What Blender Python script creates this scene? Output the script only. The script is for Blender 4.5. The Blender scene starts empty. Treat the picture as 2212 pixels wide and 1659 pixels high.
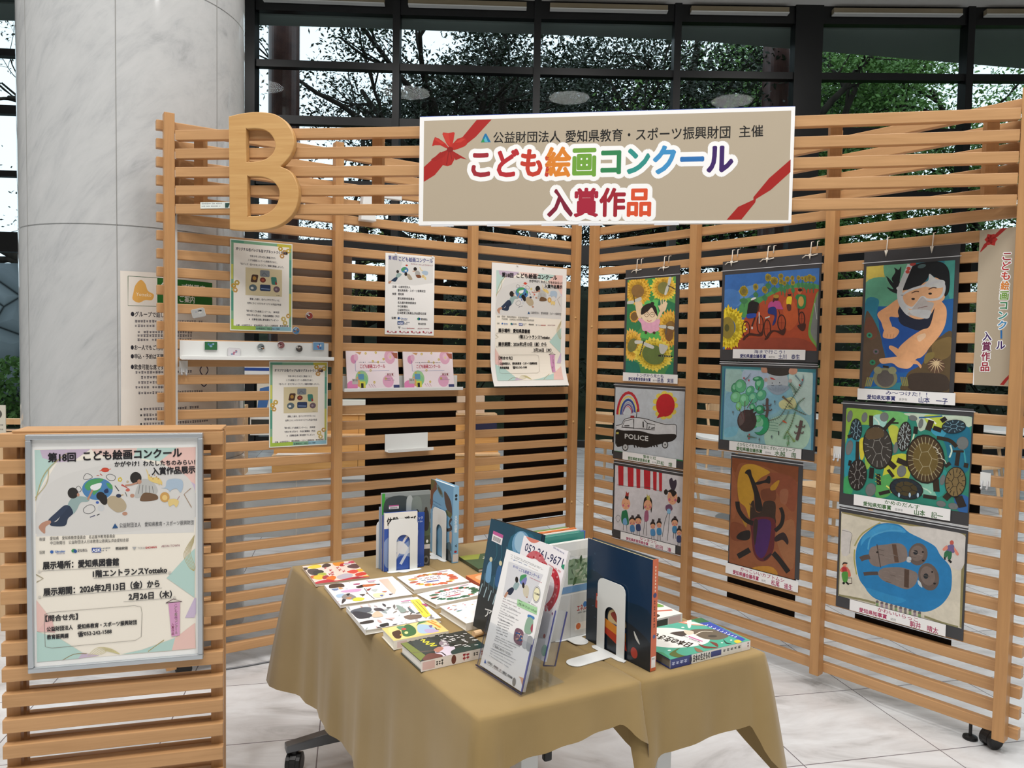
import bpy, bmesh, math, random
from mathutils import Vector, Matrix
SC = bpy.context.scene
COL = SC.collection
R = math.radians
random.seed(7)

# ------------------------------------------------------------------ camera
cam_d = bpy.data.cameras.new('camera')
cam_d.sensor_width = 36.0
cam_d.lens = 1597.18 / 2212 * 36.0
cam_d.clip_end = 300
cam = bpy.data.objects.new('camera', cam_d)
COL.objects.link(cam)
cam.matrix_world = Matrix.Translation((0, 0, 1.433)) @ Matrix.Rotation(R(90 - 2.6486), 4, 'X') @ Matrix.Rotation(R(1.0059), 4, 'Z')
SC.camera = cam

# ------------------------------------------------------------------ world, lights, exposure
W = bpy.data.worlds.new('world'); SC.world = W; W.use_nodes = True
bg = W.node_tree.nodes['Background']
bg.inputs[0].default_value = (0.80, 0.91, 1.0, 1)
bg.inputs[1].default_value = 1.5
def area(name, loc, size, energy, color, rot=(0, 0, 0)):
    l = bpy.data.lights.new(name, 'AREA'); l.shape = 'DISK'; l.size = size; l.energy = energy; l.color = color
    o = bpy.data.objects.new(name, l); o.location = loc; o.rotation_euler = rot; COL.objects.link(o); return o
WARM = (1.0, 0.972, 0.945)
for ix, x in enumerate((-4.6, -1.9, 1.1, 4.2)):
    for iy, y in enumerate((-2.2, 0.7, 3.4, 7.2)):
        area('ceiling_downlight', (x, y, 6.40), 0.8, (57, 72, 54, 36)[iy], WARM)
area('ceiling_downlight', (-1.0, -0.6, 6.40), 0.5, 92, WARM)
area('ceiling_downlight', (2.6, 0.2, 6.40), 0.5, 70, WARM)
SC.cycles.transparent_max_bounces = 32
SC.view_settings.view_transform = 'Standard'
SC.view_settings.look = 'None'
SC.view_settings.exposure = 0.0
SC.view_settings.gamma = 1.0
SC.view_settings.use_curve_mapping = False

# ------------------------------------------------------------------ helpers: colour and materials
def lin(h):
    h = h.lstrip('#')
    if len(h) == 3: h = ''.join(q + q for q in h)
    c = [int(h[i:i + 2], 16) / 255 for i in (0, 2, 4)]
    return tuple((v / 12.92 if v <= 0.04045 else ((v + 0.055) / 1.055) ** 2.4) for v in c)
def mat(name, col, rough=0.5, spec=0.4, metal=0.0, **kw):
    m = bpy.data.materials.new(name); m.use_nodes = True
    b = m.node_tree.nodes['Principled BSDF']
    if isinstance(col, str): col = lin(col)
    b.inputs['Base Color'].default_value = (*col, 1)
    b.inputs['Roughness'].default_value = rough
    b.inputs['Specular IOR Level'].default_value = spec
    b.inputs['Metallic'].default_value = metal
    for k, v in kw.items(): b.inputs[k.replace('_', ' ')].default_value = v
    return m
def N(m, t, **kw):
    n = m.node_tree.nodes.new(t)
    for k, v in kw.items(): setattr(n, k, v)
    return n
def L(m, a, b): m.node_tree.links.new(a, b)
def bsdf(m): return m.node_tree.nodes['Principled BSDF']
def coords(m, scale, space='Object'):
    tc = N(m, 'ShaderNodeTexCoord'); mp = N(m, 'ShaderNodeMapping')
    L(m, tc.outputs[space], mp.inputs[0]); mp.inputs['Scale'].default_value = scale
    return mp.outputs[0]
def ramp(m, fac, stops):
    r = N(m, 'ShaderNodeValToRGB'); L(m, fac, r.inputs[0])
    e = r.color_ramp.elements
    while len(e) < len(stops): e.new(0.5)
    for i, (p, c) in enumerate(stops):
        e[i].position = p; e[i].color = (*(lin(c) if isinstance(c, str) else c), 1)
    return r.outputs[0]
def noise(m, vec, scale, detail=4, rough=0.5, dist=0.0):
    n = N(m, 'ShaderNodeTexNoise'); n.inputs['Scale'].default_value = scale; n.inputs['Detail'].default_value = detail
    n.inputs['Roughness'].default_value = rough; n.inputs['Distortion'].default_value = dist
    L(m, vec, n.inputs['Vector']); return n.outputs['Fac']
def bump(m, fac, strength, dist=0.002):
    b = N(m, 'ShaderNodeBump'); b.inputs['Strength'].default_value = strength; b.inputs['Distance'].default_value = dist
    L(m, fac, b.inputs['Height']); L(m, b.outputs[0], bsdf(m).inputs['Normal'])
def noisy(name, c0, c1, scale=6, vec=(1, 1, 1), rough=0.5, spec=0.4, detail=5, lo=0.3, hi=0.7, **kw):
    m = mat(name, c0, rough, spec, **kw)
    f = noise(m, coords(m, vec), scale, detail)
    L(m, ramp(m, f, [(lo, c0), (hi, c1)]), bsdf(m).inputs['Base Color'])
    return m
def wood(name, c0, c1, axis, rough=0.42):
    m = mat(name, c0, rough, 0.35)
    sc = [26, 26, 26]; sc[axis] = 1.4
    v = coords(m, sc)
    f = noise(m, v, 2.2, 6, 0.6, 0.6)
    sc2 = [1.1, 1.1, 1.1]; f2 = noise(m, coords(m, [0.9, 0.9, 5.0] if axis != 2 else [5, 5, .5]), 1.3, 2)
    mx = N(m, 'ShaderNodeMath', operation='MULTIPLY_ADD'); L(m, f2, mx.inputs[0]); mx.inputs[1].default_value = 0.7
    L(m, f, mx.inputs[2])
    L(m, ramp(m, mx.outputs[0], [(0.55, c0), (1.1, c1)]), bsdf(m).inputs['Base Color'])
    bump(m, f, 0.08)
    return m
def attr_mat(name, rough, spec, coat=0.0, grain=0.0):
    m = mat(name, '#ffffff', rough, spec)
    a = N(m, 'ShaderNodeAttribute'); a.attribute_name = 'Col'
    if grain:
        f = noise(m, coords(m, (1, 1, 1)), 28, 6, 0.65, 0.8)
        f2 = noise(m, coords(m, (1, 1, 1)), 7, 3, 0.6, 1.0)
        ad = N(m, 'ShaderNodeMath', operation='ADD'); L(m, f, ad.inputs[0]); L(m, f2, ad.inputs[1])
        mr = N(m, 'ShaderNodeMapRange'); L(m, ad.outputs[0], mr.inputs[0])
        mr.inputs[1].default_value = 0.6; mr.inputs[2].default_value = 1.4
        mr.inputs[3].default_value = 1 - grain; mr.inputs[4].default_value = 1 + grain
        vm = N(m, 'ShaderNodeVectorMath', operation='SCALE'); L(m, a.outputs['Color'], vm.inputs[0]); L(m, mr.outputs[0], vm.inputs['Scale'])
        L(m, vm.outputs[0], bsdf(m).inputs['Base Color'])
    else:
        L(m, a.outputs['Color'], bsdf(m).inputs['Base Color'])
    bsdf(m).inputs['Coat Weight'].default_value = coat
    bsdf(m).inputs['Coat Roughness'].default_value = 0.12
    return m
def clear_mat(name, tint=(1, 1, 1), rough=0.02, base=0.05, edge=1.0):
    m = bpy.data.materials.new(name); m.use_nodes = True; nt = m.node_tree
    for n in list(nt.nodes):
        if n.type != 'OUTPUT_MATERIAL': nt.nodes.remove(n)
    out = [n for n in nt.nodes if n.type == 'OUTPUT_MATERIAL'][0]
    t = N(m, 'ShaderNodeBsdfTransparent'); t.inputs[0].default_value = (*tint, 1)
    g = N(m, 'ShaderNodeBsdfGlossy'); g.inputs['Roughness'].default_value = rough
    lw = N(m, 'ShaderNodeLayerWeight'); lw.inputs[0].default_value = 0.5
    pw = N(m, 'ShaderNodeMath', operation='POWER'); L(m, lw.outputs['Facing'], pw.inputs[0]); pw.inputs[1].default_value = 4.0
    mu = N(m, 'ShaderNodeMath', operation='MULTIPLY_ADD'); L(m, pw.outputs[0], mu.inputs[0]); mu.inputs[1].default_value = 0.6 * edge; mu.inputs[2].default_value = base
    mx = N(m, 'ShaderNodeMixShader')
    L(m, mu.outputs[0], mx.inputs[0]); L(m, t.outputs[0], mx.inputs[1]); L(m, g.outputs[0], mx.inputs[2])
    L(m, mx.outputs[0], out.inputs[0]); return m

M = {}
M['print'] = attr_mat('printed_paper', 0.55, 0.3)
M['gloss'] = attr_mat('laminated_print', 0.35, 0.4, 0.25)
M['paint'] = attr_mat('poster_paint', 0.5, 0.35, 0.12, 0.16)
M['cover'] = attr_mat('book_cover', 0.3, 0.4, 0.25)
M['slat'] = wood('slat_wood', '#b0865a', '#c5996b', 0)
M['post'] = wood('post_wood', '#ac8054', '#bf9160', 2)
M['ply'] = wood('letter_plywood', '#bd9058', '#cda46c', 0)
M['pale'] = wood('pale_wood', '#d9b183', '#e6c49a', 2)
M['bench'] = wood('bench_wood', '#d29a58', '#e2b06e', 0)
M['white'] = mat('white_enamel', '#e4e6e4', 0.4, 0.4)
M['black'] = mat('black_plastic', '#161616', 0.4, 0.4)
M['board'] = mat('black_board', '#17120f', 0.7, 0.2)
M['steel'] = mat('painted_steel', '#6d6f72', 0.35, 0.5, 0.6)
M['alu'] = mat('brushed_aluminium', '#b9bec2', 0.35, 0.5, 0.7)
M['pages'] = mat('paper_edges', '#e9e4d8', 0.7, 0.2)
M['mount'] = noisy('dark_mount_card', '#3a3a3c', '#454548', 3, rough=0.38, spec=0.45)
M['string'] = mat('white_string', '#e6dfd2', 0.8, 0.2)
M['acryl'] = clear_mat('clear_acrylic', (0.96, 0.97, 0.98), 0.03, 0.05, 1.0)
M['edge'] = clear_mat('acrylic_edge', (0.36, 0.38, 0.72), 0.1, 0.1, 1.0)
M['sleeve'] = mat('clear_sleeve_bar', '#c9ccd0', 0.2, 0.6)
M['cloth'] = None

# ------------------------------------------------------------------ helpers: objects
def tag(o, label=None, cat=None, group=None, kind=None):
    if label: o['label'] = label
    if cat: o['category'] = cat
    if group: o['group'] = group
    if kind: o['kind'] = kind
    return o
def thing(name, label, cat, loc=(0, 0, 0), rotz=0.0, group=None, kind=None):
    o = bpy.data.objects.new(name, None); o.empty_display_size = 0.1; COL.objects.link(o)
    o.matrix_world = Matrix.Translation(loc) @ Matrix.Rotation(rotz, 4, 'Z')
    return tag(o, label, cat, group, kind)
class Fr:
    """a plane in the room: origin, unit u (along), unit v (up the sheet), n (out of the sheet)"""
    def __init__(s, o, u, v):
        s.o = Vector(o); s.u = Vector(u).normalized(); s.v = Vector(v).normalized(); s.n = s.u.cross(s.v).normalized()
    def P(s, a, b, c=0.0): return s.o + s.u * a + s.v * b + s.n * c
    def at(s, a, b, c=0.0):
        return Fr(s.P(a, b, c), s.u, s.v)
class MB:
    def __init__(s): s.v = []; s.f = []; s.c = []; s.mi = []; s.cur = (1, 1, 1); s.m = 0
    def add(s, vs, fs, col=None):
        b = len(s.v); s.v += [Vector(p) for p in vs]
        for f in fs:
            s.f.append([b + i for i in f]); s.c.append(col or s.cur); s.mi.append(s.m)
    def box(s, fr, a0, a1, b0, b1, c0, c1, col=None):
        vs = [fr.P(a, b, c) for a in (a0, a1) for b in (b0, b1) for c in (c0, c1)]
        fs = [(0, 1, 3, 2), (4, 6, 7, 5), (0, 4, 5, 1), (2, 3, 7, 6), (0, 2, 6, 4), (1, 5, 7, 3)]
        s.add(vs, fs, col)
    def prism(s, fr, pts, c0, c1, col=None):
        n = len(pts)
        vs = [fr.P(a, b, c0) for a, b in pts] + [fr.P(a, b, c1) for a, b in pts]
        fs = [tuple(range(n - 1, -1, -1)), tuple(range(n, 2 * n))] + [(i, (i + 1) % n, n + (i + 1) % n, n + i) for i in range(n)]
        s.add(vs, fs, col)
    def tube(s, path, r, n=8, col=None, cap=True):
        path = [Vector(p) for p in path]; rr = r if isinstance(r, (list, tuple)) else [r] * len(path)
        rings = []; up = None
        for i, p in enumerate(path):
            d = (path[min(i + 1, len(path) - 1)] - path[max(i - 1, 0)]).normalized()
            if up is None: up = Vector((0, 0, 1)) if abs(d.z) < 0.9 else Vector((1, 0, 0))
            x = d.cross(up).normalized(); y = x.cross(d).normalized(); up = y
            rings.append([p + (x * math.cos(2 * math.pi * k / n) + y * math.sin(2 * math.pi * k / n)) * rr[i] for k in range(n)])
        vs = [q for g in rings for q in g]
        fs = [(i * n + k, i * n + (k + 1) % n, (i + 1) * n + (k + 1) % n, (i + 1) * n + k) for i in range(len(path) - 1) for k in range(n)]
        if cap: fs += [tuple(range(n - 1, -1, -1)), tuple(range((len(path) - 1) * n, len(path) * n))]
        s.add(vs, fs, col)
    def lathe(s, o, prof, n=24, axis=None, col=None):
        o = Vector(o); ax = Vector(axis or (0, 0, 1)).normalized()
        x = ax.cross(Vector((0, 1, 0)) if abs(ax.y) < 0.9 else Vector((1, 0, 0))).normalized(); y = ax.cross(x)
        vs = [o + ax * h + (x * math.cos(2 * math.pi * k / n) + y * math.sin(2 * math.pi * k / n)) * max(r, 1e-5) for r, h in prof for k in range(n)]
        fs = [(i * n + k, i * n + (k + 1) % n, (i + 1) * n + (k + 1) % n, (i + 1) * n + k) for i in range(len(prof) - 1) for k in range(n)]
        fs += [tuple(range(n - 1, -1, -1)), tuple(range((len(prof) - 1) * n, len(prof) * n))]
        s.add(vs, fs, col)
    def build(s, name, mt, parent=None, smooth=False, bevel=0.0, fix=True):
        me = bpy.data.meshes.new(name)
        if parent is not None:
            pw = parent.matrix_basis if parent.parent is None else parent.parent.matrix_basis @ parent.matrix_basis
            iv = pw.inverted(); base = None
        else:
            base = Vector((sum(v.x for v in s.v) / len(s.v), sum(v.y for v in s.v) / len(s.v), min(v.z for v in s.v)))
            iv = Matrix.Translation(-base)
        me.from_pydata([iv @ v for v in s.v], [], s.f)
        mts = mt if isinstance(mt, (list, tuple)) else [mt]
        for q in mts: me.materials.append(q)
        a = me.color_attributes.new('Col', 'FLOAT_COLOR', 'CORNER')
        buf = []
        for f, c in zip(s.f, s.c): buf += [c[0], c[1], c[2], 1.0] * len(f)
        a.data.foreach_set('color', buf)
        if len(mts) > 1: me.polygons.foreach_set('material_index', s.mi)
        if fix:
            b = bmesh.new(); b.from_mesh(me); bmesh.ops.recalc_face_normals(b, faces=b.faces); b.to_mesh(me); b.free()
        if smooth: me.polygons.foreach_set('use_smooth', [True] * len(me.polygons))
        me.update()
        o = bpy.data.objects.new(name, me); COL.objects.link(o)
        if parent is not None: o.parent = parent
        else: o.location = base
        if bevel:
            md = o.modifiers.new('edge', 'BEVEL'); md.width = bevel; md.segments = 2; md.limit_method = 'ANGLE'; md.angle_limit = R(40)
        return o
    def struct(s, name, mt, **kw):
        return tag(s.build(name, mt, **kw), kind='structure')

# ------------------------------------------------------------------ helpers: flat print
_tc = {}
def glyphs(body, bold=0.0, vertical=False):
    k = (body, bold)
    if k in _tc: return _tc[k]
    c = bpy.data.curves.new('t', 'FONT'); c.body = body; c.offset = bold; c.resolution_u = 2
    o = bpy.data.objects.new('t', c); COL.objects.link(o)
    dg = bpy.context.evaluated_depsgraph_get(); dg.update()
    me = o.evaluated_get(dg).to_mesh()
    vs = [(v.co.x, v.co.y) for v in me.vertices]; fs = [tuple(p.vertices) for p in me.polygons]
    bpy.data.objects.remove(o); bpy.data.curves.remove(c)
    _tc[k] = (vs, fs); return _tc[k]
def homography(src, dst):
    A = []
    for (x, y), (u, v) in zip(src, dst):
        A.append([x, y, 1, 0, 0, 0, -u * x, -u * y, u]); A.append([0, 0, 0, x, y, 1, -v * x, -v * y, v])
    for i in range(8):
        p = max(range(i, 8), key=lambda r: abs(A[r][i])); A[i], A[p] = A[p], A[i]
        A[i] = [q / A[i][i] for q in A[i]]
        for r in range(8):
            if r != i:
                k = A[r][i]; A[r] = [a - k * b for a, b in zip(A[r], A[i])]
    h = [A[i][8] for i in range(8)] + [1]
    return lambda x, y: ((h[0] * x + h[1] * y + h[2]) / (h[6] * x + h[7] * y + 1), (h[3] * x + h[4] * y + h[5]) / (h[6] * x + h[7] * y + 1))
def spline(pts, k=5, closed=True):
    n = len(pts); out = []
    for i in range(n if closed else n - 1):
        g = lambda j: pts[j % n] if closed else pts[max(0, min(n - 1, j))]
        p0, p1, p2, p3 = g(i - 1), g(i), g(i + 1), g(i + 2)
        for j in range(k):
            t = j / k
            out.append(tuple(0.5 * (2 * p1[d] + (p2[d] - p0[d]) * t + (2 * p0[d] - 5 * p1[d] + 4 * p2[d] - p3[d]) * t * t + (3 * p1[d] - p0[d] - 3 * p2[d] + p3[d]) * t ** 3) for d in (0, 1)))
    if not closed: out.append(pts[-1])
    return out
class Cv(MB):
    """ink and paint laid on a sheet; page coordinates run over a quad (tl, tr, br, bl) mapped onto the w x h sheet"""
    def __init__(s, fr, w, h, quad=((0, 0), (1, 0), (1, 1), (0, 1)), z=0.0004, clip=True):
        MB.__init__(s); s.fr = fr; s.w = w; s.h = h; s.z = z; s.clip = clip
        s.H = homography(quad, [(0, h), (w, h), (w, 0), (0, 0)])
        (x0, y0), (x1, y1), (x2, y2), (x3, y3) = quad
        s.px = 0.5 * (w / math.hypot(x1 - x0, y1 - y0) + h / math.hypot(x3 - x0, y3 - y0))
    def lay(s): s.z += 0.000012
    def loc(s, pts): return [s.H(*p) for p in pts]
    def cut(s, q):
        if not s.clip: return q
        for ax, lim, sg in ((0, 0, 1), (0, s.w, -1), (1, 0, 1), (1, s.h, -1)):
            if all(sg * (p[ax] - lim) >= 0 for p in q): continue
            out = []
            for i in range(len(q)):
                a, b = q[i - 1], q[i]; da, db = sg * (a[ax] - lim), sg * (b[ax] - lim)
                if (da >= 0) != (db >= 0):
                    t = da / (da - db); out.append((a[0] + (b[0] - a[0]) * t, a[1] + (b[1] - a[1]) * t))
                if db >= 0: out.append(b)
            q = out
            if len(q) < 3: return []
        return q
    def raw(s, q, col):
        q = s.cut(q)
        if len(q) > 2: s.add([s.fr.P(a, b, s.z) for a, b in q], [tuple(range(len(q)))], lin(col))
    def poly(s, pts, col): s.lay(); s.raw(s.loc(pts), col)
    def page(s, col): s.lay(); s.raw([(0, 0), (s.w, 0), (s.w, s.h), (0, s.h)], col)
    def rect(s, x0, y0, x1, y1, col): s.poly([(x0, y0), (x1, y0), (x1, y1), (x0, y1)], col)
    def blob(s, pts, col): s.poly(spline(pts), col)
    def ell(s, cx, cy, rx, ry, col, rot=0, n=20, a0=0, a1=360):
        c, d = math.cos(R(rot)), math.sin(R(rot)); p = []
        for k in range(n + (a1 - a0 < 360)):
            t = R(a0 + (a1 - a0) * k / n); x, y = rx * math.cos(t), ry * math.sin(t); p.append((cx + x * c - y * d, cy + x * d + y * c))
        s.poly(p, col)
    def line(s, pts, wd, col, curve=False, taper=False):
        if curve: pts = spline(pts, 4, False)
        q = s.loc(pts); hw = wd * s.px / 2; s.lay(); n = len(q)
        l = []; r = []
        for i in range(n):
            a, b = q[max(0, i - 1)], q[min(n - 1, i + 1)]
            d = math.hypot(b[0] - a[0], b[1] - a[1]) or 1; nx, ny = -(b[1] - a[1]) / d, (b[0] - a[0]) / d
            k = hw * (1 - 0.85 * i / (n - 1)) if taper else hw
            l.append((q[i][0] + nx * k, q[i][1] + ny * k)); r.append((q[i][0] - nx * k, q[i][1] - ny * k))
        for i in range(n - 1): s.raw([l[i], l[i + 1], r[i + 1], r[i]], col)
    def ring(s, pts, wd, col, smooth=True):
        p = spline(pts) if smooth else list(pts)
        s.line(p + [p[0], p[1]], wd, col)
    def petals(s, cx, cy, r0, r1, n, col, w=0.5, rot=0, sy=1.0, a0=0, a1=360):
        s.lay()
        for k in range(n):
            t = R(rot + a0 + (a1 - a0) * k / n); jr = r1 * random.uniform(0.88, 1.06)
            c, d = math.cos(t), math.sin(t); hw = math.pi * r0 * 2 / n * w * 1.6 * (a1 - a0) / 360 + (r1 - r0) * 0.10
            pts = [(r0, -hw), ((r0 + jr) / 2, -hw * 1.15), (jr, 0), ((r0 + jr) / 2, hw * 1.15), (r0, hw)]
            s.raw(s.loc([(cx + x * c - y * d, cy + (x * d + y * c) * sy) for x, y in pts]), col)
    def text(s, body, a, b, h, col, bold=0.0, halo=None, hw=0.0, cols=None, mir=False):
        """baseline from page point a to b, glyph height h in page units"""
        vs, fs = glyphs(body)
        if not vs: return
        x0 = min(v[0] for v in vs); x1 = max(v[0] for v in vs)
        A, B = s.H(*a), s.H(*b); T = s.H(a[0] + (a[1] - b[1]) * 0.0, a[1] - h)
        dx, dy = (B[0] - A[0]) / (x1 - x0), (B[1] - A[1]) / (x1 - x0)
        ln = math.hypot(B[0] - A[0], B[1] - A[1]); ux, uy = -(B[1] - A[1]) / ln, (B[0] - A[0]) / ln
        if mir: ux, uy = -ux, -uy
        hh = abs((T[0] - A[0]) * ux + (T[1] - A[1]) * uy) / 0.82
        q = [(A[0] + (x - x0) * dx + ux * (y + 0.04) * hh, A[1] + (x - x0) * dy + uy * (y + 0.04) * hh) for x, y in vs]
        if halo:
            s.lay()
            rr = hw * s.px
            nk = 24 if hw > 10 else 10
            for k in range(nk + nk // 2):
                q_ = 2 * math.pi * k / nk if k < nk else 4 * math.pi * k / nk; g_ = 1 if k < nk else .55
                ox, oy = rr * g_ * math.cos(q_), rr * g_ * math.sin(q_)
                s.z += 1.5e-6; s.add([s.fr.P(x + ox, y + oy, s.z) for x, y in q], fs, lin(halo))
            s.lay()
        s.lay()
        rb = bold * hh * .8; offs = [(0, 0)] if rb <= 0 else [(rb * math.cos(R(q_)), rb * math.sin(R(q_))) for q_ in (range(30, 390, 90) if bold < .03 else range(0, 360, 45))]
        for ox, oy in offs:
          s.z += 1.5e-6
          if cols is None: s.add([s.fr.P(x + ox, y + oy, s.z) for x, y in q], fs, lin(col))
          else:
            n = len(cols); b0 = len(s.v); s.v += [s.fr.P(x + ox, y + oy, s.z) for x, y in q]
            for f in fs:
                cx = sum(vs[i][0] for i in f) / len(f); k = min(n - 1, max(0, int((cx - x0) / (x1 - x0) * n)))
                s.f.append([b0 + i for i in f]); s.c.append(lin(cols[k])); s.mi.append(s.m)
    def vtext(s, body, x, y0, y1, size, cols, bold=0.0, halo=None, hw=0.0, dx=0.0):
        n = len(body)
        for i, ch in enumerate(body):
            cy = y0 + (y1 - y0) * (i + 1) / n; cx = x + dx * (i + 0.5) / n
            c = cols[i % len(cols)]
            if ch == 'ー': s.rect(cx - size * .09, cy - size * .95, cx + size * .09, cy - size * .05, c); continue
            k = 0.36 if ch in 'コ口' else 0.44
            s.text(ch, (cx - size * k, cy), (cx + size * k, cy), size * .86, c, bold, halo, hw)
    def dash(s, x0, y0, x1, y1, h, col):
        """a line of print too small to read"""
        n = max(3, int(math.hypot(x1 - x0, y1 - y0) / h / 1.05)); s.lay()
        for k in range(n):
            if random.random() < 0.08: continue
            t0, t1 = (k + .08) / n, (k + random.uniform(.7, .95)) / n; g = h * random.uniform(.55, .95)
            xa, ya, xb, yb = x0 + (x1 - x0) * t0, y0 + (y1 - y0) * t0, x0 + (x1 - x0) * t1, y0 + (y1 - y0) * t1
            m0 = h * .5
            s.raw(s.loc([(xa, ya - m0 - g / 2), (xb, yb - m0 - g / 2), (xb, yb - m0 - g / 2 + g * .28), (xa, ya - m0 - g / 2 + g * .28)]), col)
            s.raw(s.loc([(xa, ya - m0 + g * .05), (xb, yb - m0 + g * .05), (xb, yb - m0 + g * .3), (xa, ya - m0 + g * .3)]), col)
            xm = (xa + xb) / 2; ym = (ya + yb) / 2; e = (xb - xa) * .14
            s.raw(s.loc([(xm - e, ym - m0 - g / 2), (xm + e, ym - m0 - g / 2), (xm + e, ym - m0 + g / 2), (xm - e, ym - m0 + g / 2)]), col)
# ------------------------------------------------------------------ the setting
X0, X1, YB, ZC = -11.0, 13.0, -7.0, 6.47
WF = Fr((0, 0, 0), (1, 0, 0), (0, 1, 0))
fm = mat('floor_marble', '#d6d4d0', 0.22, 0.45)
tc = N(fm, 'ShaderNodeTexCoord'); mp = N(fm, 'ShaderNodeMapping'); L(fm, tc.outputs['Object'], mp.inputs[0])
mp.inputs['Rotation'].default_value = (0, 0, R(-12)); 
br = N(fm, 'ShaderNodeTexBrick'); br.offset = 0.0; br.squash = 1.0
L(fm, mp.outputs[0], br.inputs['Vector'])
br.inputs['Scale'].default_value = 1.0; br.inputs['Brick Width'].default_value = 0.555; br.inputs['Row Height'].default_value = 0.487
br.inputs['Mortar Size'].default_value = 0.0022; br.inputs['Mortar Smooth'].default_value = 0.1; br.inputs['Bias'].default_value = 0.0
br.inputs['Color1'].default_value = (0.9, 0.9, 0.9, 1); br.inputs['Color2'].default_value = (1, 1, 1, 1); br.inputs['Mortar'].default_value = (0.25, 0.22, 0.24, 1)
mp.inputs['Location'].default_value = (0.55 * 4 - 2.08 + 0.0, 0.487 * 5 - 2.25, 0)
v = coords(fm, (1.0, 2.6, 1)); f1 = noise(fm, v, 1.6, 8, 0.62, 1.4)
vein = ramp(fm, f1, [(0.30, '#a9a8a8'), (0.44, '#cccccd'), (0.60, '#dddfe1')])
mm = N(fm, 'ShaderNodeMix', data_type='RGBA', blend_type='MULTIPLY'); mm.inputs[0].default_value = 1.0
L(fm, vein, mm.inputs[6]); L(fm, br.outputs['Color'], mm.inputs[7]); L(fm, mm.outputs[2], bsdf(fm).inputs['Base Color'])
b = MB(); b.box(WF, X0, X1, YB, 11.6, -0.1, 0.0)
fl = b.struct('floor', fm); fl.location = (0, 0, 0)
fl.data.transform(Matrix.Translation(((X0 + X1) / 2, (YB + 11.6) / 2, -0.1)))
b = MB(); b.box(WF, X0, X1, YB, 11.3, ZC, ZC + 0.3)
b.struct('ceiling', mat('ceiling_paint', '#dededc', 0.8, 0.2))
wm = mat('wall_paint', '#a9a9a6', 0.8, 0.2)
b = MB(); b.box(WF, X0, X1, YB - 0.2, YB, 0, ZC); b.struct('wall_back', wm)
b = MB(); b.box(WF, X0 - 0.2, X0, YB, 11.6, 0, ZC); b.struct('wall_left', wm)
b = MB(); b.box(WF, X1, X1 + 0.2, YB, 11.6, 0, ZC); b.struct('wall_right', wm)

# curved window wall, one window per bay between mullions
M['frame'] = mat('bronze_window_frame', '#0c0d0f', 0.35, 0.5)
M['glass'] = clear_mat('window_glass', (0.90, 0.95, 0.95), 0.0, 0.004, 0.3)
M['blind'] = noisy('roller_blind', '#8d8168', '#9c9078', 3, rough=0.8)
def wy(x): return 11.0 - (x - 2.6) ** 2 / 260.0
ML = [-10.1, -8.0, -5.9, -3.87, -1.75, 0.28, 2.31, 4.2, 6.51, 8.6, 10.7, 12.8]
WID = {4.2: 0.40, -3.87: 0.24}
TR = [(0.0, 0.10), (2.70, 2.98), (3.76, 3.84), (4.63, 4.75), (5.43, 5.53), (6.22, ZC)]
b = MB()
for x in ML:
    w = WID.get(x, 0.10) / 2; f = Fr((x, wy(x), 0), (1, 0, 0), (0, 0, 1)); b.box(f, -w, w, 0, ZC, -0.10, 0.10)
b.struct('trim_1', M['frame'])
for i in range(len(ML) - 1):
    xa, xb = ML[i] + WID.get(ML[i], 0.1) / 2, ML[i + 1] - WID.get(ML[i + 1], 0.1) / 2
    a = Vector((xa, wy(xa), 0)); c = Vector((xb, wy(xb), 0)); d = (c - a); ln = d.length
    f = Fr(a, d, (0, 0, 1)); b = MB()
    for z0, z1 in TR: b.box(f, 0, ln, z0, z1, -0.06, 0.06)
    wo = b.struct('window_%d' % (i + 1), M['frame'])
    g = MB(); g.box(f, 0, ln, 0.05, 6.3, -0.012, -0.004); g.build('glass_pane', M['glass'], wo)
    if 3 <= i <= 8:
        t = thing('roller_blind', ['beige rolled blind box above the window bay beside the marble column', 'beige rolled blind box above the bay behind the banner start', 'beige rolled blind box above the bay over the banner middle', 'beige rolled blind box above the bay ending at the wide black mullion', 'beige rolled blind box just past the wide black mullion', 'beige rolled blind box at the far end of the window wall'][i - 3], 'blind', f.P(ln / 2, 6.25, 0.10), math.atan2(d.y, d.x), 'roller blinds along the window tops')
        q = MB(); q.box(f, 0.12, ln - 0.12, 6.335, 6.405, 0.075, 0.16); q.build('blind_box', M['blind'], t)
        q = MB(); q.box(f, 0.12, ln - 0.12, 6.318, 6.334, 0.075, 0.17); q.build('bottom_rail', M['white'], t)

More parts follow.
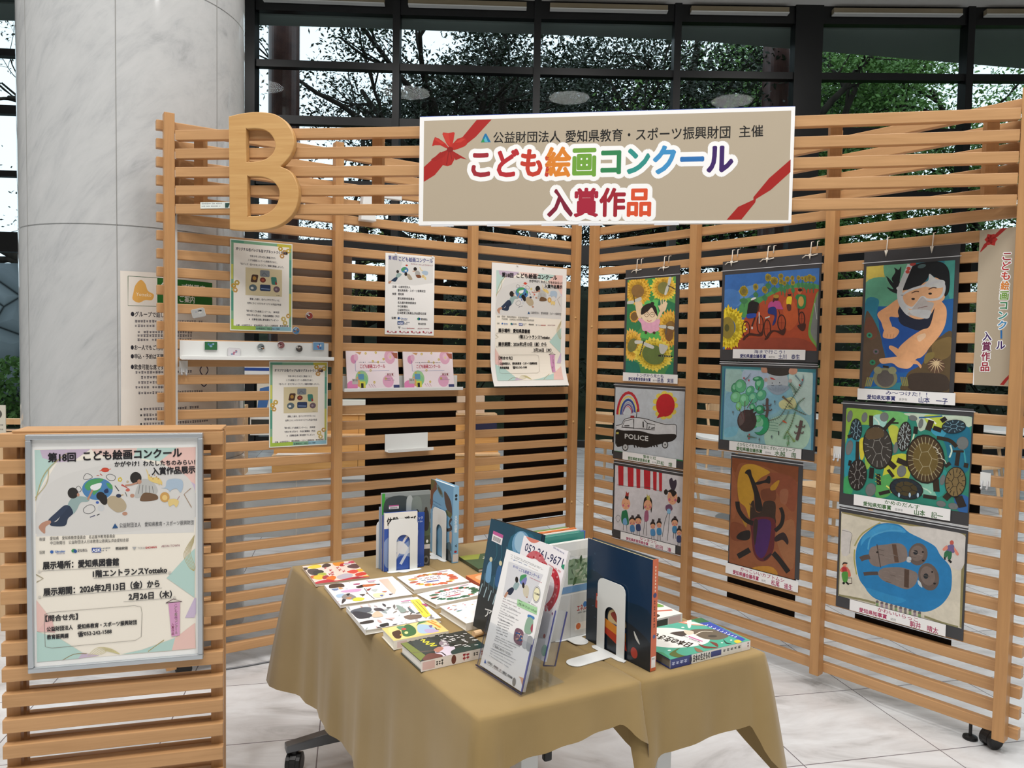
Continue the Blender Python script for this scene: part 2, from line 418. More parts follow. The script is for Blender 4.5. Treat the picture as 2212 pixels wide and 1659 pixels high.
# marble column, clad in curved panels
CX, CY, CR = -1.862, 3.686, 0.496
def column_mat():
    m = mat('column_marble', '#c9c9c7', 0.07, 0.5)
    tcn = N(m, 'ShaderNodeTexCoord'); sk = N(m, 'ShaderNodeMapping'); L(m, tcn.outputs['Object'], sk.inputs[0]); sk.inputs['Rotation'].default_value = (0.0, R(-38), R(20))
    st = N(m, 'ShaderNodeMapping'); L(m, sk.outputs[0], st.inputs[0]); st.inputs['Scale'].default_value = (3.6, 2.2, 0.9)
    f = noise(m, st.outputs[0], 1.7, 9, 0.68, 1.3)
    s2 = N(m, 'ShaderNodeMapping'); L(m, sk.outputs[0], s2.inputs[0]); s2.inputs['Scale'].default_value = (11, 6, 2.2)
    f2 = noise(m, s2.outputs[0], 1.6, 7, 0.72, 0.8)
    ad = N(m, 'ShaderNodeMath', operation='MULTIPLY_ADD'); L(m, f, ad.inputs[0]); ad.inputs[1].default_value = 0.55; 
    h2 = N(m, 'ShaderNodeMath', operation='MULTIPLY'); L(m, f2, h2.inputs[0]); h2.inputs[1].default_value = 0.45; L(m, h2.outputs[0], ad.inputs[2])
    L(m, ramp(m, ad.outputs[0], [(0.33, '#a0a2a3'), (0.42, '#b6b8b9'), (0.50, '#bfc1c1'), (0.66, '#c8c9c9')]), bsdf(m).inputs['Base Color'])
    return m
b = MB(); prof = []
for z in (0.0, 0.88, 1.94, 3.0, 4.06, 5.12, ZC):
    if 0 < z < ZC: prof += [(CR, z - 0.003), (CR - 0.004, z - 0.002), (CR - 0.004, z + 0.002), (CR, z + 0.003)]
    else: prof += [(CR, z)]
b.lathe((CX, CY, 0), prof, 96)
colm = b.build('marble_column', column_mat(), smooth=True); tag(colm, kind='structure')
md = colm.modifiers.new('e', 'EDGE_SPLIT'); md.split_angle = R(35)
b = MB()
for k in range(7):
    t = R(-72.7 + 51.43 * k); c, s_ = math.cos(t), math.sin(t)
    f = Fr((CX + c * CR, CY + s_ * CR, 0), (-s_, c, 0), (0, 0, 1))
    b.box(f, -0.0015, 0.0015, 0, ZC, -0.001, 0.0007)
b.struct('trim_2', mat('joint_grey', '#8f8f8c', 0.7, 0.2))
# ------------------------------------------------------------------ slatted wooden screens
C0 = Vector((0.39902, 4.27827, 0))
UL = Vector((-0.84182, -0.53975, 0)); NL = Vector((0.53975, -0.84182, 0))     # along the screen, and out of it towards the booth
UR = Vector((0.64962, -0.76026, 0)); NR = Vector((-0.76026, -0.64962, 0))
UP = Vector((0, 0, 1))
# sheet frames: u runs to the reader's right, v up, n into the booth
FL = Fr(C0, -UL, UP)      # a = -s
FRr = Fr(C0, UR, UP)      # a = +s
def ang(u): return math.atan2(u.y, u.x)
PITCH, Z0 = 0.075, 0.0821
def caster(parent, p, yaw, r=0.033):
    c = bpy.data.objects.new('caster', None); COL.objects.link(c)
    b = MB(); b.tube([p + Vector((0, 0, r + 0.012)), p + Vector((0, 0, 0.085))], 0.012, 10)
    f = Fr(p + Vector((0, 0, r)), (math.cos(yaw), math.sin(yaw), 0), UP)
    pts = [(r * 1.02 * math.cos(t), r * 1.02 * math.sin(t)) for t in [R(a) for a in range(-20, 201, 20)]]
    b.prism(f, pts + [(-r * .6, 0), (r * .6, 0)], -0.010, 0.010)
    bpy.data.objects.remove(c)
    c = b.build('caster', M['black'], parent)
    for sg in (-1, 1):
        w = MB(); o = p + Vector((0, 0, r)) + f.n * (sg * 0.017)
        w.lathe(o - f.n * 0.009, [(r * .8, 0), (r, 0.003), (r, 0.015), (r * .8, 0.018)], 20, f.n)
        w.build('wheel', M['black'], c, smooth=False)
    return c
def level_foot(parent, p):
    b = MB(); b.tube([p + Vector((0, 0, 0.015)), p + Vector((0, 0, 0.075))], 0.006, 10)
    b.lathe(p, [(0.024, 0), (0.026, 0.004), (0.024, 0.011), (0.010, 0.016)], 20)
    return b.build('levelling_foot', M['black'], parent)
def screen(name, label, F, sg, posts, send, bolts):
    rot = ang(F.u); t = thing(name, label, 'room divider', C0, rot)
    a = lambda s: sg * s
    def rng(x, y): return (min(a(x), a(y)), max(a(x), a(y)))
    b = MB()
    for k in range(31):
        z = Z0 + k * PITCH; x0, x1 = rng(0.045, send); b.box(F, x0, x1, z - .02, z + .02, -0.030, 0.0)
    b.build('slats', M['slat'], t, bevel=0.0025)
    for s in posts:
        b = MB(); x0, x1 = rng(s - .02, s + .02); b.box(F, x0, x1, 0.055, 2.375, 0.0005, 0.046); b.build('post', M['post'], t, bevel=0.002)
    for s, z in bolts:
        b = MB(); b.lathe(F.P(a(s), z, 0.0465), [(0.007, 0), (0.006, 0.003), (0.003, 0.005)], 12, F.n); b.build('bolt_cap', M['ply'], t)
    return t
left = screen('slatted_screen', 'tall slatted wooden screen holding the letter end, flyers and white ledges', FL, -1, (0.072, 0.744, 1.465, 2.185), 2.228, [(0.085, 1.62), (0.085, 1.03), (0.085, .57)])
right = screen('slatted_screen', 'tall slatted wooden screen hung with nine mounted paintings', FRr, 1, (0.105, 0.785, 1.473, 2.165), 2.215, [(0.12, 1.57), (0.12, 1.0), (0.12, .56)])
level_foot(right, FRr.P(2.06, 0, -0.015) + Vector((0, 0, 0.0)))
caster(right, FRr.P(2.13, 0, -0.012), ang(UR) + R(62))
caster(right, FRr.P(0.15, 0, -0.015), ang(UR)); caster(left, FL.P(-2.13, 0, -0.015), ang(UL)); caster(left, FL.P(-0.15, 0, -0.015), ang(UL))

# header lattice spanning the open side from end post to end post
EL = Vector((-1.41694, 3.09017, 0)); UX = Vector((0.98983, -0.14223, 0)); LH = 3.2303
FH = Fr(EL, UX, UP)
t = thing('header_lattice', 'slatted wooden header spanning the open side between the two end posts', 'header', EL, ang(UX))
b = MB()
for k in range(5):
    n = 14; zc = 2.287 - 0.0748 * k; vs = []
    for i in range(n + 1):
        x = 0.022 + (LH - 0.044) * i / n; sag = -0.012 * math.sin(math.pi * i / n)
        for (dz, dc) in ((-.02, -.012), (.02, -.012), (.02, .018), (-.02, .018)): vs.append(FH.P(x, zc + dz + sag, dc))
    fs = [(i * 4 + j, i * 4 + (j + 1) % 4, i * 4 + 4 + (j + 1) % 4, i * 4 + 4 + j) for i in range(n) for j in range(4)]
    fs += [(3, 2, 1, 0), (n * 4, n * 4 + 1, n * 4 + 2, n * 4 + 3)]
    b.add(vs, fs)
b.build('slats', M['slat'], t, bevel=0.002)
for x in (0.108, 0.872, 1.72, 2.607, 3.135):
    b = MB(); b.box(FH, x - .021, x + .021, 1.975, 2.29, -0.046, -0.0122); b.build('upright', M['post'], t, bevel=0.002)

# the wooden letter
q2 = lambda x, y: (0.276 + (x - 1462) / 443 * 0.292, 2.357 - (y - 715) / 761 * 0.462)
outl = [(1464, 738), (1540, 722), (1640, 715), (1740, 728), (1810, 768), (1855, 830), (1873, 890), (1870, 950), (1840, 1010), (1785, 1068), (1850, 1100), (1890, 1165), (1905, 1240), (1890, 1330), (1845, 1400), (1770, 1450), (1680, 1472), (1560, 1476), (1470, 1468)]
h1 = [(1567, 825), (1580, 813), (1660, 815), (1720, 840), (1755, 888), (1765, 935), (1745, 985), (1700, 1020), (1640, 1035), (1585, 1035), (1570, 1020)]
h2 = [(1575, 1135), (1590, 1122), (1680, 1128), (1745, 1155), (1785, 1205), (1790, 1260), (1770, 1320), (1725, 1365), (1660, 1388), (1592, 1390), (1578, 1375)]
def letter():
    c = bpy.data.curves.new('b', 'CURVE'); c.dimensions = '2D'; c.fill_mode = 'BOTH'; c.extrude = 0.012; c.bevel_depth = 0.003; c.bevel_resolution = 2
    sh = [outl[0]] + spline(outl[:10], 5, False)[1:-1] + spline(outl[9:], 5, False)
    for P_ in (sh, spline(h1, 3), spline(h2, 3)):
        sp = c.splines.new('POLY'); sp.points.add(len(P_) - 1); sp.use_cyclic_u = True
        for p, (x, y) in zip(sp.points, P_):
            a, z = q2(x, y); p.co = (a - 0.42, z - 1.893, 0, 1)
    o = bpy.data.objects.new('b', c); COL.objects.link(o); dg = bpy.context.evaluated_depsgraph_get(); dg.update()
    me = bpy.data.meshes.new_from_object(o.evaluated_get(dg)); bpy.data.objects.remove(o)
    w = bpy.data.objects.new('wooden_letter', me); COL.objects.link(w); me.materials.clear(); me.materials.append(M['ply'])
    X = FH.u; Y = UP; Z = FH.n; p = FH.P(0.42, 1.893, 0.0342)
    w.matrix_world = Matrix(((X.x, Y.x, Z.x, p.x), (X.y, Y.y, Z.y, p.y), (X.z, Y.z, Z.z, p.z), (0, 0, 0, 1)))
    return tag(w, 'large plywood letter B fixed on the header slats', 'letter')
letter()
def card(name, label, cat, F, a0, b0, w, h, c0, th, mt, draw, group=None, quad=None, edge='#e8e6e0', lay=None):
    """a thin sheet or board lying on frame F at (a0, b0), printed by draw(canvas)"""
    f = F.at(a0, b0, c0)
    t = thing(name, label, cat, f.P(w / 2, 0), ang(F.u), group)
    s = MB(); s.box(f, 0, w, 0, h, 0, th, lin(edge))
    c = Cv(f.at(0, 0, th), w, h, quad or ((0, 0), (1, 0), (1, 1), (0, 1)))
    draw(c)
    s.build(lay or 'board', M['print'], t)
    c.build('printed_sheet', mt, t, fix=False)
    return t
# framed poster on the low slatted stand
PA = R(15.0); UPn = Vector((math.cos(PA), math.sin(PA), 0)); NPn = Vector((-math.sin(PA), math.cos(PA), 0))
FP = Fr(NPn * 2.37, UPn, UP)   # a is measured along the stand, n towards the camera
t = thing('slatted_stand', 'low double-sided slatted wooden stand carrying the aluminium framed poster', 'stand', FP.P(-0.56, 0, -.09), PA)
b = MB()
for k in range(15):
    z = 1.152 - 0.075 * k; b.box(FP, -0.858, -0.265, z - .02, z + .02, -0.026, 0)
b.build('front_slats', M['slat'], t, bevel=0.0025)
b = MB()
for k in range(15):
    z = 1.122 - 0.075 * k; b.box(FP, -0.845, -0.275, z - .02, z + .02, -0.125, -0.100)
b.build('back_slats', M['slat'], t, bevel=0.0025)
for x, c0, c1 in ((-0.838, -0.0525, -0.0265), (-0.838, -0.0995, -0.0735), (-0.285, -0.0525, -0.0265), (-0.285, -0.0995, -0.0735)):
    b = MB(); b.box(FP, x - .018, x + .018, 0.0, 1.168, c0, c1); b.build('post', M['post'], t, bevel=0.002)
b = MB(); b.box(FP, -0.825, -0.268, 1.1725, 1.180, -0.122, -0.004); b.build('top_board', M['slat'], t, bevel=0.002)
t = thing('screen_lamp', 'white lamp fitting on the screen top just behind the header, beside the second post', 'lamp', FL.P(-1.26, 2.03, .02), ang(FL.u))
b = MB(); b.box(FL, -1.372, -1.145, 2.150, 2.192, .001, .026); b.build('mounting_bar', M['white'], t, bevel=.003)
for x in (-1.352, -1.17):
    b = MB(); b.lathe(FL.P(x, 2.172, .0262), [(.004, 0), (.003, .002)], 8, FL.n); b.build('screw', M['steel'], t)
b = MB(); b.prism(FL, [(-1.350, 2.1495), (-1.305, 2.1495), (-1.285, 2.03), (-1.362, 2.03)], .004, .05); b.build('lamp_head', M['white'], t, bevel=.004)
# ------------------------------------------------------------------ printed matter
TITLE = 'こども絵画コンクール'
def kids_scene(c):
    """three children drawing round a painted globe, in framed-poster page units"""
    c.blob([(66, 1090), (100, 1030), (180, 1000), (300, 985), (400, 1010), (432, 1060), (425, 1110), (300, 1135), (66, 1140)], '#d5d3cf')
    c.ell(207, 1043, 35, 24, '#4a7fb0', 0, 26)
    c.blob([(178, 1036), (190, 1024), (210, 1020), (222, 1022), (212, 1030), (196, 1040), (186, 1046)], '#4f9a5e')
    c.blob([(196, 1046), (206, 1038), (216, 1040), (206, 1050), (198, 1056)], '#4f9a5e'); c.blob([(228, 1030), (240, 1034), (241, 1044), (232, 1040)], '#4f9a5e')
    c.blob([(192, 1036), (216, 1030), (212, 1042), (196, 1046)], '#e6e8e8')
    for p in ([(176, 1020), (182, 1010), (192, 1012), (196, 1018), (184, 1022)], [(228, 1016), (236, 1011), (248, 1016), (246, 1024), (234, 1024)], [(158, 1042), (164, 1036), (170, 1042), (168, 1048), (160, 1048)], [(174, 1086), (184, 1078), (196, 1078), (200, 1088), (188, 1096), (176, 1094)]):
        c.ring(p, 1.3, '#555')
    c.ell(226, 1002, 9, 5, '#c4452f'); c.line([(213, 1004), (239, 1000)], 1.5, '#d8563c'); c.line([(206, 1014), (212, 1014)], 1.6, '#b5483a'); c.line([(214, 1010), (219, 1014)], 1.6, '#b5483a')
    c.petals(259, 1023, 2, 6, 5, '#d8c04a'); c.petals(276, 1028, 1, 3, 5, '#b7a06a'); c.ell(214, 1084, 8, 7, '#c9cbcc'); c.ell(206, 1072, 3.5, 3, '#3d5fae')
    c.line([(262, 1034), (280, 1044)], 4, '#c05248', taper=True); c.ell(276, 1046, 5, 3, '#c8685a'); c.line([(247, 1036), (256, 1048)], 2, '#444'); c.line([(252, 1058), (266, 1056)], 2, '#b96')
    c.line([(270, 1050), (274, 1060)], 1.5, '#555'); c.line([(188, 1104), (200, 1100)], 2, '#446'); c.line([(204, 1100), (210, 1097)], 2, '#222')
    # child lying on the floor
    c.blob([(138, 1078), (150, 1060), (165, 1058), (188, 1062), (184, 1070), (168, 1072), (158, 1088), (148, 1096)], '#93aaa8')
    c.blob([(140, 1078), (150, 1094), (138, 1106), (130, 1122), (100, 1122), (96, 1114), (112, 1112), (124, 1096)], '#27344a'); c.blob([(92, 1110), (112, 1092), (130, 1078), (140, 1080), (122, 1100), (104, 1114)], '#2e3b52')
    c.blob([(70, 1124), (80, 1114), (96, 1110), (98, 1116), (86, 1124), (84, 1138), (76, 1134)], '#b98a72'); c.line([(184, 1066), (192, 1052), (196, 1044)], 4, '#b98a72')
    c.ell(151, 1051, 12, 12, '#26221f'); c.ell(163, 1055, 3, 4, '#b98a72')
    # child with long hair
    c.blob([(228, 1066), (240, 1058), (262, 1064), (272, 1078), (268, 1090), (252, 1094), (240, 1088), (230, 1078)], '#b3a387')
    c.ell(214, 1058, 10, 9, '#231d1b'); c.blob([(208, 1060), (226, 1056), (228, 1074), (218, 1076)], '#231d1b'); c.blob([(222, 1046), (230, 1042), (232, 1050), (224, 1052)], '#1f3158')
    c.ell(268, 1097, 6, 4, '#b98a72'); c.ell(255, 1058, 6, 4, '#28324e')
    # kneeling child in stripes
    c.blob([(298, 1038), (312, 1022), (334, 1030), (344, 1046), (338, 1056), (318, 1052), (302, 1062), (292, 1060)], '#b9b9b5')
    for k in range(5): c.line([(304 + k * 7, 1034 + k * 1.0), (300 + k * 8.6, 1054 - k * .4)], 1.2, '#6d6d6c')
    c.blob([(304, 1064), (314, 1052), (340, 1056), (344, 1066), (326, 1070), (306, 1070)], '#6d523a'); c.ell(295, 1020, 13, 13, '#26221f'); c.ell(303, 1028, 5, 5, '#b98a72')
    c.line([(298, 1030), (286, 1034), (270, 1036)], 4, '#b98a72'); c.ell(286, 1058, 5, 4, '#b98a72')
    # faint animals
    c.blob([(318, 1000), (322, 1006), (328, 1018), (346, 1020), (354, 1028), (352, 1034), (326, 1026), (322, 1012)], '#e2c77a'); c.line([(346, 1028), (348, 1036)], 2, '#dfc274'); c.line([(353, 1028), (354, 1036)], 2, '#dfc274')
    for k in range(6): c.ell(326 + k * 4, 1014 + (k % 3) * 4, 1.4, 1.2, '#b07b3a')
    c.blob([(362, 1040), (366, 1026), (384, 1022), (400, 1026), (402, 1040), (396, 1052), (388, 1044), (376, 1046), (372, 1050), (366, 1044), (352, 1042)], '#a9bccd')
    c.ell(360, 1062, 11, 11, '#c99b56'); c.ell(360, 1063, 6, 6, '#e3c37e'); c.blob([(368, 1068), (384, 1066), (392, 1072), (386, 1084), (380, 1078), (370, 1082)], '#e0c682'); c.line([(388, 1068), (394, 1060)], 1.2, '#a77')
def poster_art(c):
    c.page('#efeeea'); q = lambda *p: list(p)
    c.poly([(68, 957), (432, 955), (427, 1402), (53, 1427)], '#f0e9db')
    c.poly([(68, 958), (140, 957), (100, 1000), (66, 1060)], '#b9d4cc'); c.poly([(80, 958), (195, 957), (150, 985), (118, 985), (85, 975)], '#c6b4c8'); c.poly([(195, 957), (310, 956), (290, 985), (205, 968)], '#e8c9c0')
    c.poly([(300, 956), (390, 956), (350, 985), (290, 975)], '#b9d4cc'); c.poly([(390, 956), (432, 955), (430, 1040), (405, 1020), (350, 985)], '#e8c2b8'); c.poly([(405, 1020), (430, 1035), (428, 1110)], '#c9b8d0')
    c.poly([(66, 1060), (118, 985), (290, 972), (400, 1018), (428, 1110), (425, 1140), (64, 1145)], '#dad8d4')
    kids_scene(c)
    c.poly([(361, 1240), (405, 1195), (427, 1175), (425, 1285)], '#b4d2ca'); c.poly([(425, 1285), (440, 1290), (424, 1330), (402, 1330)], '#c9b8d0')
    c.poly([(56, 1284), (90, 1330), (56, 1357)], '#e8c2b8'); c.poly([(90, 1320), (98, 1360), (56, 1357)], '#e4b9b4'); c.poly([(55, 1357), (110, 1375), (160, 1407), (150, 1420), (53, 1427)], '#b4d2ca'); c.poly([(160, 1407), (200, 1414), (150, 1420)], '#c6b4c8')
    c.poly([(300, 1402), (378, 1376), (372, 1404), (250, 1412)], '#b4d2ca'); c.poly([(378, 1376), (425, 1342), (426, 1400), (370, 1404)], '#e8c2b8')
    for k in range(6): c.line([(427 - k * 0.5, 1145 + k * 3), (402 + k * 3, 1185), (412 + k * 3, 1215), (424, 1225)], 1.0, '#b5a76e', True)
    for k in range(6): c.line([(172 + k * 6, 1414 - k * .5), (195 + k * 4, 1396 + k * 2), (225 - k * 2, 1398 + k), (248, 1411)], 0.9, '#cfc58c', True)
    c.line([(66, 1066), (82, 1020), (104, 992), (140, 966)], 1.6, '#b5a76e', True); c.line([(65, 1060), (92, 1030), (98, 1000)], 1.4, '#bcae78', True)
    c.line([(112, 1424), (140, 1410), (170, 1409)], 1.6, '#8d8159', True); c.line([(314, 1406), (340, 1388), (352, 1380)], 1.6, '#a79554'); c.line([(58, 1228), (76, 1238), (60, 1246)], 1.6, '#8d8159'); c.line([(420, 1043), (404, 1056), (421, 1085)], 1.4, '#a08060')
    k = '#17151a'
    c.text('第18回', (98, 983), (160, 982), 17, k, .04); c.text(TITLE, (178, 981), (400, 975), 18, k, .04)
    c.text('かがやけ！わたしたちのみらい！', (248, 995), (430, 992), 10, k, .035); c.text('入賞作品展示', (332, 1013), (430, 1010), 14, k, .04)
    c.poly([(238, 1129), (245, 1118), (252, 1128)], '#1f4f80'); c.text('公益財団法人　愛知県教育・スポーツ振興財団', (255, 1127), (425, 1122), 9, '#3a3a40')
    c.text('後援', (70, 1154), (84, 1154), 6.5, '#444'); c.text('愛知県　愛知県教育委員会　名古屋市教育委員会', (95, 1153), (244, 1149), 7, '#333'); c.text('中日新聞社　公益財団法人日本教育公務員弘済会愛知支部', (95, 1163), (275, 1158), 7, '#444')
    c.text('協賛', (69, 1183), (82, 1183), 6.5, '#444')
    c.ell(98, 1179, 4, 3.5, '#2f63ad'); c.text('Gibraltar', (105, 1181), (129, 1180), 5, '#4a76b8', .035); c.dash(106, 1184.5, 128, 1184, 2.5, '#88a')
    c.ell(149, 1177, 6, 4, '#3c8c55'); c.ell(152, 1178, 4, 4, '#1f4f90'); c.text('愛知教弘', (157, 1180), (180, 1179), 6, '#223')
    c.rect(190, 1171, 211, 1181, '#28489a'); c.text('ASK', (191, 1180), (210, 1179.5), 7.5, '#f3f3f3', .035); c.dash(212, 1174.5, 233, 1173, 3, '#456'); c.dash(212, 1179, 225, 1178.5, 3, '#456')
    c.text('明治安田', (245, 1176), (272, 1175), 5.5, '#222', .035); c.poly([(283, 1170), (293, 1170), (288, 1177)], '#a9aaab'); c.text('TOKAI', (295, 1175), (313, 1174.5), 5, '#8a8a8c'); c.text('SHOHAN', (314, 1174.5), (339, 1173), 5, '#b3262e', .035); c.text('AEON TOWN', (350, 1172), (392, 1170), 5.5, '#7d2448')
    c.text('展示場所：愛知県図書館', (76, 1217), (251, 1210), 15, k, .04); c.line([(72, 1221), (252, 1214)], .8, '#777'); c.text('1階エントランスYotteko', (191, 1236), (362, 1228), 14, k, .04); c.line([(192, 1239), (362, 1230)], .8, '#777')
    c.text('展示期間：2026年2月13日（金）から', (75, 1276), (344, 1259), 15, k, .04); c.line([(72, 1279), (350, 1262)], .8, '#777'); c.text('2月26日（木）', (272, 1288), (372, 1283), 14, k, .04); c.line([(260, 1292), (372, 1285)], .8, '#777')
    for x, y in ((68, 1222), (368, 1228), (66, 1279), (378, 1284)): c.ell(x, y, 4, 2.5, '#cfcac0')
    c.line([(76, 1318), (90, 1314), (285, 1301), (300, 1304), (302, 1318), (299, 1372), (285, 1380), (90, 1395), (74, 1392), (74, 1340), (76, 1318)], .9, '#8c8780')
    c.text('【問合せ先】', (77, 1334), (152, 1330), 12, k, .035); c.text('公益財団法人　愛知県教育・スポーツ振興財団', (79, 1357), (289, 1343), 9.5, k, .035); c.text('教育振興課', (79, 1375), (129, 1372), 9.5, k, .035); c.text('☎052-242-1588', (151, 1369), (230, 1363), 9.5, k, .035)
    c.poly([(364, 1296), (391, 1293), (389, 1370), (370, 1372)], '#d39ac0'); c.line([(358, 1296), (376, 1287), (396, 1293), (358, 1296)], 1.6, '#4b2b3b'); c.vtext(TITLE, 381, 1297, 1366, 7, ['#7a3f6b', '#5d6c3a'], .01); c.vtext('入賞作品', 373, 1340, 1368, 6.5, ['#8b2f5a'], .01)
PQ = ((68, 957), (432, 955), (427, 1402), (53, 1427))
# the framed copy
fa, fb, fw, fh = -0.785, 0.485, 0.466, 0.685
t = thing('framed_poster', 'aluminium framed contest poster hanging on the low slatted stand', 'poster', FP.P(fa + fw / 2, fb, 0.012), PA)
b = MB(); e = 0.015; f = FP.at(fa, fb, 0.001)
for a0, a1, b0, b1 in ((0, fw, 0, e), (0, fw, fh - e, fh), (0, e, e, fh - e), (fw - e, fw, e, fh - e)): b.box(f, a0, a1, b0, b1, 0, 0.020)
b.build('frame', M['alu'], t, bevel=0.003)
b = MB(); b.box(f, e, fw - e, e, fh - e, 0.002, 0.008, lin('#f2f2ef'))
c = Cv(f.at(e + .006, e + .014, 0.008), fw - 2 * e - .012, fh - 2 * e - 0.042, PQ); poster_art(c)
b.build('backing_sheet', M['print'], t); c.build('printed_poster', M['gloss'], t, fix=False)
# the unframed copy on the screen, curling at the foot
f = FL.at(-0.617, 1.238, 0.004); w, h = 0.494, 0.656
t = thing('wall_poster', 'white bordered contest poster curling at its foot beside the screen corner', 'poster', f.P(w / 2, 0), ang(FL.u))
c = Cv(f.at(0.028, 0.03, 0.0), w - 0.056, h - 0.068, PQ, z=0.0015); poster_art(c)
KN = [0.17 * i / 10 for i in range(11)]
def curl(m):
    g = lambda z: 0.045 * max(0, 1 - z / 0.17) ** 2; out = []
    for p in m.v:
        z = p.z - f.o.z; i = max(0, min(9, int(z / 0.017))); t_ = (z - KN[i]) / 0.017
        out.append(p + f.n * ((g(KN[i]) * (1 - t_) + g(KN[i + 1]) * t_) if z < 0.17 else 0))
    m.v = out
def splitrows(m, f, h, n):
    """cut long faces into rows so that the sheet can bend"""
    o = MB(); o.v = list(m.v)
    me = bpy.data.meshes.new('x'); me.from_pydata(m.v, [], m.f); b = bmesh.new(); b.from_mesh(me); bpy.data.meshes.remove(me)
    lay = b.faces.layers.int.new('c')
    for i, fc in enumerate(b.faces): fc[lay] = i
    for i in range(1, n + 1): bmesh.ops.bisect_plane(b, geom=b.verts[:] + b.edges[:] + b.faces[:], plane_co=f.P(0, h * i / n), plane_no=f.v)
    b.verts.ensure_lookup_table(); b.verts.index_update()
    r = MB(); r.v = [v.co.copy() for v in b.verts]; r.f = [[v.index for v in fc.verts] for fc in b.faces]; r.c = [m.c[fc[lay]] for fc in b.faces]; r.mi = [0] * len(r.f); b.free(); return r
s = Cv(f, w, h, z=0.0008); s.page('#eceae6'); s = splitrows(s, f, 0.17, 10); curl(s)
c2 = splitrows(c, f, 0.17, 10); curl(c2)
s.build('paper_sheet', M['print'], t, fix=False); c2.build('printed_poster', M['print'], t, fix=False)
for x in (0.16, 0.33):
    b = MB(); b.lathe(f.P(x, h - 0.004, 0.003), [(0.005, 0), (0.004, 0.004)], 10, f.n); b.build('pin', M['white'], t)

# the big banner on the header
def ribbon(c, pts, col): c.poly(pts, col)
CO = ['#9c2733', '#b3282f', '#c03a2a', '#d9822b', '#6fa13c', '#2f8150', '#2f8f86', '#3f8fc4', '#2c6fb0', '#3c2163']
def banner(c):
    c.page('#f1f1f0')
    c.poly([(88, 125), (2138, 65), (2130, 672), (85, 690)], '#b3a691')
    c.poly([(88, 385), (180, 300), (240, 320), (150, 430), (88, 468)], '#a5211c'); c.poly([(290, 235), (385, 120), (470, 117), (380, 215), (320, 262)], '#a5211c')
    c.poly([(232, 290), (200, 308), (192, 345), (194, 374), (222, 379), (244, 373), (262, 340), (252, 300)], '#a8251e'); c.poly([(236, 286), (262, 300), (334, 342), (296, 334), (268, 346), (250, 316)], '#9f211b'); c.poly([(228, 284), (190, 300), (128, 342), (152, 352), (206, 322)], '#9c1f19')
    c.poly([(236, 284), (212, 278), (180, 262), (150, 262), (134, 268), (140, 240), (150, 216), (172, 224), (208, 250)], '#b32820'); c.poly([(234, 278), (214, 250), (192, 200), (196, 190), (226, 194), (254, 188), (262, 192), (256, 230), (248, 270)], '#bb2d24'); c.poly([(240, 282), (252, 252), (276, 226), (312, 214), (328, 230), (332, 256), (318, 268), (288, 280), (258, 290)], '#b1281f')
    c.poly([(214, 250), (196, 196), (226, 194), (238, 262)], '#c23a2e'); c.poly([(208, 252), (168, 228), (152, 220), (148, 232), (190, 256)], '#c23a2e'); c.poly([(262, 248), (300, 224), (322, 226), (296, 246)], '#c23a2e'); c.ell(236, 286, 18, 16, '#8a1a16'); c.line([(228, 300), (216, 372)], 5, '#8a1a16'); c.line([(240, 302), (246, 340)], 4, '#8a1a16')
    c.poly([(1788, 672), (1850, 600), (1935, 560), (1935, 545), (2020, 440), (2138, 335), (2138, 405), (2030, 505), (1950, 555), (1945, 575), (1870, 670)], '#9f1f1a')
    c.poly([(409, 246), (432, 196), (440, 196), (466, 244)], '#1d6fa0'); c.poly([(422, 242), (436, 212), (450, 243)], '#58b0c4'); c.poly([(409, 246), (424, 222), (432, 245)], '#2f8f55')
    c.text('公益財団法人', (480, 247), (856, 240), 56, '#121212', .014); c.text('愛知県教育・スポーツ振興財団', (886, 242), (1802, 215), 60, '#121212', .014); c.text('主催', (1852, 212), (1984, 206), 58, '#121212', .014)
    c.text(TITLE, (362, 438), (1815, 405), 140, '#a33', .045, '#f4f4f3', 31, CO)
    c.text('入賞作品', (790, 652), (1362, 645), 136, '#a33', .04, '#f4f4f3', 31, ['#7b1a33', '#a32138', '#9c2030', '#d5502c'])
fb_ = FH.at(1.060, 1.910, 0.0195); w, h = 1.388, 0.414
t = thing('banner_sign', 'wide beige banner board with red ribbon bow fixed across the header', 'sign', fb_.P(w / 2, 0), ang(UX))
b = MB(); b.box(fb_, 0, w, 0, h, 0, 0.022, lin('#e9e9e8')); b.build('foam_board', M['print'], t)
b = MB(); b.box(fb_, 0.0, w, h + 0.0002, h + 0.003, 0.0, 0.018, lin('#2d4fa8')); b.build('blue_edge_strip', M['print'], t)
c = Cv(fb_.at(0, 0, 0.022), w, h, ((64, 104), (2160, 42), (2146, 686), (60, 712))); banner(c); c.build('printed_face', M['print'], t, fix=False)
for x in (0.05, 0.27, 0.48, 0.62, 0.9): 
    b = MB(); b.box(fb_, x, x + .09, -0.006, 0.004, 0.0225, 0.0235, lin('#d9dbdf')); b.build('tape', M['print'], t)

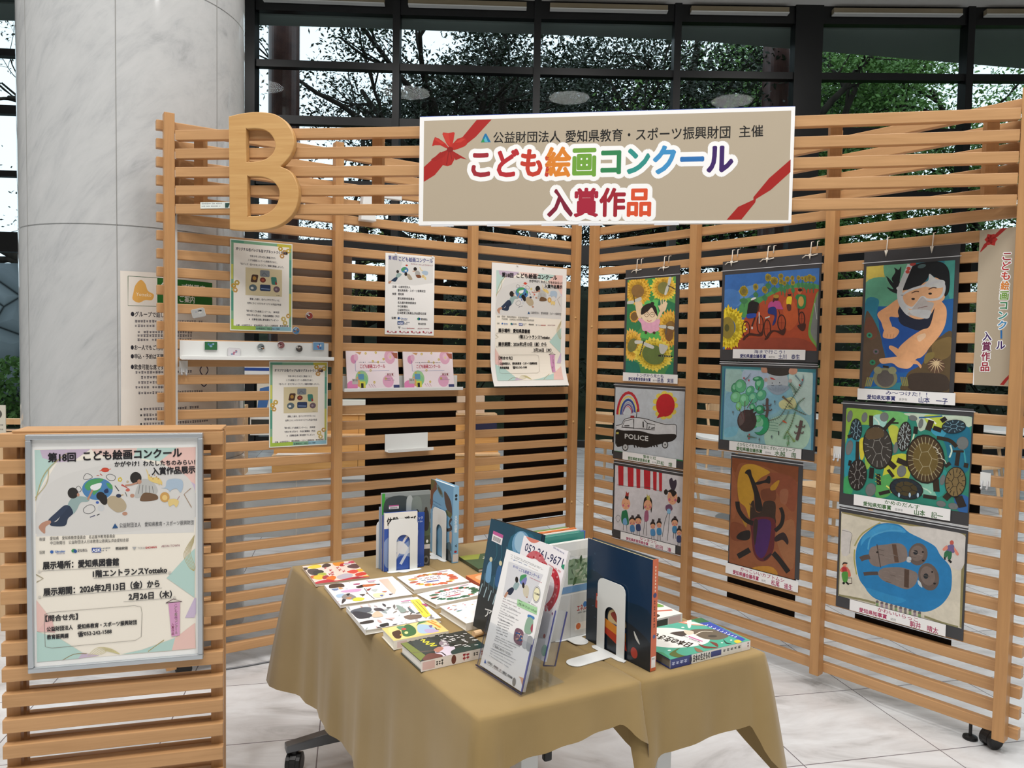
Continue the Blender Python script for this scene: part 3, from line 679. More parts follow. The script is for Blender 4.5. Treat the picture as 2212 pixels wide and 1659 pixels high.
def vbanner(c):
    c.page('#b3a691'); c.rect(2099, 480, 2101.5, 840, '#efefee')
    c.poly([(2114, 542), (2122, 527), (2136, 515), (2128, 532), (2114, 545)], '#a32a26'); c.poly([(2136, 515), (2160, 492), (2172, 492), (2150, 512)], '#a32a26'); c.petals(2137, 517, 3, 16, 6, '#b12d28', .8); c.ell(2137, 517, 4, 4, '#8f1d1a')
    c.poly([(2156, 832), (2166, 820), (2178, 808), (2178, 815), (2164, 833)], '#a32a26')
    c.vtext(TITLE, 2171, 542, 756, 20, CO, .03, '#f3f3f2', 2.5, -14); c.vtext('入賞作品', 2130, 715, 802, 20, ['#3f2163', '#6d1f4c', '#8f1f3f', '#9c2033'], .03, '#f3f3f2', 2.5, -6)
card('vertical_banner', 'narrow beige upright banner with red bow beside the end post', 'banner', FRr, 2.020, 1.333, 0.122, 0.568, 0.002, 0.002, M['print'], vbanner, None, ((2113, 496), (2196, 490), (2179, 836), (2099, 832)), lay='backing_board')

# badge workshop flyers
def flyer(c):
    c.page('#e9ece2'); q = lambda a: a
    c.rect(12, 12, 738, 1088, '#7fae8e')
    for i, (x0, y0, x1, y1, col) in enumerate(((12, 12, 160, 40, '#5d9c84'), (560, 12, 738, 60, '#c9c04a'), (12, 300, 36, 480, '#c9cb62'), (700, 620, 738, 900, '#c2c060'), (12, 960, 300, 1088, '#a3bf4c'), (500, 1040, 738, 1088, '#8fbccb'), (700, 200, 738, 420, '#579a86'), (12, 620, 36, 860, '#4f9580'))): c.rect(x0, y0, x1, y1, col)
    c.rect(40, 46, 710, 1040, '#f1ede4')
    for cx, cy, col in ((600, 70, '#e3c04e'), (650, 110, '#dba65c'), (700, 90, '#dfc25a'), (620, 160, '#e0b070'), (40, 560, '#e0b44e'), (80, 520, '#e3c264'), (60, 610, '#e2b56a'), (640, 940, '#e6cf86'), (700, 900, '#e0b870'), (660, 990, '#e3cd88')): c.petals(cx, cy, 10, 34, 6, col, .9)
    c.text('オリジナル缶バッジ＆缶マグネットづくり体験', (66, 130), (690, 138), 34, '#1e1d3a', .035)
    k = '#26263c'
    for s_, x0, x1, y in (('令和８年１月10日に開催された', 230, 540, 200), ('こども絵画コンクール表彰式のあと、', 210, 560, 250), ('「缶バッジ・缶マグネットづくり」体験を開催しました。', 120, 640, 302), ('愛着した絵を、缶バッジやマグネットに', 230, 590, 720), ('世界にひとつだけのオリジナル作品が完成', 200, 610, 772), ('「第19回こども絵画コンクール」（来年度）', 190, 590, 868), ('令和８年８月から　作品応募開始（予定）', 190, 590, 918), ('※　応募者全員に参加賞をプレゼント', 220, 580, 968)): c.text(s_, (x0, y), (x1, y + 4), 23, k, .02)
    c.text('主催　公益財団法人　愛知県教育・スポーツ振興財団　教育振興課', (70, 1042), (700, 1038), 20, k, .01); c.text('お問合せ：052-242-1588', (310, 1078), (590, 1076), 20, k, .01)
    c.rect(180, 330, 620, 665, '#d3c6a0')
    def pill(x0, y0, x1, y1, col, sh=0): c.blob([(x0 + sh, y0), (x1 + sh, y0), (x1, y1), (x0, y1)], col); 
    def rr(x0, y0, x1, y1, col, sh=0):
        r = 10; c.poly([(x0 + sh + r, y0), (x1 + sh - r, y0), (x1 + sh, y0 + r), (x1, y1 - r), (x1 - r, y1), (x0 + r, y1), (x0, y1 - r), (x0 + sh, y0 + r)], col)
    rr(352, 350, 468, 430, '#7b8288'); c.line([(375, 415), (400, 380), (440, 415)], 6, '#4c5257'); rr(240, 410, 318, 505, '#4b3329', 14); c.ell(285, 455, 22, 24, '#a8803c')
    rr(492, 425, 560, 520, '#3f7f70', -8); c.poly([(535, 470), (558, 500), (556, 518), (538, 515)], '#a22f33'); c.ell(386, 470, 36, 32, '#6f3028'); c.ell(386, 470, 18, 15, '#a4543c')
    c.ell(268, 572, 47, 42, '#56676f'); c.ell(258, 576, 18, 15, '#d5d5d0'); rr(352, 525, 480, 605, '#2c3b5c'); c.line([(365, 575), (470, 580)], 12, '#7d93b4'); c.ell(554, 575, 40, 38, '#6a5660'); c.ell(548, 575, 15, 14, '#9a8a90'); c.dash(550, 655, 592, 656, 9, '#665')
FQ = ((0, 0), (750, 0), (750, 1100), (0, 1100))
card('laminated_flyer', 'laminated badge workshop flyer hanging just below the wooden letter', 'flyer', FL, -1.940, 1.496, 0.270, 0.397, 0.001, 0.0015, M['gloss'], flyer, 'badge workshop flyers', FQ, '#f0f0ea', 'laminate')
card('laminated_flyer', 'laminated badge workshop flyer hanging under the long white ledge', 'flyer', FL, -1.772, 0.972, 0.269, 0.390, 0.001, 0.0015, M['gloss'], flyer, 'badge workshop flyers', FQ, '#f0f0ea', 'laminate')
def sponsor(c):
    c.page('#f0efec'); c.poly([(525, 150), (985, 180), (985, 430), (800, 460), (522, 452)], '#dddcd9'); c.poly([(525, 150), (680, 165), (640, 340), (522, 452)], '#cfcecb')
    c.text('第18回', (526, 200), (612, 202), 38, '#3a3f7d', .03); c.text(TITLE, (632, 212), (982, 222), 42, '#39407f', .03); c.text('かがやけ！わたしたちのみらい！', (755, 248), (982, 258), 17, '#8a3c4c', .02)
    c.ell(692, 303, 38, 30, '#4a7fb0', 0, 24); c.blob([(660, 300), (672, 280), (704, 276), (690, 300), (670, 318)], '#4f9a5e'); c.blob([(690, 310), (712, 300), (708, 320)], '#e4e6e6'); c.ell(712, 255, 12, 8, '#b9412f')
    c.blob([(612, 345), (640, 336), (662, 352), (626, 385), (600, 385)], '#8fa8a4'); c.blob([(606, 378), (620, 392), (596, 426), (562, 420), (545, 428), (570, 400)], '#263a52'); c.ell(620, 322, 14, 16, '#2a2320'); c.blob([(526, 430), (545, 418), (560, 422), (540, 446), (530, 446)], '#b98a72')
    c.blob([(716, 350), (740, 345), (772, 395), (744, 404), (722, 380)], '#a89c88'); c.ell(704, 345, 15, 20, '#2a201d'); c.ell(800, 290, 18, 19, '#2a2320'); c.blob([(806, 310), (840, 312), (852, 350), (820, 362), (800, 345)], '#a9a7a3'); c.blob([(806, 352), (852, 352), (862, 376), (826, 382)], '#7a4a30'); c.line([(802, 312), (772, 314)], 8, '#c59a80')
    c.blob([(868, 320), (890, 306), (928, 312), (934, 335), (915, 352), (880, 338)], '#a9bccd'); c.ell(882, 364, 16, 16, '#d8ba7a'); c.blob([(890, 370), (910, 368), (914, 400), (896, 392)], '#e0cb92'); c.line([(846, 270), (862, 300), (880, 306)], 10, '#dfcf9a')
    k = '#2a2a33'
    for s_, x0, x1, y in (('主催：公益財団法人', 566, 752, 488), ('愛知県教育・スポーツ振興財団', 622, 905, 526), ('後援：愛知県', 566, 684, 562), ('愛知県教育委員会', 622, 792, 608), ('名古屋市教育委員会', 622, 810, 650), ('中日新聞社', 622, 726, 688), ('公益財団法人', 622, 745, 724), ('日本教育公務員弘済会愛知支部', 620, 914, 756), ('協賛：', 560, 612, 806)): c.text(s_, (x0, y), (x1, y + 2), 22, k, .02)
    c.ell(633, 798, 12, 13, '#24508f'); c.text('Gibraltar', (652, 808), (724, 810), 17, '#4a6ea8', .02); c.dash(655, 820, 722, 821, 8, '#778'); c.ell(836, 802, 14, 14, '#2f8a55'); c.ell(846, 802, 10, 12, '#1d4d8c'); c.text('愛知教弘', (862, 814), (928, 815), 19, k, .02)
    c.rect(620, 828, 684, 865, '#2b4a7c'); c.text('ASK', (625, 861), (680, 862), 27, '#eef', .02); c.dash(686, 845, 744, 846, 11, '#3d4a66'); c.dash(686, 860, 724, 861, 11, '#3d4a66'); c.text('明治安田', (832, 862), (910, 863), 19, k, .02)
    c.poly([(624, 882), (654, 882), (640, 908)], '#8b8c8e'); c.text('TOKAI', (664, 908), (712, 908), 17, '#8a8a8c'); c.text('SHOHAN', (716, 908), (792, 908), 17, '#b3262e', .02); c.text('AEON TOWN', (826, 908), (945, 908), 17, '#7d2448')
    for x in (564, 688, 808, 926):
        c.line([(x - 40, 934), (x - 22, 946), (x - 8, 940), (x - 6, 928)], 5, '#a83044', True); c.line([(x + 6, 928), (x + 8, 940), (x + 22, 946), (x + 40, 938)], 5, '#a83044', True); c.ell(x - 40, 934, 9, 9, '#a83044'); c.ell(x + 40, 938, 9, 9, '#a83044')
t = card('sponsor_notice', 'white contest notice listing organisers, pinned in the middle bay of the screen', 'notice', FL, -1.219, 1.498, 0.266, 0.396, 0.001, 0.0015, M['print'], sponsor, None, ((495, 130), (1003, 160), (993, 970), (493, 962)), '#f0f0ee', 'sheet_backing')
for x in (-1.165, -0.965):
    b = MB(); b.lathe(FL.P(x, 1.893, 0.003), [(0.006, 0), (0.005, 0.004)], 10, FL.n); b.build('pin', M['white'], t)
# ------------------------------------------------------------------ the nine paintings
SK = '#d7a077'
def p_sunflower(c):
    c.page('#4f8f4e'); c.rect(460, 280, 1060, 700, '#5d9c52')
    for pts, col in (([(640, 600), (860, 580), (900, 780), (620, 800)], '#63bf66'), ([(480, 640), (640, 700), (640, 900), (480, 960)], '#2f7a4e'), ([(860, 560), (1050, 600), (1050, 680), (870, 720)], '#2d7550'), ([(470, 1280), (620, 1290), (640, 1440), (470, 1440)], '#1f7160'), ([(680, 930), (900, 920), (880, 1000), (660, 1000)], '#58b256'), ([(1000, 1280), (1050, 1280), (1040, 1440), (930, 1440)], '#2a7a5c'), ([(740, 350), (800, 340), (790, 560), (740, 560)], '#3f9450')): c.blob(pts, col)
    def sf(x, y, r0, r1, n, pc, cc, sy=1.0, rx=1.0):
        c.petals(x, y, r0 * .8, r1, n, pc, .75, random.uniform(0, 20), sy); c.petals(x, y, r0 * .8, r1 * .86, n, '#e9b945' if pc != '#e9d356' else '#dcc23f', .45, 8, sy); c.ell(x, y, r0 * rx, r0 * sy, cc, 20)
    sf(605, 480, 74, 172, 26, '#e3ad31', '#8d6a3c'); sf(905, 430, 68, 162, 26, '#ead04c', '#7f7d45'); sf(570, 765, 42, 62, 16, '#cf7f33', '#7c5c34', 1.2); sf(985, 880, 60, 150, 24, '#e3a842', '#86602f', 1.5); sf(552, 1090, 54, 130, 24, '#e6b355', '#6e7040', 1.5); sf(800, 1185, 135, 235, 30, '#e9d356', '#61753d', .82)
    c.ell(980, 950, 48, 75, '#7c5733'); c.ell(985, 830, 32, 30, '#8a6a38')
    # waving child
    c.blob([(575, 600), (600, 590), (640, 660), (655, 760), (640, 800), (600, 740)], '#e6cba6'); c.blob([(920, 580), (945, 600), (900, 700), (860, 780), (830, 800), (850, 730), (880, 660)], '#e6cba6')
    for x0, y0, x1, y1 in ((596, 610, 588, 596), (608, 640, 606, 596), (624, 640, 624, 590), (642, 645, 646, 592), (656, 660, 662, 640), (886, 640, 876, 570), (906, 640, 904, 560), (924, 640, 930, 570), (936, 640, 948, 592), (872, 680, 852, 628)): c.line([(x0, y0), (x1, y1)], 15, '#e6cba6')
    c.blob([(580, 600), (650, 600), (660, 660), (610, 690)], '#e6cba6'); c.blob([(870, 620), (940, 610), (930, 680), (880, 690)], '#e6cba6')
    c.blob([(650, 840), (614, 800), (640, 780), (740, 800), (850, 780), (872, 800), (858, 860), (866, 900), (830, 920), (800, 930), (760, 945), (720, 925), (670, 915)], '#dfa6bd')
    c.ell(745, 735, 96, 92, '#ecd4b4'); c.blob([(650, 740), (660, 660), (720, 615), (770, 612), (820, 650), (840, 730), (838, 750), (800, 700), (770, 655), (720, 705)], '#2a2220'); c.ell(778, 610, 22, 20, '#2a2220')
    for x in (713, 780): c.ring([(x - 30, 735), (x, 706), (x + 30, 735), (x, 762)], 5, '#7c5636'); c.line([(x - 15, 738), (x, 728), (x + 15, 738)], 4, '#43302a', True)
    c.line([(720, 800), (745, 812), (772, 796)], 6, '#c4505c', True); c.ell(708, 938, 16, 18, '#4a3226'); c.ell(805, 936, 17, 15, '#4a3226')
    # dragonflies
    W_ = '#c9c9bf'
    for p in ([(950, 400), (965, 310), (995, 310), (975, 395)], [(915, 498), (940, 405), (968, 405), (940, 500)], [(490, 600), (560, 590), (560, 620), (490, 630)], [(570, 580), (640, 545), (650, 580), (590, 600)], [(865, 850), (940, 845), (940, 880), (870, 875)], [(965, 855), (1030, 855), (1030, 890), (970, 880)], [(585, 1035), (670, 1035), (672, 1060), (590, 1072)], [(695, 1050), (800, 1085), (790, 1118), (690, 1085)], [(865, 1070), (900, 1060), (970, 1085), (925, 1165), (880, 1160)]): c.blob(p, W_)
    c.line([(955, 402), (1000, 415), (1042, 438)], 9, '#3c3c36'); c.line([(560, 530), (572, 605)], 11, '#39342c'); c.line([(955, 850), (940, 950)], 14, '#5d5c55')
    c.line([(688, 1030), (665, 1120), (640, 1200)], 13, '#22231f'); c.line([(860, 1192), (1025, 1196)], 16, '#1d1f1c')
    for k in range(6): c.line([(676 - k * 7, 1080 + k * 20), (684 - k * 7, 1082 + k * 20)], 4, '#d7d9b8'); c.ell(900 + k * 20, 1194, 3, 8, '#c9d6a0')
def p_police(c):
    c.page('#b9c0c6')
    def arch(r, wd, col): c.line([(372 - r * 1.0, 385)] + [(372 + r * math.cos(R(a)), 385 - 2.05 * r * math.sin(R(a))) for a in range(170, 9, -16)] + [(372 + r * .75, 350)], wd, col)
    for r, wd, col in ((92, 22, '#b32a33'), (76, 12, '#dcc35c'), (62, 17, '#2c4a8e'), (50, 9, '#8b8f9b'), (42, 10, '#5f3a78'), (33, 9, '#c9483c'), (24, 10, '#cf7a36'), (14, 9, '#5f9a55')): arch(r, wd, col)
    c.blob([(330, 380), (350, 330), (378, 320), (400, 360), (380, 385)], '#bcc3c8')
    for k in range(11): a = R(k * 33); c.ell(690 + 82 * math.cos(a), 298 + 98 * math.sin(a), 28, 24, '#d9c552')
    c.ell(692, 296, 80, 98, '#b8242c'); c.poly([(620, 410), (640, 370), (690, 388)], '#b8242c')
    c.poly([(272, 480), (320, 465), (345, 420), (420, 408), (520, 415), (600, 435), (720, 455), (785, 462), (790, 560), (272, 560)], '#ccced0')
    c.blob([(274, 520), (340, 520), (480, 520), (600, 545), (780, 540), (770, 590), (680, 620), (600, 640), (540, 660), (480, 655), (420, 640), (340, 650), (280, 650)], '#201e1d')
    for k in range(9): c.line([(430 + k * 24, 630), (440 + k * 24, 662 - k * 1.5)], 12, '#201e1d')
    c.line([(272, 480), (322, 465), (345, 425), (420, 408), (520, 415), (600, 437), (700, 460), (785, 462), (790, 545)], 5, '#232122', True)
    c.line([(325, 492), (345, 440), (420, 420), (425, 495), (325, 492)], 5, '#232122'); c.line([(425, 420), (425, 505)], 6, '#232122'); c.line([(510, 425), (545, 455), (608, 465), (605, 508), (320, 492)], 5, '#232122'); c.line([(540, 450), (540, 505)], 6, '#232122'); c.line([(505, 440), (508, 490)], 12, '#2f2d2d')
    c.line([(445, 410), (452, 335)], 6, '#2a2525'); c.rect(395, 392, 428, 412, '#8d2a2e'); c.line([(555, 500), (560, 480)], 8, '#222'); c.line([(575, 495), (605, 490)], 9, '#333'); c.line([(345, 480), (388, 478)], 8, '#333')
    for x, y in ((358, 660), (697, 630)): c.ell(x, y, 27, 31, '#232122'); c.ell(x, y, 20, 24, '#b4b7b8'); c.ell(x, y, 6, 7, '#333')
    c.text('POLICE', (352, 588), (552, 605), 46, '#c9cac8', .03); c.rect(276, 535, 298, 552, '#b9b25a'); c.line([(272, 490), (272, 640)], 4, '#333')
    c.poly([(262, 692), (850, 754), (850, 768), (262, 700)], '#2f7a45')
def p_festival(c):
    c.page('#cbc8cb')
    for x0, x1 in ((290, 337), (372, 424), (447, 482), (512, 568), (590, 622), (640, 668)): c.poly([(x0, 805 + (x0 - 265) * .16), (x1, 805 + (x1 - 265) * .16), (x1 - 2, 985 + (x1 - 290) * .11 + random.uniform(-6, 8)), (x0 + 2, 985 + (x0 - 290) * .11)], '#b1262f')
    c.line([(280, 978), (370, 990), (470, 995), (560, 1000), (665, 1035)], 3, '#444', True)
    def face(x, y, rx, ry, hair='#26211f'):
        c.ell(x, y, rx, ry, '#d9a07c'); c.ell(x - rx * .6, y + ry * .3, rx * .22, ry * .2, '#c0607a'); c.ell(x + rx * .6, y + ry * .35, rx * .22, ry * .2, '#c0607a')
        for d in (-.35, .35): c.line([(x + d * rx - 4, y), (x + d * rx, y - 4), (x + d * rx + 4, y)], 2.2, '#332')
        c.line([(x - 5, y + ry * .5), (x, y + ry * .58), (x + 5, y + ry * .5)], 2.2, '#922')
    # tall figure in green
    c.blob([(318, 1215), (340, 1198), (365, 1205), (380, 1310), (350, 1325), (315, 1300)], '#23714a'); c.blob([(330, 1275), (355, 1265), (365, 1320), (330, 1320)], '#6fa0c8'); c.line([(332, 1315), (330, 1372)], 4, '#444'); c.line([(358, 1320), (362, 1380)], 4, '#444'); face(355, 1140, 38, 52)
    c.poly([(345, 1090), (352, 1065), (380, 1075), (376, 1108)], '#211d1c'); c.poly([(352, 1072), (358, 1030), (370, 1050), (384, 1038), (378, 1078)], '#9a3028'); c.ring([(265, 1265), (285, 1240), (305, 1262), (285, 1302)], 3, '#444')
    # figure with dark curls
    c.blob([(508, 1130), (520, 1085), (560, 1080), (582, 1120), (575, 1215), (560, 1160), (520, 1170), (505, 1190)], '#26211f'); face(545, 1150, 34, 46); c.poly([(535, 1100), (538, 1050), (548, 1075), (560, 1060), (565, 1110)], '#b3aa4e'); c.blob([(520, 1205), (548, 1200), (548, 1280), (515, 1285)], '#9b5a74'); c.line([(518, 1285), (505, 1405)], 4, '#444'); c.line([(536, 1285), (532, 1415)], 4, '#444')
    # tall figure with bunches
    c.ell(700, 1035, 17, 24, '#26211f'); c.ell(806, 1100, 16, 28, '#26211f'); face(755, 1080, 42, 62); c.blob([(715, 1030), (750, 1010), (790, 1040), (760, 1075), (740, 1040)], '#26211f'); c.blob([(728, 935), (750, 915), (762, 940), (785, 930), (790, 970), (770, 1020), (740, 1000)], '#39303f')
    c.blob([(700, 1150), (740, 1140), (756, 1180), (730, 1200), (700, 1190)], '#6d4a66'); c.blob([(712, 1180), (738, 1180), (736, 1220), (712, 1215)], '#7fb0cf'); c.line([(715, 1215), (690, 1290), (668, 1420)], 4, '#444', True); c.line([(730, 1215), (722, 1330), (712, 1450)], 4, '#444', True)
    for x, y, col in ((410, 1300, '#4a7fb0'), (462, 1290, '#34406a'), (588, 1330, '#4a86b5'), (642, 1320, '#3f86b4'), (775, 1300, '#3f7fa8'), (812, 1380, '#34406a')):
        s_ = 26 if y < 1310 else 20
        c.ell(x, y - 18, s_ * 1.1, s_ * 1.15, '#26211f'); face(x, y, s_, s_ * 1.1); c.blob([(x - 18, y + 30), (x + 14, y + 26), (x + 20, y + 78), (x - 16, y + 80)], col); c.line([(x - 8, y + 76), (x - 12, y + 130)], 4, '#444'); c.line([(x + 8, y + 76), (x + 10, y + 132)], 4, '#444'); c.poly([(x - 12, y - 38), (x - 6, y - 62), (x + 14, y - 58), (x + 12, y - 36)], '#3a3236')
def p_cycle(c):
    c.page('#3c6cab'); c.blob([(250, 420), (600, 400), (900, 420), (700, 560), (420, 640), (260, 620)], '#3565a6'); c.blob([(420, 640), (640, 560), (760, 560), (560, 720), (400, 840)], '#5b86b8'); c.blob([(240, 640), (420, 640), (440, 800), (240, 900)], '#4474b0')
    c.blob([(420, 900), (520, 740), (700, 720), (900, 620), (1100, 560), (1300, 540), (1480, 580), (1480, 680), (1100, 640), (760, 800), (520, 980)], '#4d8f52')
    c.blob([(225, 1420), (360, 1300), (480, 1040), (560, 930), (700, 800), (860, 690), (1050, 620), (1220, 602), (1400, 612), (1480, 660), (1450, 900), (1440, 1440), (700, 1460)], '#a8492c')
    c.blob([(500, 1250), (900, 1240), (1250, 1260), (1400, 1400), (700, 1420), (340, 1400)], '#93432f'); c.blob([(1000, 800), (1120, 760), (1200, 1000), (1050, 1150)], '#b9572f')
    c.blob([(1430, 680), (1480, 680), (1460, 1000), (1440, 1360), (1400, 1340), (1320, 1210), (1340, 1020), (1380, 860)], '#6f9a4a'); c.blob([(1445, 690), (1490, 680), (1470, 1330), (1400, 1280), (1350, 1170), (1370, 1020), (1405, 840)], '#777b78'); c.line([(1405, 800), (1420, 920), (1430, 1010)], 8, '#b9bcbb', True)
    for x, y, r in ((498, 645, 55), (652, 590, 34), (768, 628, 36), (814, 470, 40), (892, 515, 44), (976, 455, 30), (980, 520, 28), (1060, 490, 30), (1124, 478, 24), (1130, 540, 26), (1022, 545, 24), (1203, 478, 24), (1252, 480, 18), (1300, 490, 34), (1345, 480, 38), (1390, 490, 32)):
        c.line([(x, y), (x + 4, y + 150 + r)], 11, '#3a6a48'); c.blob([(x - r, y + r + 60), (x, y + r + 30), (x + r, y + r + 70), (x, y + r + 110)], '#3f774d'); c.petals(x, y, r * .5, r * 1.15, 14, '#b09a35', .8, 0, 1.2); c.ell(x, y, r * .5, r * .6, '#6d6230')
    c.petals(300, 1105, 90, 225, 24, '#ddbf27', .8, 0, 1.25, -110, 130); c.petals(300, 1105, 90, 190, 20, '#e8d03a', .55, 8, 1.25, -110, 130); c.ell(290, 1110, 88, 140, '#8d7c34'); c.ell(280, 1110, 30, 48, '#57552c')
    def wheel(x, y, rx, ry, rot=0): c.ring([(x + rx * math.cos(R(a)) , y + ry * math.sin(R(a))) for a in range(0, 360, 45)], 12, '#3a211c'); c.line([(x, y - ry), (x, y + ry)], 3, '#6a3328'); c.line([(x - rx, y), (x + rx, y)], 3, '#6a3328')
    wheel(525, 1130, 46, 100); wheel(705, 1070, 40, 110); wheel(795, 1125, 42, 115); wheel(980, 1050, 50, 100); wheel(1238, 1000, 38, 85)
    for p in ([(480, 1250), (560, 1180), (680, 1190), (740, 1150), (720, 1220), (560, 1210), (500, 1270)], [(760, 1260), (840, 1150), (960, 1150), (1030, 1120), (1000, 1210), (880, 1160), (800, 1250)], [(1180, 1090), (1280, 1060), (1280, 1130), (1240, 1160)]): c.blob(p, '#46251d')
    # riders
    c.blob([(560, 800), (600, 770), (680, 790), (690, 830), (650, 940), (545, 940), (548, 860)], '#1f1e1f'); c.blob([(540, 938), (650, 930), (640, 980), (545, 990)], '#27479b'); c.line([(640, 980), (600, 1090)], 20, '#3b2622'); c.line([(690, 830), (680, 900)], 18, '#5a2f22'); c.ell(615, 750, 26, 18, '#3b2a24'); c.blob([(590, 748), (620, 726), (660, 728), (640, 748), (600, 760)], '#d8dad8'); c.line([(694, 915), (694, 1060)], 12, '#d3d3d0'); c.ell(602, 1115, 10, 18, '#d3d3d0'); c.ell(532, 1128, 10, 12, '#d3d3d0')
    c.blob([(805, 850), (830, 790), (890, 770), (960, 780), (985, 840), (1000, 880), (900, 870), (815, 860)], '#b04a83'); c.blob([(820, 860), (900, 850), (920, 940), (900, 1050), (860, 1080), (890, 960), (810, 930)], '#26316f'); c.blob([(870, 790), (885, 730), (945, 740), (925, 770), (900, 770)], '#46261f'); c.ell(915, 712, 38, 24, '#a3802f'); c.line([(945, 890), (965, 970)], 9, '#46251d'); c.line([(770, 990), (830, 970)], 16, '#c9c9c4')
    c.blob([(1045, 770), (1060, 720), (1110, 718), (1115, 760), (1100, 820), (1050, 815)], '#dcc22c'); c.ell(1085, 690, 24, 18, '#2f1f1d'); c.ell(1086, 674, 22, 12, '#a33a2c'); c.blob([(1050, 820), (1100, 820), (1100, 890), (1060, 890)], '#5a2f26')
    c.blob([(1160, 730), (1190, 690), (1270, 695), (1298, 730), (1280, 860), (1190, 865), (1185, 770)], '#2f7b45'); c.ell(1233, 780, 36, 66, '#c99a52'); c.ell(1218, 655, 28, 34, '#b9663f'); c.ell(1222, 634, 26, 20, '#231a19'); c.line([(1200, 870), (1200, 960)], 16, '#5b2b22')
def p_pond(c):
    c.page('#86b4bd'); c.blob([(300, 250), (500, 250), (560, 500), (300, 560)], '#9dbfb9'); c.blob([(560, 250), (880, 280), (880, 500), (560, 480)], '#a9bcd0'); c.blob([(300, 600), (480, 700), (480, 1100), (280, 1200)], '#79a8bd'); c.blob([(880, 600), (1150, 560), (1100, 800), (900, 900)], '#7fb0c4'); c.blob([(1200, 300), (1530, 300), (1520, 900), (1300, 700)], '#b7cfc9'); c.blob([(900, 1000), (1300, 900), (1500, 1100), (1400, 1400), (900, 1380)], '#a9cbb6'); c.blob([(1060, 720), (1250, 650), (1300, 800), (1100, 820)], '#cfd09a'); c.blob([(300, 1100), (460, 1080), (440, 1200), (290, 1220)], '#74b0c4')
    c.poly([(245, 205), (1590, 245), (1590, 300), (1300, 282), (800, 262), (290, 240), (262, 1270), (222, 1255)], '#3f7d86'); c.line([(285, 240), (262, 700), (240, 1260)], 16, '#33618a', True); c.poly([(1540, 300), (1590, 290), (1560, 1440), (1515, 1430)], '#4b86a0'); c.line([(300, 245), (540, 250), (800, 262)], 12, '#7fb6b4')
    def leaf(x, y, rx, ry, rot, col): c.ell(x, y, rx * 1.06, ry * 1.06, '#2f5a44', rot); c.ell(x, y, rx, ry, col, rot); c.ell(x - rx * .2, y - ry * .2, rx * .5, ry * .5, '#7fc09a', rot)
    for x, y, rx, ry, rot, col in ((430, 520, 55, 75, 10, '#3f8f63'), (505, 490, 78, 92, 0, '#5aa878'), (440, 650, 72, 78, 20, '#6cb27f'), (562, 690, 68, 90, 0, '#63ad7c'), (640, 560, 55, 75, 30, '#4d9d74'), (690, 660, 68, 78, 10, '#57a487'), (775, 460, 62, 92, 8, '#459a6d'), (800, 620, 66, 78, 30, '#4fa07a'), (745, 385, 64, 32, -8, '#3a8a60'), (482, 780, 40, 62, 0, '#74b26e'), (680, 800, 42, 58, -20, '#3f9468'), (785, 830, 66, 62, 0, '#2f8a5c'), (800, 1050, 112, 145, 10, '#2f9a66'), (755, 960, 44, 50, 0, '#5bb57a')): leaf(x, y, rx, ry, rot, col)
    c.blob([(690, 1110), (760, 1080), (830, 1080), (780, 1150), (700, 1150)], '#88b6bd'); c.ell(600, 990, 138, 160, '#3f3534'); c.blob([(640, 850), (700, 820), (680, 880), (740, 860), (700, 930), (740, 1000), (680, 1000)], '#3a3030'); c.blob([(480, 950), (540, 860), (560, 1000), (500, 1060)], '#5d504e')
    for p in ([(570, 705), (565, 1000)], [(680, 680), (600, 810)], [(485, 810), (545, 970)], [(770, 500), (760, 545)], [(725, 720), (730, 770)]): c.line(p, 9, '#5d3338')
    # upside down face looking in
    c.ell(865, 400, 26, 30, '#b29a92'); c.ell(1215, 415, 26, 30, '#b5a5a0'); c.ell(1037, 430, 152, 170, '#a9b1b6'); c.blob([(890, 480), (1190, 490), (1160, 560), (1040, 620), (930, 570)], '#8b9aa8'); c.blob([(840, 210), (880, 215), (1200, 225), (1230, 240), (1190, 320), (1040, 345), (890, 300)], '#38332f')
    for k in range(16): c.line([(900 + k * 17, 500 + (k % 3) * 12), (925 + k * 14, 585 - abs(8 - k) * 5)], 4, '#6f7d8c')
    c.blob([(925, 368), (960, 372), (1005, 400), (950, 392)], '#b33b39'); c.line([(945, 482), (985, 485)], 7, '#4e545b'); c.line([(1050, 480), (1100, 472)], 7, '#4e545b'); c.ell(957, 448, 7, 10, '#3e444c'); c.ell(1062, 442, 7, 10, '#3e444c'); c.blob([(800, 215), (870, 220), (885, 290), (850, 298), (806, 285)], '#b98a70'); c.blob([(1210, 235), (1310, 240), (1305, 300), (1250, 325), (1195, 300)], '#c08f76')
    def sprig(pts, n, col, l=32):
        c.line(pts, 7, '#6b5648', True); sp = spline(pts, 6, False)
        for k in range(n):
            i = int(k * (len(sp) - 2) / n); (x, y), (x2, y2) = sp[i], sp[i + 1]; d = math.hypot(x2 - x, y2 - y) or 1; nx, ny = -(y2 - y) / d, (x2 - x) / d
            for sg in (-1, 1): c.line([(x, y), (x + sg * nx * l, y + sg * ny * l)], 7, col, taper=True)
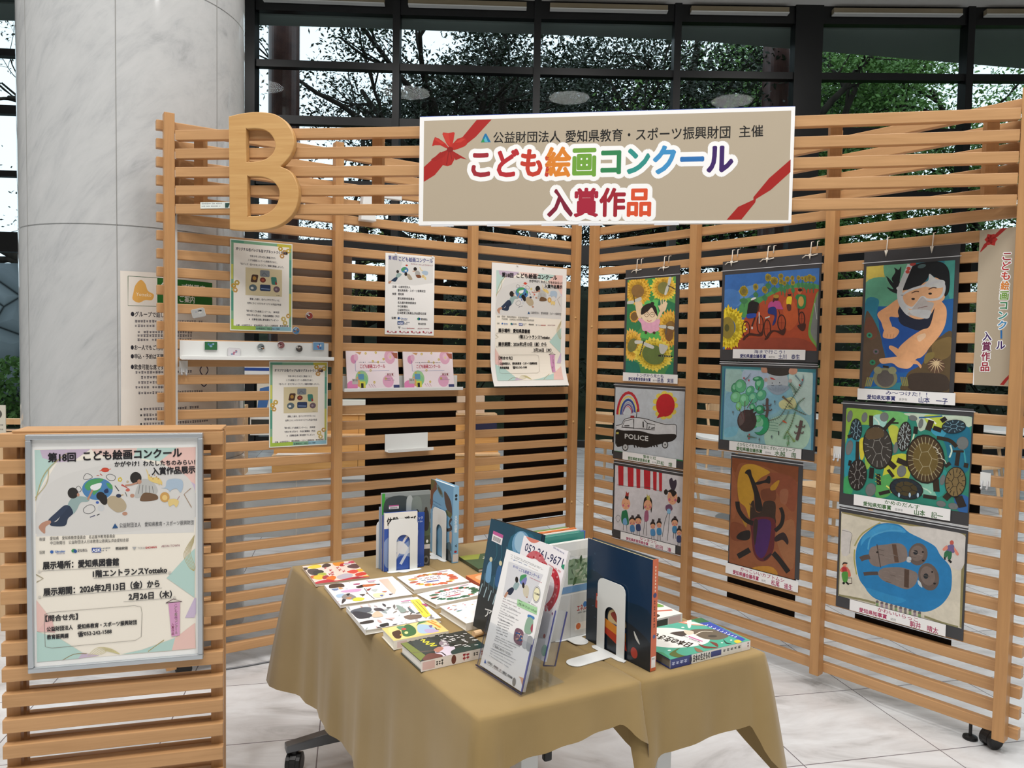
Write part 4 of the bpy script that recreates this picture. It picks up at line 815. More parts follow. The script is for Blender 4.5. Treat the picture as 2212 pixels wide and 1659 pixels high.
    sprig([(900, 990), (1060, 940), (1180, 760), (1290, 600), (1390, 450)], 30, '#4d7f68', 36); sprig([(1200, 780), (1300, 840), (1450, 910)], 16, '#5f7a50', 28); sprig([(1300, 820), (1330, 740), (1430, 660)], 12, '#4f8a66', 26); sprig([(1210, 460), (1270, 520), (1300, 600)], 14, '#4f8068', 44); sprig([(1290, 870), (1230, 1060), (1150, 1200), (1140, 1260)], 22, '#4f9058', 28); sprig([(1180, 1150), (1260, 1260), (1290, 1300)], 12, '#7d9a4a', 30); sprig([(1200, 850), (1160, 950), (1060, 1060)], 14, '#7ba79a', 26); sprig([(1190, 1210), (1200, 1300), (1180, 1360)], 9, '#56955a', 34)
    for y in (1010, 1050, 1090, 1125): c.line([(910, y), (1050, y + 20)], 5, '#3f7a62')
    def newt(pts, w, col='#5b4a47'):
        c.line(pts, w, col, True); (x, y) = pts[0]; c.ell(x, y, w * .55, w * .7, col)
        for i in (1, -2):
            (x, y) = pts[i]
            for sg in (-1, 1): c.line([(x, y), (x + sg * w * 1.25, y + 14), (x + sg * w * 1.5, y - 14)], w * .35, col, True)
    newt([(892, 690), (890, 760), (898, 830), (880, 940)], 38); newt([(1325, 1250), (1350, 1160), (1370, 1070), (1385, 990)], 42)
    for p, w, col in (([(570, 400), (610, 370), (660, 300)], 26, '#6b7f86'), ([(610, 1210), (670, 1225), (755, 1240)], 34, '#59705f'), ([(1110, 640), (1180, 700), (1260, 770)], 34, '#6d5f48'), ([(1370, 470), (1405, 400), (1405, 320)], 30, '#6e8790'), ([(1290, 330), (1340, 390), (1370, 430)], 24, '#6e8790')): c.line(p, w, col, True, True)
    for x, y in ((560, 375), (630, 408), (640, 1190), (636, 1245), (1355, 475), (1395, 400)): c.ell(x, y, 10, 15, '#a83b37')
    c.blob([(1110, 990), (1140, 992), (1180, 1030), (1130, 1015)], '#c55a36'); c.line([(1062, 1140), (1062, 1200)], 12, '#26231f')
    for x, y in ((408, 865), (785, 1260), (960, 1220), (1000, 715)): c.ell(x, y, 12, 18, '#5e6d70'); c.line([(x, y), (x + 8, y + 45)], 6, '#5e6d70')
def p_beetle(c):
    c.page('#8a5233')
    for p, col in (([(300, 160), (560, 170), (980, 240), (960, 400), (700, 260), (400, 200), (330, 300)], '#7d4527'), ([(700, 300), (960, 380), (940, 700), (800, 560), (720, 430)], '#83472f'), ([(800, 480), (880, 480), (860, 620), (800, 600)], '#8f5a40'), ([(280, 820), (420, 860), (440, 1000), (280, 1000)], '#7a4228'), ([(760, 900), (940, 800), (930, 1300), (800, 1150)], '#92603f'), ([(260, 1200), (500, 1240), (600, 1330), (400, 1290)], '#86502f'), ([(600, 480), (740, 470), (740, 590), (620, 590)], '#6f3d25'), ([(280, 300), (340, 400), (330, 700), (285, 760)], '#96593a'), ([(500, 1300), (700, 1290), (760, 1380), (560, 1360)], '#b07b2c')): c.blob(p, col)
    c.blob([(360, 340), (410, 230), (520, 215), (640, 260), (690, 300), (600, 350), (540, 420), (520, 560), (500, 700), (470, 770), (430, 660), (370, 600), (350, 480)], '#b78a2b'); c.blob([(700, 440), (770, 380), (790, 390), (750, 470), (700, 480)], '#b08127'); c.blob([(390, 780), (440, 820), (430, 870)], '#a27628')
    K = '#1f1a18'
    c.blob([(430, 305), (450, 275), (490, 270), (505, 330), (545, 420), (590, 560), (610, 690), (540, 690), (525, 540), (490, 400), (460, 325)], K); c.blob([(540, 400), (640, 375), (670, 335), (695, 345), (690, 410), (640, 405), (560, 425)], K)
    c.blob([(485, 640), (520, 590), (540, 700), (600, 700), (630, 600), (740, 605), (745, 750), (730, 840), (500, 840)], '#35261d'); c.blob([(500, 780), (730, 780), (735, 1000), (715, 1130), (650, 1220), (570, 1225), (510, 1140), (490, 950)], '#5c2226'); c.blob([(550, 800), (690, 800), (690, 960), (650, 1130), (590, 1200), (530, 1130), (525, 950)], '#432058'); c.blob([(520, 800), (560, 800), (545, 960), (525, 1060), (510, 950)], '#33241f')
    c.line([(345, 600), (360, 690), (430, 790), (510, 830)], 50, K, True); c.line([(800, 660), (825, 740), (805, 840), (740, 905)], 38, K, True); c.blob([(330, 970), (380, 920), (470, 905), (475, 980), (430, 1010), (350, 1000)], K); c.blob([(740, 970), (830, 920), (880, 1000), (870, 1050), (820, 1000), (745, 1020)], '#2c1f20'); c.line([(470, 1110), (420, 1140), (340, 1185)], 52, K, True); c.line([(720, 1140), (790, 1220), (880, 1345)], 56, K, True); c.line([(620, 1215), (700, 1150)], 22, '#332022', True); c.line([(475, 620), (500, 660)], 12, '#6a4a2a')
def p_swimmer(c):
    c.page('#2f7a8a'); c.blob([(310, 330), (600, 300), (620, 420), (480, 520), (300, 560)], '#b9b25f'); c.blob([(320, 340), (500, 320), (460, 420), (320, 440)], '#cdb957'); c.blob([(300, 480), (520, 440), (600, 640), (420, 720), (300, 760)], '#5d9d80'); c.blob([(480, 300), (720, 300), (640, 480), (520, 520)], '#66a283'); c.blob([(1040, 280), (1140, 270), (1130, 620), (1080, 600)], '#46968c')
    c.poly([(300, 760), (420, 700), (640, 700), (1130, 620), (1100, 1340), (240, 1490)], '#1f5a99'); c.blob([(300, 640), (420, 640), (400, 800), (480, 1000), (300, 900)], '#2b788f'); c.blob([(430, 800), (700, 760), (1000, 900), (900, 1200), (600, 1330), (470, 1100)], '#214f97')
    # rocks
    c.blob([(290, 790), (340, 780), (420, 940), (450, 1080), (470, 1200), (400, 1260), (340, 1330), (250, 1500), (240, 1300)], '#5b4a3a'); c.blob([(300, 820), (360, 820), (400, 960), (340, 1020), (280, 960)], '#6d4636'); c.blob([(700, 1320), (820, 1250), (860, 1160), (920, 1040), (1000, 980), (1120, 960), (1100, 1520), (640, 1510), (660, 1400)], '#5a4a32'); c.blob([(920, 1060), (1040, 990), (1110, 1000), (1090, 1160), (960, 1200)], '#76613a'); c.blob([(700, 1350), (900, 1330), (1060, 1360), (1060, 1500), (720, 1500)], '#3f342c'); c.blob([(860, 1150), (940, 1130), (930, 1190), (850, 1240)], '#7f6f3e')
    for x, y, col in ((325, 975, '#3f8a6a'), (350, 1235, '#2f7d5a'), (385, 1130, '#6b5c62')): c.ell(x, y, 28, 26, col); c.ell(x, y, 12, 11, '#1f4438')
    # body
    c.blob([(605, 640), (690, 620), (940, 680), (960, 700), (900, 880), (820, 925), (720, 905), (610, 840)], '#1d2438')
    c.blob([(500, 700), (600, 630), (640, 640), (600, 740), (605, 800), (520, 800), (540, 880), (530, 900), (470, 930), (440, 850), (405, 770)], '#dba072'); c.blob([(480, 920), (540, 890), (605, 920), (600, 960), (560, 1000), (500, 1005), (455, 990), (460, 940)], '#dba072')
    for x in (500, 530, 560): c.line([(x, 960), (x - 8, 1000)], 4, '#b87a55')
    c.blob([(960, 640), (1010, 650), (1058, 720), (1050, 850), (1000, 960), (900, 1080), (850, 1150), (780, 1190), (640, 1150), (600, 1100), (700, 1000), (820, 920), (900, 880), (950, 700)], '#dfa678'); c.blob([(780, 980), (850, 950), (860, 985), (800, 1030)], '#e3bf9d')
    c.blob([(520, 1070), (560, 1080), (610, 1110), (660, 1150), (600, 1180), (545, 1130), (510, 1095)], '#dba274'); c.blob([(420, 1200), (520, 1185), (660, 1170), (740, 1210), (740, 1250), (690, 1290), (600, 1280), (540, 1240), (440, 1245)], '#e0aa7e'); c.blob([(720, 1200), (780, 1215), (820, 1260), (810, 1285), (780, 1250), (730, 1240)], '#dba274'); c.blob([(620, 1120), (760, 1120), (780, 1190), (700, 1220), (600, 1200)], '#dfa678')
    # hair and face
    c.blob([(560, 480), (545, 440), (580, 380), (570, 340), (610, 360), (635, 330), (630, 400), (620, 470), (640, 520), (610, 580), (540, 560), (500, 520), (560, 540), (520, 480), (495, 420), (530, 450)], '#15181d')
    c.blob([(640, 560), (680, 520), (840, 480), (980, 420), (1050, 480), (1040, 620), (960, 690), (900, 780), (800, 820), (690, 780), (640, 680)], '#dfab80'); c.blob([(650, 540), (690, 440), (740, 330), (860, 290), (1000, 285), (1070, 340), (1090, 440), (1080, 560), (1040, 600), (1040, 500), (1000, 450), (940, 420), (900, 395), (880, 440), (820, 500), (760, 530), (680, 545)], '#12161b')
    c.ell(828, 325, 40, 18, '#4e6668', -14); c.blob([(900, 395), (960, 440), (1040, 460), (1020, 520), (900, 520), (850, 500), (890, 450)], '#c9cbc9')
    # mask and snorkel
    c.line([(720, 310), (690, 380), (650, 470), (620, 560), (630, 660), (680, 740), (720, 770)], 50, '#c2c4c4', True); c.ell(745, 308, 30, 14, '#a8403a', -10); c.ell(705, 348, 20, 16, '#bf4a3e'); c.ell(695, 378, 20, 16, '#bf4a3e'); c.ell(608, 532, 20, 17, '#c9caca')
    c.ring([(640, 600), (690, 560), (760, 530), (900, 490), (990, 460), (1035, 500), (1030, 570), (990, 620), (920, 635), (870, 630), (830, 610), (790, 660), (740, 710), (690, 700), (650, 660)], 22, '#c6c8ca')
    c.blob([(760, 690), (830, 610), (880, 650), (940, 670), (900, 760), (860, 800), (760, 790), (690, 770), (720, 740)], '#b3aca8'); c.blob([(720, 730), (900, 735), (905, 780), (870, 812), (740, 780)], '#bfc1c2')
    c.line([(730, 575), (770, 558), (800, 560)], 9, '#54382a', True); c.line([(890, 540), (930, 522), (965, 525)], 9, '#54382a', True); c.ell(745, 628, 17, 10, '#201a18'); c.ell(905, 578, 17, 10, '#201a18'); c.line([(790, 715), (830, 705), (880, 695)], 6, '#7d5a58')
    c.ell(470, 1385, 118, 100, '#7a7a5e'); c.ell(472, 1390, 84, 82, '#57514e'); c.ell(400, 1310, 40, 36, '#8a8a68'); c.ell(540, 1310, 40, 36, '#8a8a68'); c.line([(450, 1270), (505, 1280)], 20, '#2a251e')
    for k in range(4): c.line([(300 + k * 18, 1380), (278 + k * 16, 1470)], 12, '#8d8a4e'); c.line([(620 + k * 18, 1370), (640 + k * 16, 1460)], 12, '#7f7d4c')
    c.ell(960, 1260, 85, 72, '#5e4636', 10)
    for k in range(12): a = R(k * 30 + 10); c.line([(960, 1225), (960 + 82 * math.cos(a), 1262 + 70 * math.sin(a))], 12, '#cdb58d', taper=True)
def p_turtles(c):
    c.page('#2f8270')
    for p, col in (([(235, 230), (420, 230), (640, 260), (620, 400), (300, 420), (230, 640)], '#8fb84a'), ([(640, 260), (900, 280), (880, 420), (720, 520), (700, 420)], '#6fb56a'), ([(880, 270), (1300, 290), (1620, 310), (1600, 420), (1200, 420), (1050, 470), (1000, 340)], '#bcccb8'), ([(1100, 300), (1300, 300), (1320, 420), (1180, 430)], '#b9c84a'), ([(700, 430), (800, 420), (830, 560), (760, 620)], '#b9c04a'), ([(1300, 480), (1600, 430), (1590, 900), (1400, 860), (1340, 640)], '#1f6b86'), ([(240, 560), (380, 560), (420, 760), (330, 900), (220, 1000)], '#2f8ea0'), ([(380, 580), (440, 560), (430, 760), (390, 780)], '#cfc23e'), ([(720, 760), (920, 740), (930, 1000), (760, 1000), (640, 1140), (640, 960)], '#c3c63f'), ([(600, 1000), (740, 960), (720, 1180), (560, 1200)], '#57a458'), ([(1000, 1020), (1220, 1060), (1240, 1200), (1080, 1180)], '#7fb9a4'), ([(1200, 1000), (1340, 900), (1350, 1100), (1250, 1200)], '#2f8f8a'), ([(210, 1000), (300, 980), (300, 1160), (210, 1160)], '#3f9a5e'), ([(1440, 1180), (1590, 1200), (1585, 1370), (1470, 1340)], '#2f5f9a'), ([(1180, 440), (1340, 460), (1300, 540), (1200, 500)], '#3f97b4'), ([(540, 300), (680, 300), (660, 420), (540, 420)], '#9cc9c0'), ([(450, 620), (520, 780), (470, 900), (440, 800)], '#8fb24a')): c.blob(p, col)
    for x0, y0, x1, y1, col in ((540, 320, 600, 420, '#cfe0d0'), (1120, 320, 1230, 390, '#e3ead8'), (1390, 620, 1380, 760, '#c7dccb'), (910, 690, 1000, 420, '#c9d8b4'), (1060, 1090, 1180, 1160, '#b9d9c4'), (1480, 560, 1560, 820, '#3f9aa4'), (680, 1080, 740, 1160, '#e0e36a'), (1040, 320, 1300, 300, '#2f5f8f')): c.line([(x0, y0), ((x0 + x1) / 2 + 20, (y0 + y1) / 2), (x1, y1)], 16, col, True)
    for x, y, rx, ry in ((272, 310, 28, 62), (436, 320, 30, 52), (655, 315, 45, 48), (975, 325, 45, 28), (1062, 385, 24, 50), (268, 660, 36, 78), (785, 655, 24, 62), (1525, 600, 62, 68), (850, 915, 48, 62), (1305, 1010, 26, 55), (507, 1125, 54, 68), (1290, 1275, 50, 32), (1425, 1300, 52, 34)): c.ell(x, y, rx * 1.08, ry * 1.08, '#6d5f5f', 12); c.ell(x, y, rx, ry, '#6f7473', 12)
    D = '#241f1d'
    def limb(p, w, col=D): c.line(p, w, col, True)
    for p, w in (([(510, 420), (510, 300)], 46), ([(640, 480), (700, 400), (770, 330)], 38), ([(700, 380), (815, 380)], 18), ([(690, 800), (780, 880)], 60), ([(520, 880), (510, 1000)], 52), ([(800, 790), (920, 840)], 60), ([(1240, 540), (1380, 570), (1460, 640)], 40), ([(1230, 1000), (1240, 1140)], 62), ([(1000, 500), (1010, 420)], 44), ([(250, 540), (310, 520)], 40), ([(360, 590), (355, 800)], 40), ([(1200, 430), (1290, 460)], 50), ([(1180, 350), (1140, 460)], 60), ([(1300, 320), (1330, 360)], 60), ([(1480, 700), (1460, 850)], 40), ([(1420, 690), (1540, 690)], 22), ([(700, 900), (760, 980)], 36), ([(600, 1170), (720, 1140)], 38), ([(1090, 1190), (1240, 1210)], 40), ([(1330, 1220), (1390, 1160)], 60), ([(1480, 1190), (1530, 1310)], 80), ([(590, 950), (600, 1070)], 46), ([(280, 800), (270, 860)], 36), ([(1390, 820), (1330, 860)], 36), ([(1560, 870), (1570, 820)], 40)): limb(p, w, random.choice((D, '#2d2623', '#33291f')))
    def shell(x, y, rx, ry, rot, col, lin_, n=7, rim=None):
        c.ell(x, y, rx, ry, D, rot); c.ell(x, y, rx * .93, ry * .94, rim or col, rot)
        if rim: c.ell(x, y, rx * .66, ry * .68, col, rot)
        cs, sn = math.cos(R(rot)), math.sin(R(rot)); T = lambda u, v: (x + u * rx * cs - v * ry * sn, y + u * rx * sn + v * ry * cs)
        for k in range(n):
            a = R(360 * k / n + 15); c.line([T(.62 * math.cos(a), .62 * math.sin(a)), T(.9 * math.cos(a), .9 * math.sin(a))], 7, lin_)
        pts = [T(.34 * math.cos(R(a)), .34 * math.sin(R(a))) for a in range(0, 360, 60)]; c.line(pts + [pts[0]], 6, lin_)
        for a in range(0, 360, 60): c.line([T(.34 * math.cos(R(a)), .34 * math.sin(R(a))), T(.7 * math.cos(R(a + 8)), .7 * math.sin(R(a + 8)))], 6, lin_)
    shell(585, 650, 165, 250, -8, '#3b3733', '#8d8b85', 16); c.blob([(460, 470), (560, 430), (640, 460), (640, 540), (470, 560)], '#5a4a34'); shell(1115, 780, 215, 275, -6, '#6b5a30', '#a79d7c', 26, '#4a3a26'); shell(345, 455, 66, 122, 0, '#26323a', '#8fb0bd', 10); shell(880, 530, 76, 168, 8, '#332f2d', '#a9b4b4', 14); shell(362, 960, 104, 175, 4, '#2a2523', '#8f8c88', 12); shell(905, 1110, 190, 118, 10, '#4a4028', '#20262c', 12, '#263039'); shell(1450, 1030, 118, 170, 6, '#7d6a45', '#2a251e', 14); shell(1430, 415, 135, 76, -6, '#23343f', '#6f94a4', 10)
    for k in range(26): x, y = 830 + random.uniform(-8, 100), 400 + k * 10; c.line([(x, y), (x + 5, y + 18)], 6, '#b9c4c6')
    for x in (825, 945, 1035): c.ell(x, 1180, 12, 26, '#a8c4d4')
    for k in range(8): c.line([(560 + k % 3 * 25, 945 + k * 14), (575 + k % 3 * 25, 955 + k * 14)], 8, '#b6b24e')
    for x, y in ((1240, 660), (1280, 720), (1330, 790)): c.line([(x - 40, y - 20), (x, y), (x + 20, y + 40)], 9, '#c9c6b4', True)
def p_otters(c):
    c.page('#cfc8b6'); c.line([(190, 140), (600, 230), (1000, 290), (1545, 395), (1520, 800), (1500, 1420)], 26, '#8a8055', True); c.line([(180, 150), (165, 600), (145, 1075)], 12, '#8a8560'); c.line([(145, 1075), (400, 1120), (560, 1160)], 24, '#8a8560', True); c.line([(1100, 1300), (1300, 1370), (1470, 1415)], 24, '#8a8560', True); c.line([(330, 560), (325, 680), (350, 840)], 14, '#a09a52', True); c.line([(330, 520), (420, 380), (620, 260)], 16, '#a39b62', True)
    c.blob([(190, 345), (295, 375), (280, 480), (272, 610), (185, 610)], '#c9c4bf'); c.line([(190, 345), (298, 378), (285, 480), (272, 605)], 5, '#6d6862', True)
    c.blob([(1000, 300), (1545, 400), (1520, 760), (1380, 740), (1290, 620), (1200, 520), (1060, 430), (960, 370)], '#cbc6c0')
    c.blob([(620, 270), (820, 280), (940, 370), (1080, 440), (1220, 520), (1280, 620), (1390, 760), (1400, 960), (1360, 1080), (1260, 1190), (1100, 1250), (860, 1200), (560, 1110), (440, 980), (370, 860), (340, 620), (390, 450), (500, 340)], '#2579b0'); c.blob([(640, 280), (820, 300), (900, 370), (700, 360), (480, 430), (400, 520), (440, 400)], '#3f93c4'); c.blob([(460, 990), (700, 1060), (900, 1120), (760, 1160), (540, 1090)], '#2f86ba'); c.line([(480, 560), (520, 420), (700, 350), (860, 350)], 16, '#4d9cc8', True)
    O = '#7d7069'
    for p in ([(500, 560), (560, 520), (700, 500), (780, 488), (860, 500), (910, 560), (915, 660), (860, 700), (720, 720), (620, 750), (540, 740), (490, 680)], [(590, 830), (640, 770), (800, 755), (900, 770), (1010, 810), (1030, 870), (990, 960), (900, 1000), (760, 950), (640, 900)]): c.blob(p, O)
    c.line([(500, 640), (440, 650), (395, 670)], 54, '#564a45', True); c.line([(590, 825), (500, 828), (430, 835)], 40, '#4d423e', True)
    for x, y, rx, ry, rot in ((1035, 610, 105, 125, 10), (1150, 860, 112, 155, -14)): c.ell(x, y, rx, ry, '#63564f', rot); c.ell(x - 10, y - 10, rx * .7, ry * .7, '#756760', rot)
    c.ell(1008, 590, 25, 26, '#22262b'); c.ell(1120, 852, 27, 30, '#252b2f'); c.ell(1088, 585, 12, 10, '#1d1a1a'); c.ell(1190, 805, 12, 10, '#1d1a1a'); c.ell(1092, 680, 14, 10, '#1d1a1a'); c.ell(1215, 935, 14, 10, '#1d1a1a')
    c.line([(580, 500), (620, 760)], 10, '#4a3f3a'); c.line([(770, 500), (800, 700)], 46, '#5a4437', True); c.line([(910, 780), (905, 980)], 50, '#4f3d33', True); c.ell(585, 590, 14, 12, '#2d2522'); c.blob([(920, 640), (960, 650), (950, 700), (910, 690)], '#b9bfc2'); c.blob([(1030, 900), (1060, 920), (1080, 980), (1040, 950)], '#b9c6cb')
    for k in range(22): x, y = random.choice(((700, 610), (760, 860), (1040, 620), (1150, 880))); x += random.uniform(-110, 100); y += random.uniform(-70, 70); c.line([(x, y), (x + 60, y + 14)], 5, random.choice(('#8f827a', '#5d524c')))
    # two walkers and the row of onlookers
    c.ell(218, 725, 26, 22, '#d58a6a'); c.blob([(190, 735), (205, 705), (250, 710), (240, 722), (215, 720)], '#232020'); c.blob([(165, 790), (200, 750), (240, 755), (275, 800), (285, 860), (250, 860), (240, 800), (200, 815), (175, 810)], '#c96a54'); c.blob([(190, 760), (235, 765), (240, 815), (195, 815)], '#a83038'); c.blob([(185, 825), (250, 815), (245, 920), (200, 920)], '#4f8f3f'); c.ell(205, 938, 14, 14, '#1c1c1c'); c.line([(232, 925), (262, 955)], 22, '#1c1c1c'); c.line([(255, 880), (295, 880), (298, 940), (262, 945)], 7, '#4a2a2c')
    c.ell(1405, 480, 22, 26, '#b3564a'); c.blob([(1360, 515), (1425, 505), (1430, 590), (1350, 575)], '#6d5f8a'); c.blob([(1305, 550), (1350, 510), (1360, 550), (1320, 570)], '#d98672'); c.blob([(1430, 530), (1480, 600), (1465, 622), (1440, 590)], '#d98672'); c.blob([(1325, 590), (1350, 570), (1375, 580), (1350, 640), (1320, 640)], '#2f6b4a'); c.blob([(1370, 585), (1405, 585), (1395, 660), (1360, 660)], '#2f6b4a'); c.line([(1325, 640), (1332, 668)], 16, '#191919'); c.line([(1370, 670), (1400, 700)], 24, '#191919')
    for k in range(10): x = 580 + k * 52; y = 1145 + k * 13; c.ell(x, y, 17, 17, '#6b5f62'); c.rect(x - 14, y + 10, x + 14, y + 48, random.choice(('#8f8a84', '#7f9a6a', '#9a8a94', '#77726e')))
def caption(title, award, grade, name, col):
    def d(c):
        c.page('#ecebea'); w_ = min(30, 640 / len(title) / 2 * 1.25); c.text(title, (520 - w_ * len(title), 52), (520 + w_ * len(title), 52), 42, col, .02); n_ = 46 if len(award) > 7 else 50; c.text(award, (110, 112), (110 + n_ * len(award), 112), 44, col, .035); x_ = 150 + n_ * len(award); c.text(grade, (x_, 108), (x_ + 28 * len(grade), 108), 24, '#555'); c.text(name, (650, 117), (930, 117), 56, col, .025)
    return d
BL, GN, RD = '#2a2f6c', '#3f6b3a', '#a8365c'
ARTS = [
 ('sunflowers and a waving child', 'top painting nearest the corner, sunflowers round a waving child', (.322, .680, 1.300, 1.875), (.338, .657, 1.310, 1.820), (.324, .688, 1.275, 1.321), ((487, 365), (1045, 293), (1038, 1425), (475, 1425)), p_sunflower, ('トンボから見た私', '愛知県教育委員会賞', '高学年', '田島　実瑶', BL), (.40, .58)),
 ('police', 'painting of a police car under a rainbow and red sun', (.262, .737, .845, 1.262), (.270, .732, .884, 1.238), (.335, .694, .846, .890), ((258, 150), (855, 178), (850, 765), (262, 695)), p_police, ('警察と虹', '愛知県教育委員会賞', '低学年', '戸松　煌', GN), ()),
 ('festival', 'painting of festival children under red and white stripes', (.270, .738, .408, .832), (.281, .737, .450, .807), (.335, .703, .406, .448), ((265, 808), (845, 905), (830, 1497), (245, 1362)), p_festival, ('なつまつり', '愛知県教育委員会賞', '幼児', '岩田　凛', RD), ()),
 ('cyclists', 'painting of cyclists on a red path among sunflowers', (.930, 1.421, 1.400, 1.872), (.945, 1.413, 1.452, 1.808), (1.003, 1.365, 1.411, 1.455), ((260, 435), (1475, 350), (1420, 1410), (225, 1385)), p_cycle, ('海まで行こう！', '愛知県議会議長賞', '高学年', '土川　泰生', BL), (.98, 1.165, 1.37)),
 ('pond', 'painting of a pond with round green leaves and newts', (.936, 1.420, .972, 1.395), (.945, 1.414, 1.019, 1.372), (.999, 1.363, .974, 1.018), ((245, 205), (1583, 245), (1548, 1425), (220, 1255)), p_pond, ('さかなとイモリのおおにぎわいビオトープ', '愛知県議会議長賞', '低学年', '水越　周', GN), ()),
 ('beetle', 'brown painting of a black horned beetle with purple back', (1.010, 1.370, .435, .960), (1.015, 1.350, .433, .939), (1.000, 1.370, .380, .430), ((300, 145), (987, 238), (945, 1425), (243, 1250)), p_beetle, ('かっこいいカブトムシ', '愛知県議会議長賞', '幼児', '松尾　遥生', RD), ()),
 ('swimmer', 'painting of a snorkelling child reaching down to a crab', (1.602, 1.957, 1.296, 1.858), (1.613, 1.942, 1.301, 1.799), (1.598, 1.965, 1.253, 1.299), ((310, 332), (1138, 268), (1085, 1515), (240, 1485)), p_swimmer, ('み〜つけた！！', '愛知県知事賞', '高学年', '山本　一子', BL), (1.69, 1.86)),
 ('turtles', 'painting of many dark turtles among green and yellow water', (1.537, 2.027, .805, 1.244), (1.553, 2.023, .854, 1.215), (1.600, 1.966, .813, .858), ((235, 215), (1630, 305), (1585, 1375), (200, 1165)), p_turtles, ('かめのだんす', '愛知県知事賞', '低学年', '山本　記一', GN), ()),
 ('otters', 'painting of two grey sea otters in a blue pool', (1.539, 2.027, .368, .800), (1.548, 2.020, .414, .774), (1.600, 1.968, .368, .414), ((183, 135), (1557, 385), (1505, 1430), (140, 1080)), p_otters, ('かわいいらっこ', '愛知県知事賞', '幼児', '駒井　晴太', RD), ()),
]
for key, label, mt_, pc, cp, quad, fn, cap, strings in ARTS:
    t = thing('childrens_painting', label, 'painting', FRr.P((mt_[0] + mt_[1]) / 2, mt_[2], 0.001), ang(UR), 'mounted paintings on the slatted screen')
    b = MB(); b.box(FRr, mt_[0], mt_[1], mt_[2], mt_[3], 0.001, 0.0035); b.build('mount', M['mount'], t)
    c = Cv(FRr.at(pc[0], pc[2], 0.0038), pc[1] - pc[0], pc[3] - pc[2], quad); fn(c); c.build('picture', M['paint'], t, fix=False)
    c = Cv(FRr.at(cp[0], cp[2], 0.0075), cp[1] - cp[0], cp[3] - cp[2], ((0, 0), (1000, 0), (1000, 124), (0, 124))); caption(*cap)(c); c.build('caption_label', M['print'], t, fix=False)
    b = MB(); z = mt_[3] - (0.046 if strings else 0.012); b.box(FRr, mt_[0] - .006, mt_[1] + .006, z, z + .003, 0.0037, 0.0052); b.build('sleeve_edge', M['sleeve'], t); b = MB(); b.box(FRr, mt_[0], mt_[1], mt_[2] - .008, mt_[2] - .005, 0.0037, 0.0052); b.build('sleeve_edge', M['sleeve'], t)
    for s_ in strings:
        b = MB(); z = mt_[3] - .012; p = lambda a, h, q=.006: FRr.P(s_ + a, z + h, q)
        b.tube([p(0, 0), p(0.002, .03), p(.004, .062), p(.004, .066, -.012)], 0.0022, 6)
        if key != 'swimmer':
            b.tube([p(-.035, -.004, .007), p(-.018, .006, .010), p(0, 0.004, .008), p(.016, .004, .010), p(.034, .008, .007)], 0.0024, 6); b.tube([p(0.03, .03), p(.032, .062), p(.032, .066, -.012)], 0.0022, 6)
        b.tube([p(-.004, .012, .007), p(0, -.012, .007), p(.004, .012, .007)], 0.0028, 6)
        b.build('string_tie', M['string'], t, smooth=True)

# ------------------------------------------------------------------ ledges, certificates, badges
def ledge(label, s0, s1, z0, z1):
    t = thing('picture_ledge', label, 'ledge', FL.P(-(s0 + s1) / 2, z0), ang(FL.u), 'white picture ledges')
    b = MB(); b.box(FL, -s1, -s0, z0, z1, 0.0005, 0.004); b.build('back_plate', M['white'], t, bevel=.001)
    b = MB(); b.box(FL, -s1, -s0 + .012, z0, z0 + .004, 0.0042, 0.048); b.build('tray', M['white'], t, bevel=.001)
    b = MB(); b.box(FL, -s1, -s0 + .012, z0 + .0042, z0 + .016, 0.0445, 0.048); b.build('lip', M['white'], t, bevel=.001)
ledge('long white ledge dotted with badges below the top workshop flyer', 1.500, 2.143, 1.368, 1.448)
ledge('white ledge holding two pink certificates in the middle bay', 0.815, 1.438, 1.222, 1.296)
ledge('short empty white ledge low in the middle bay', 0.980, 1.213, 0.920, 1.006)
def cert(c):
    c.page('#ecdfe2'); c.rect(560, 40, 1140, 60, '#f3eff0')
    for x, y, rx, ry, col in ((150, 130, 40, 48, '#d89bb4'), (135, 125, 30, 36, '#d47fa6'), (570, 200, 62, 68, '#dba6bd'), (562, 195, 30, 40, '#e6c3d0'), (235, 1470, 78, 90, '#8fbf8a'), (270, 1480, 50, 70, '#a6cf7a'), (150, 1500, 60, 60, '#d887b0'), (565, 1470, 62, 66, '#dba0bd')): c.ell(x, y + (0 if y < 900 else -0), rx, ry, col)
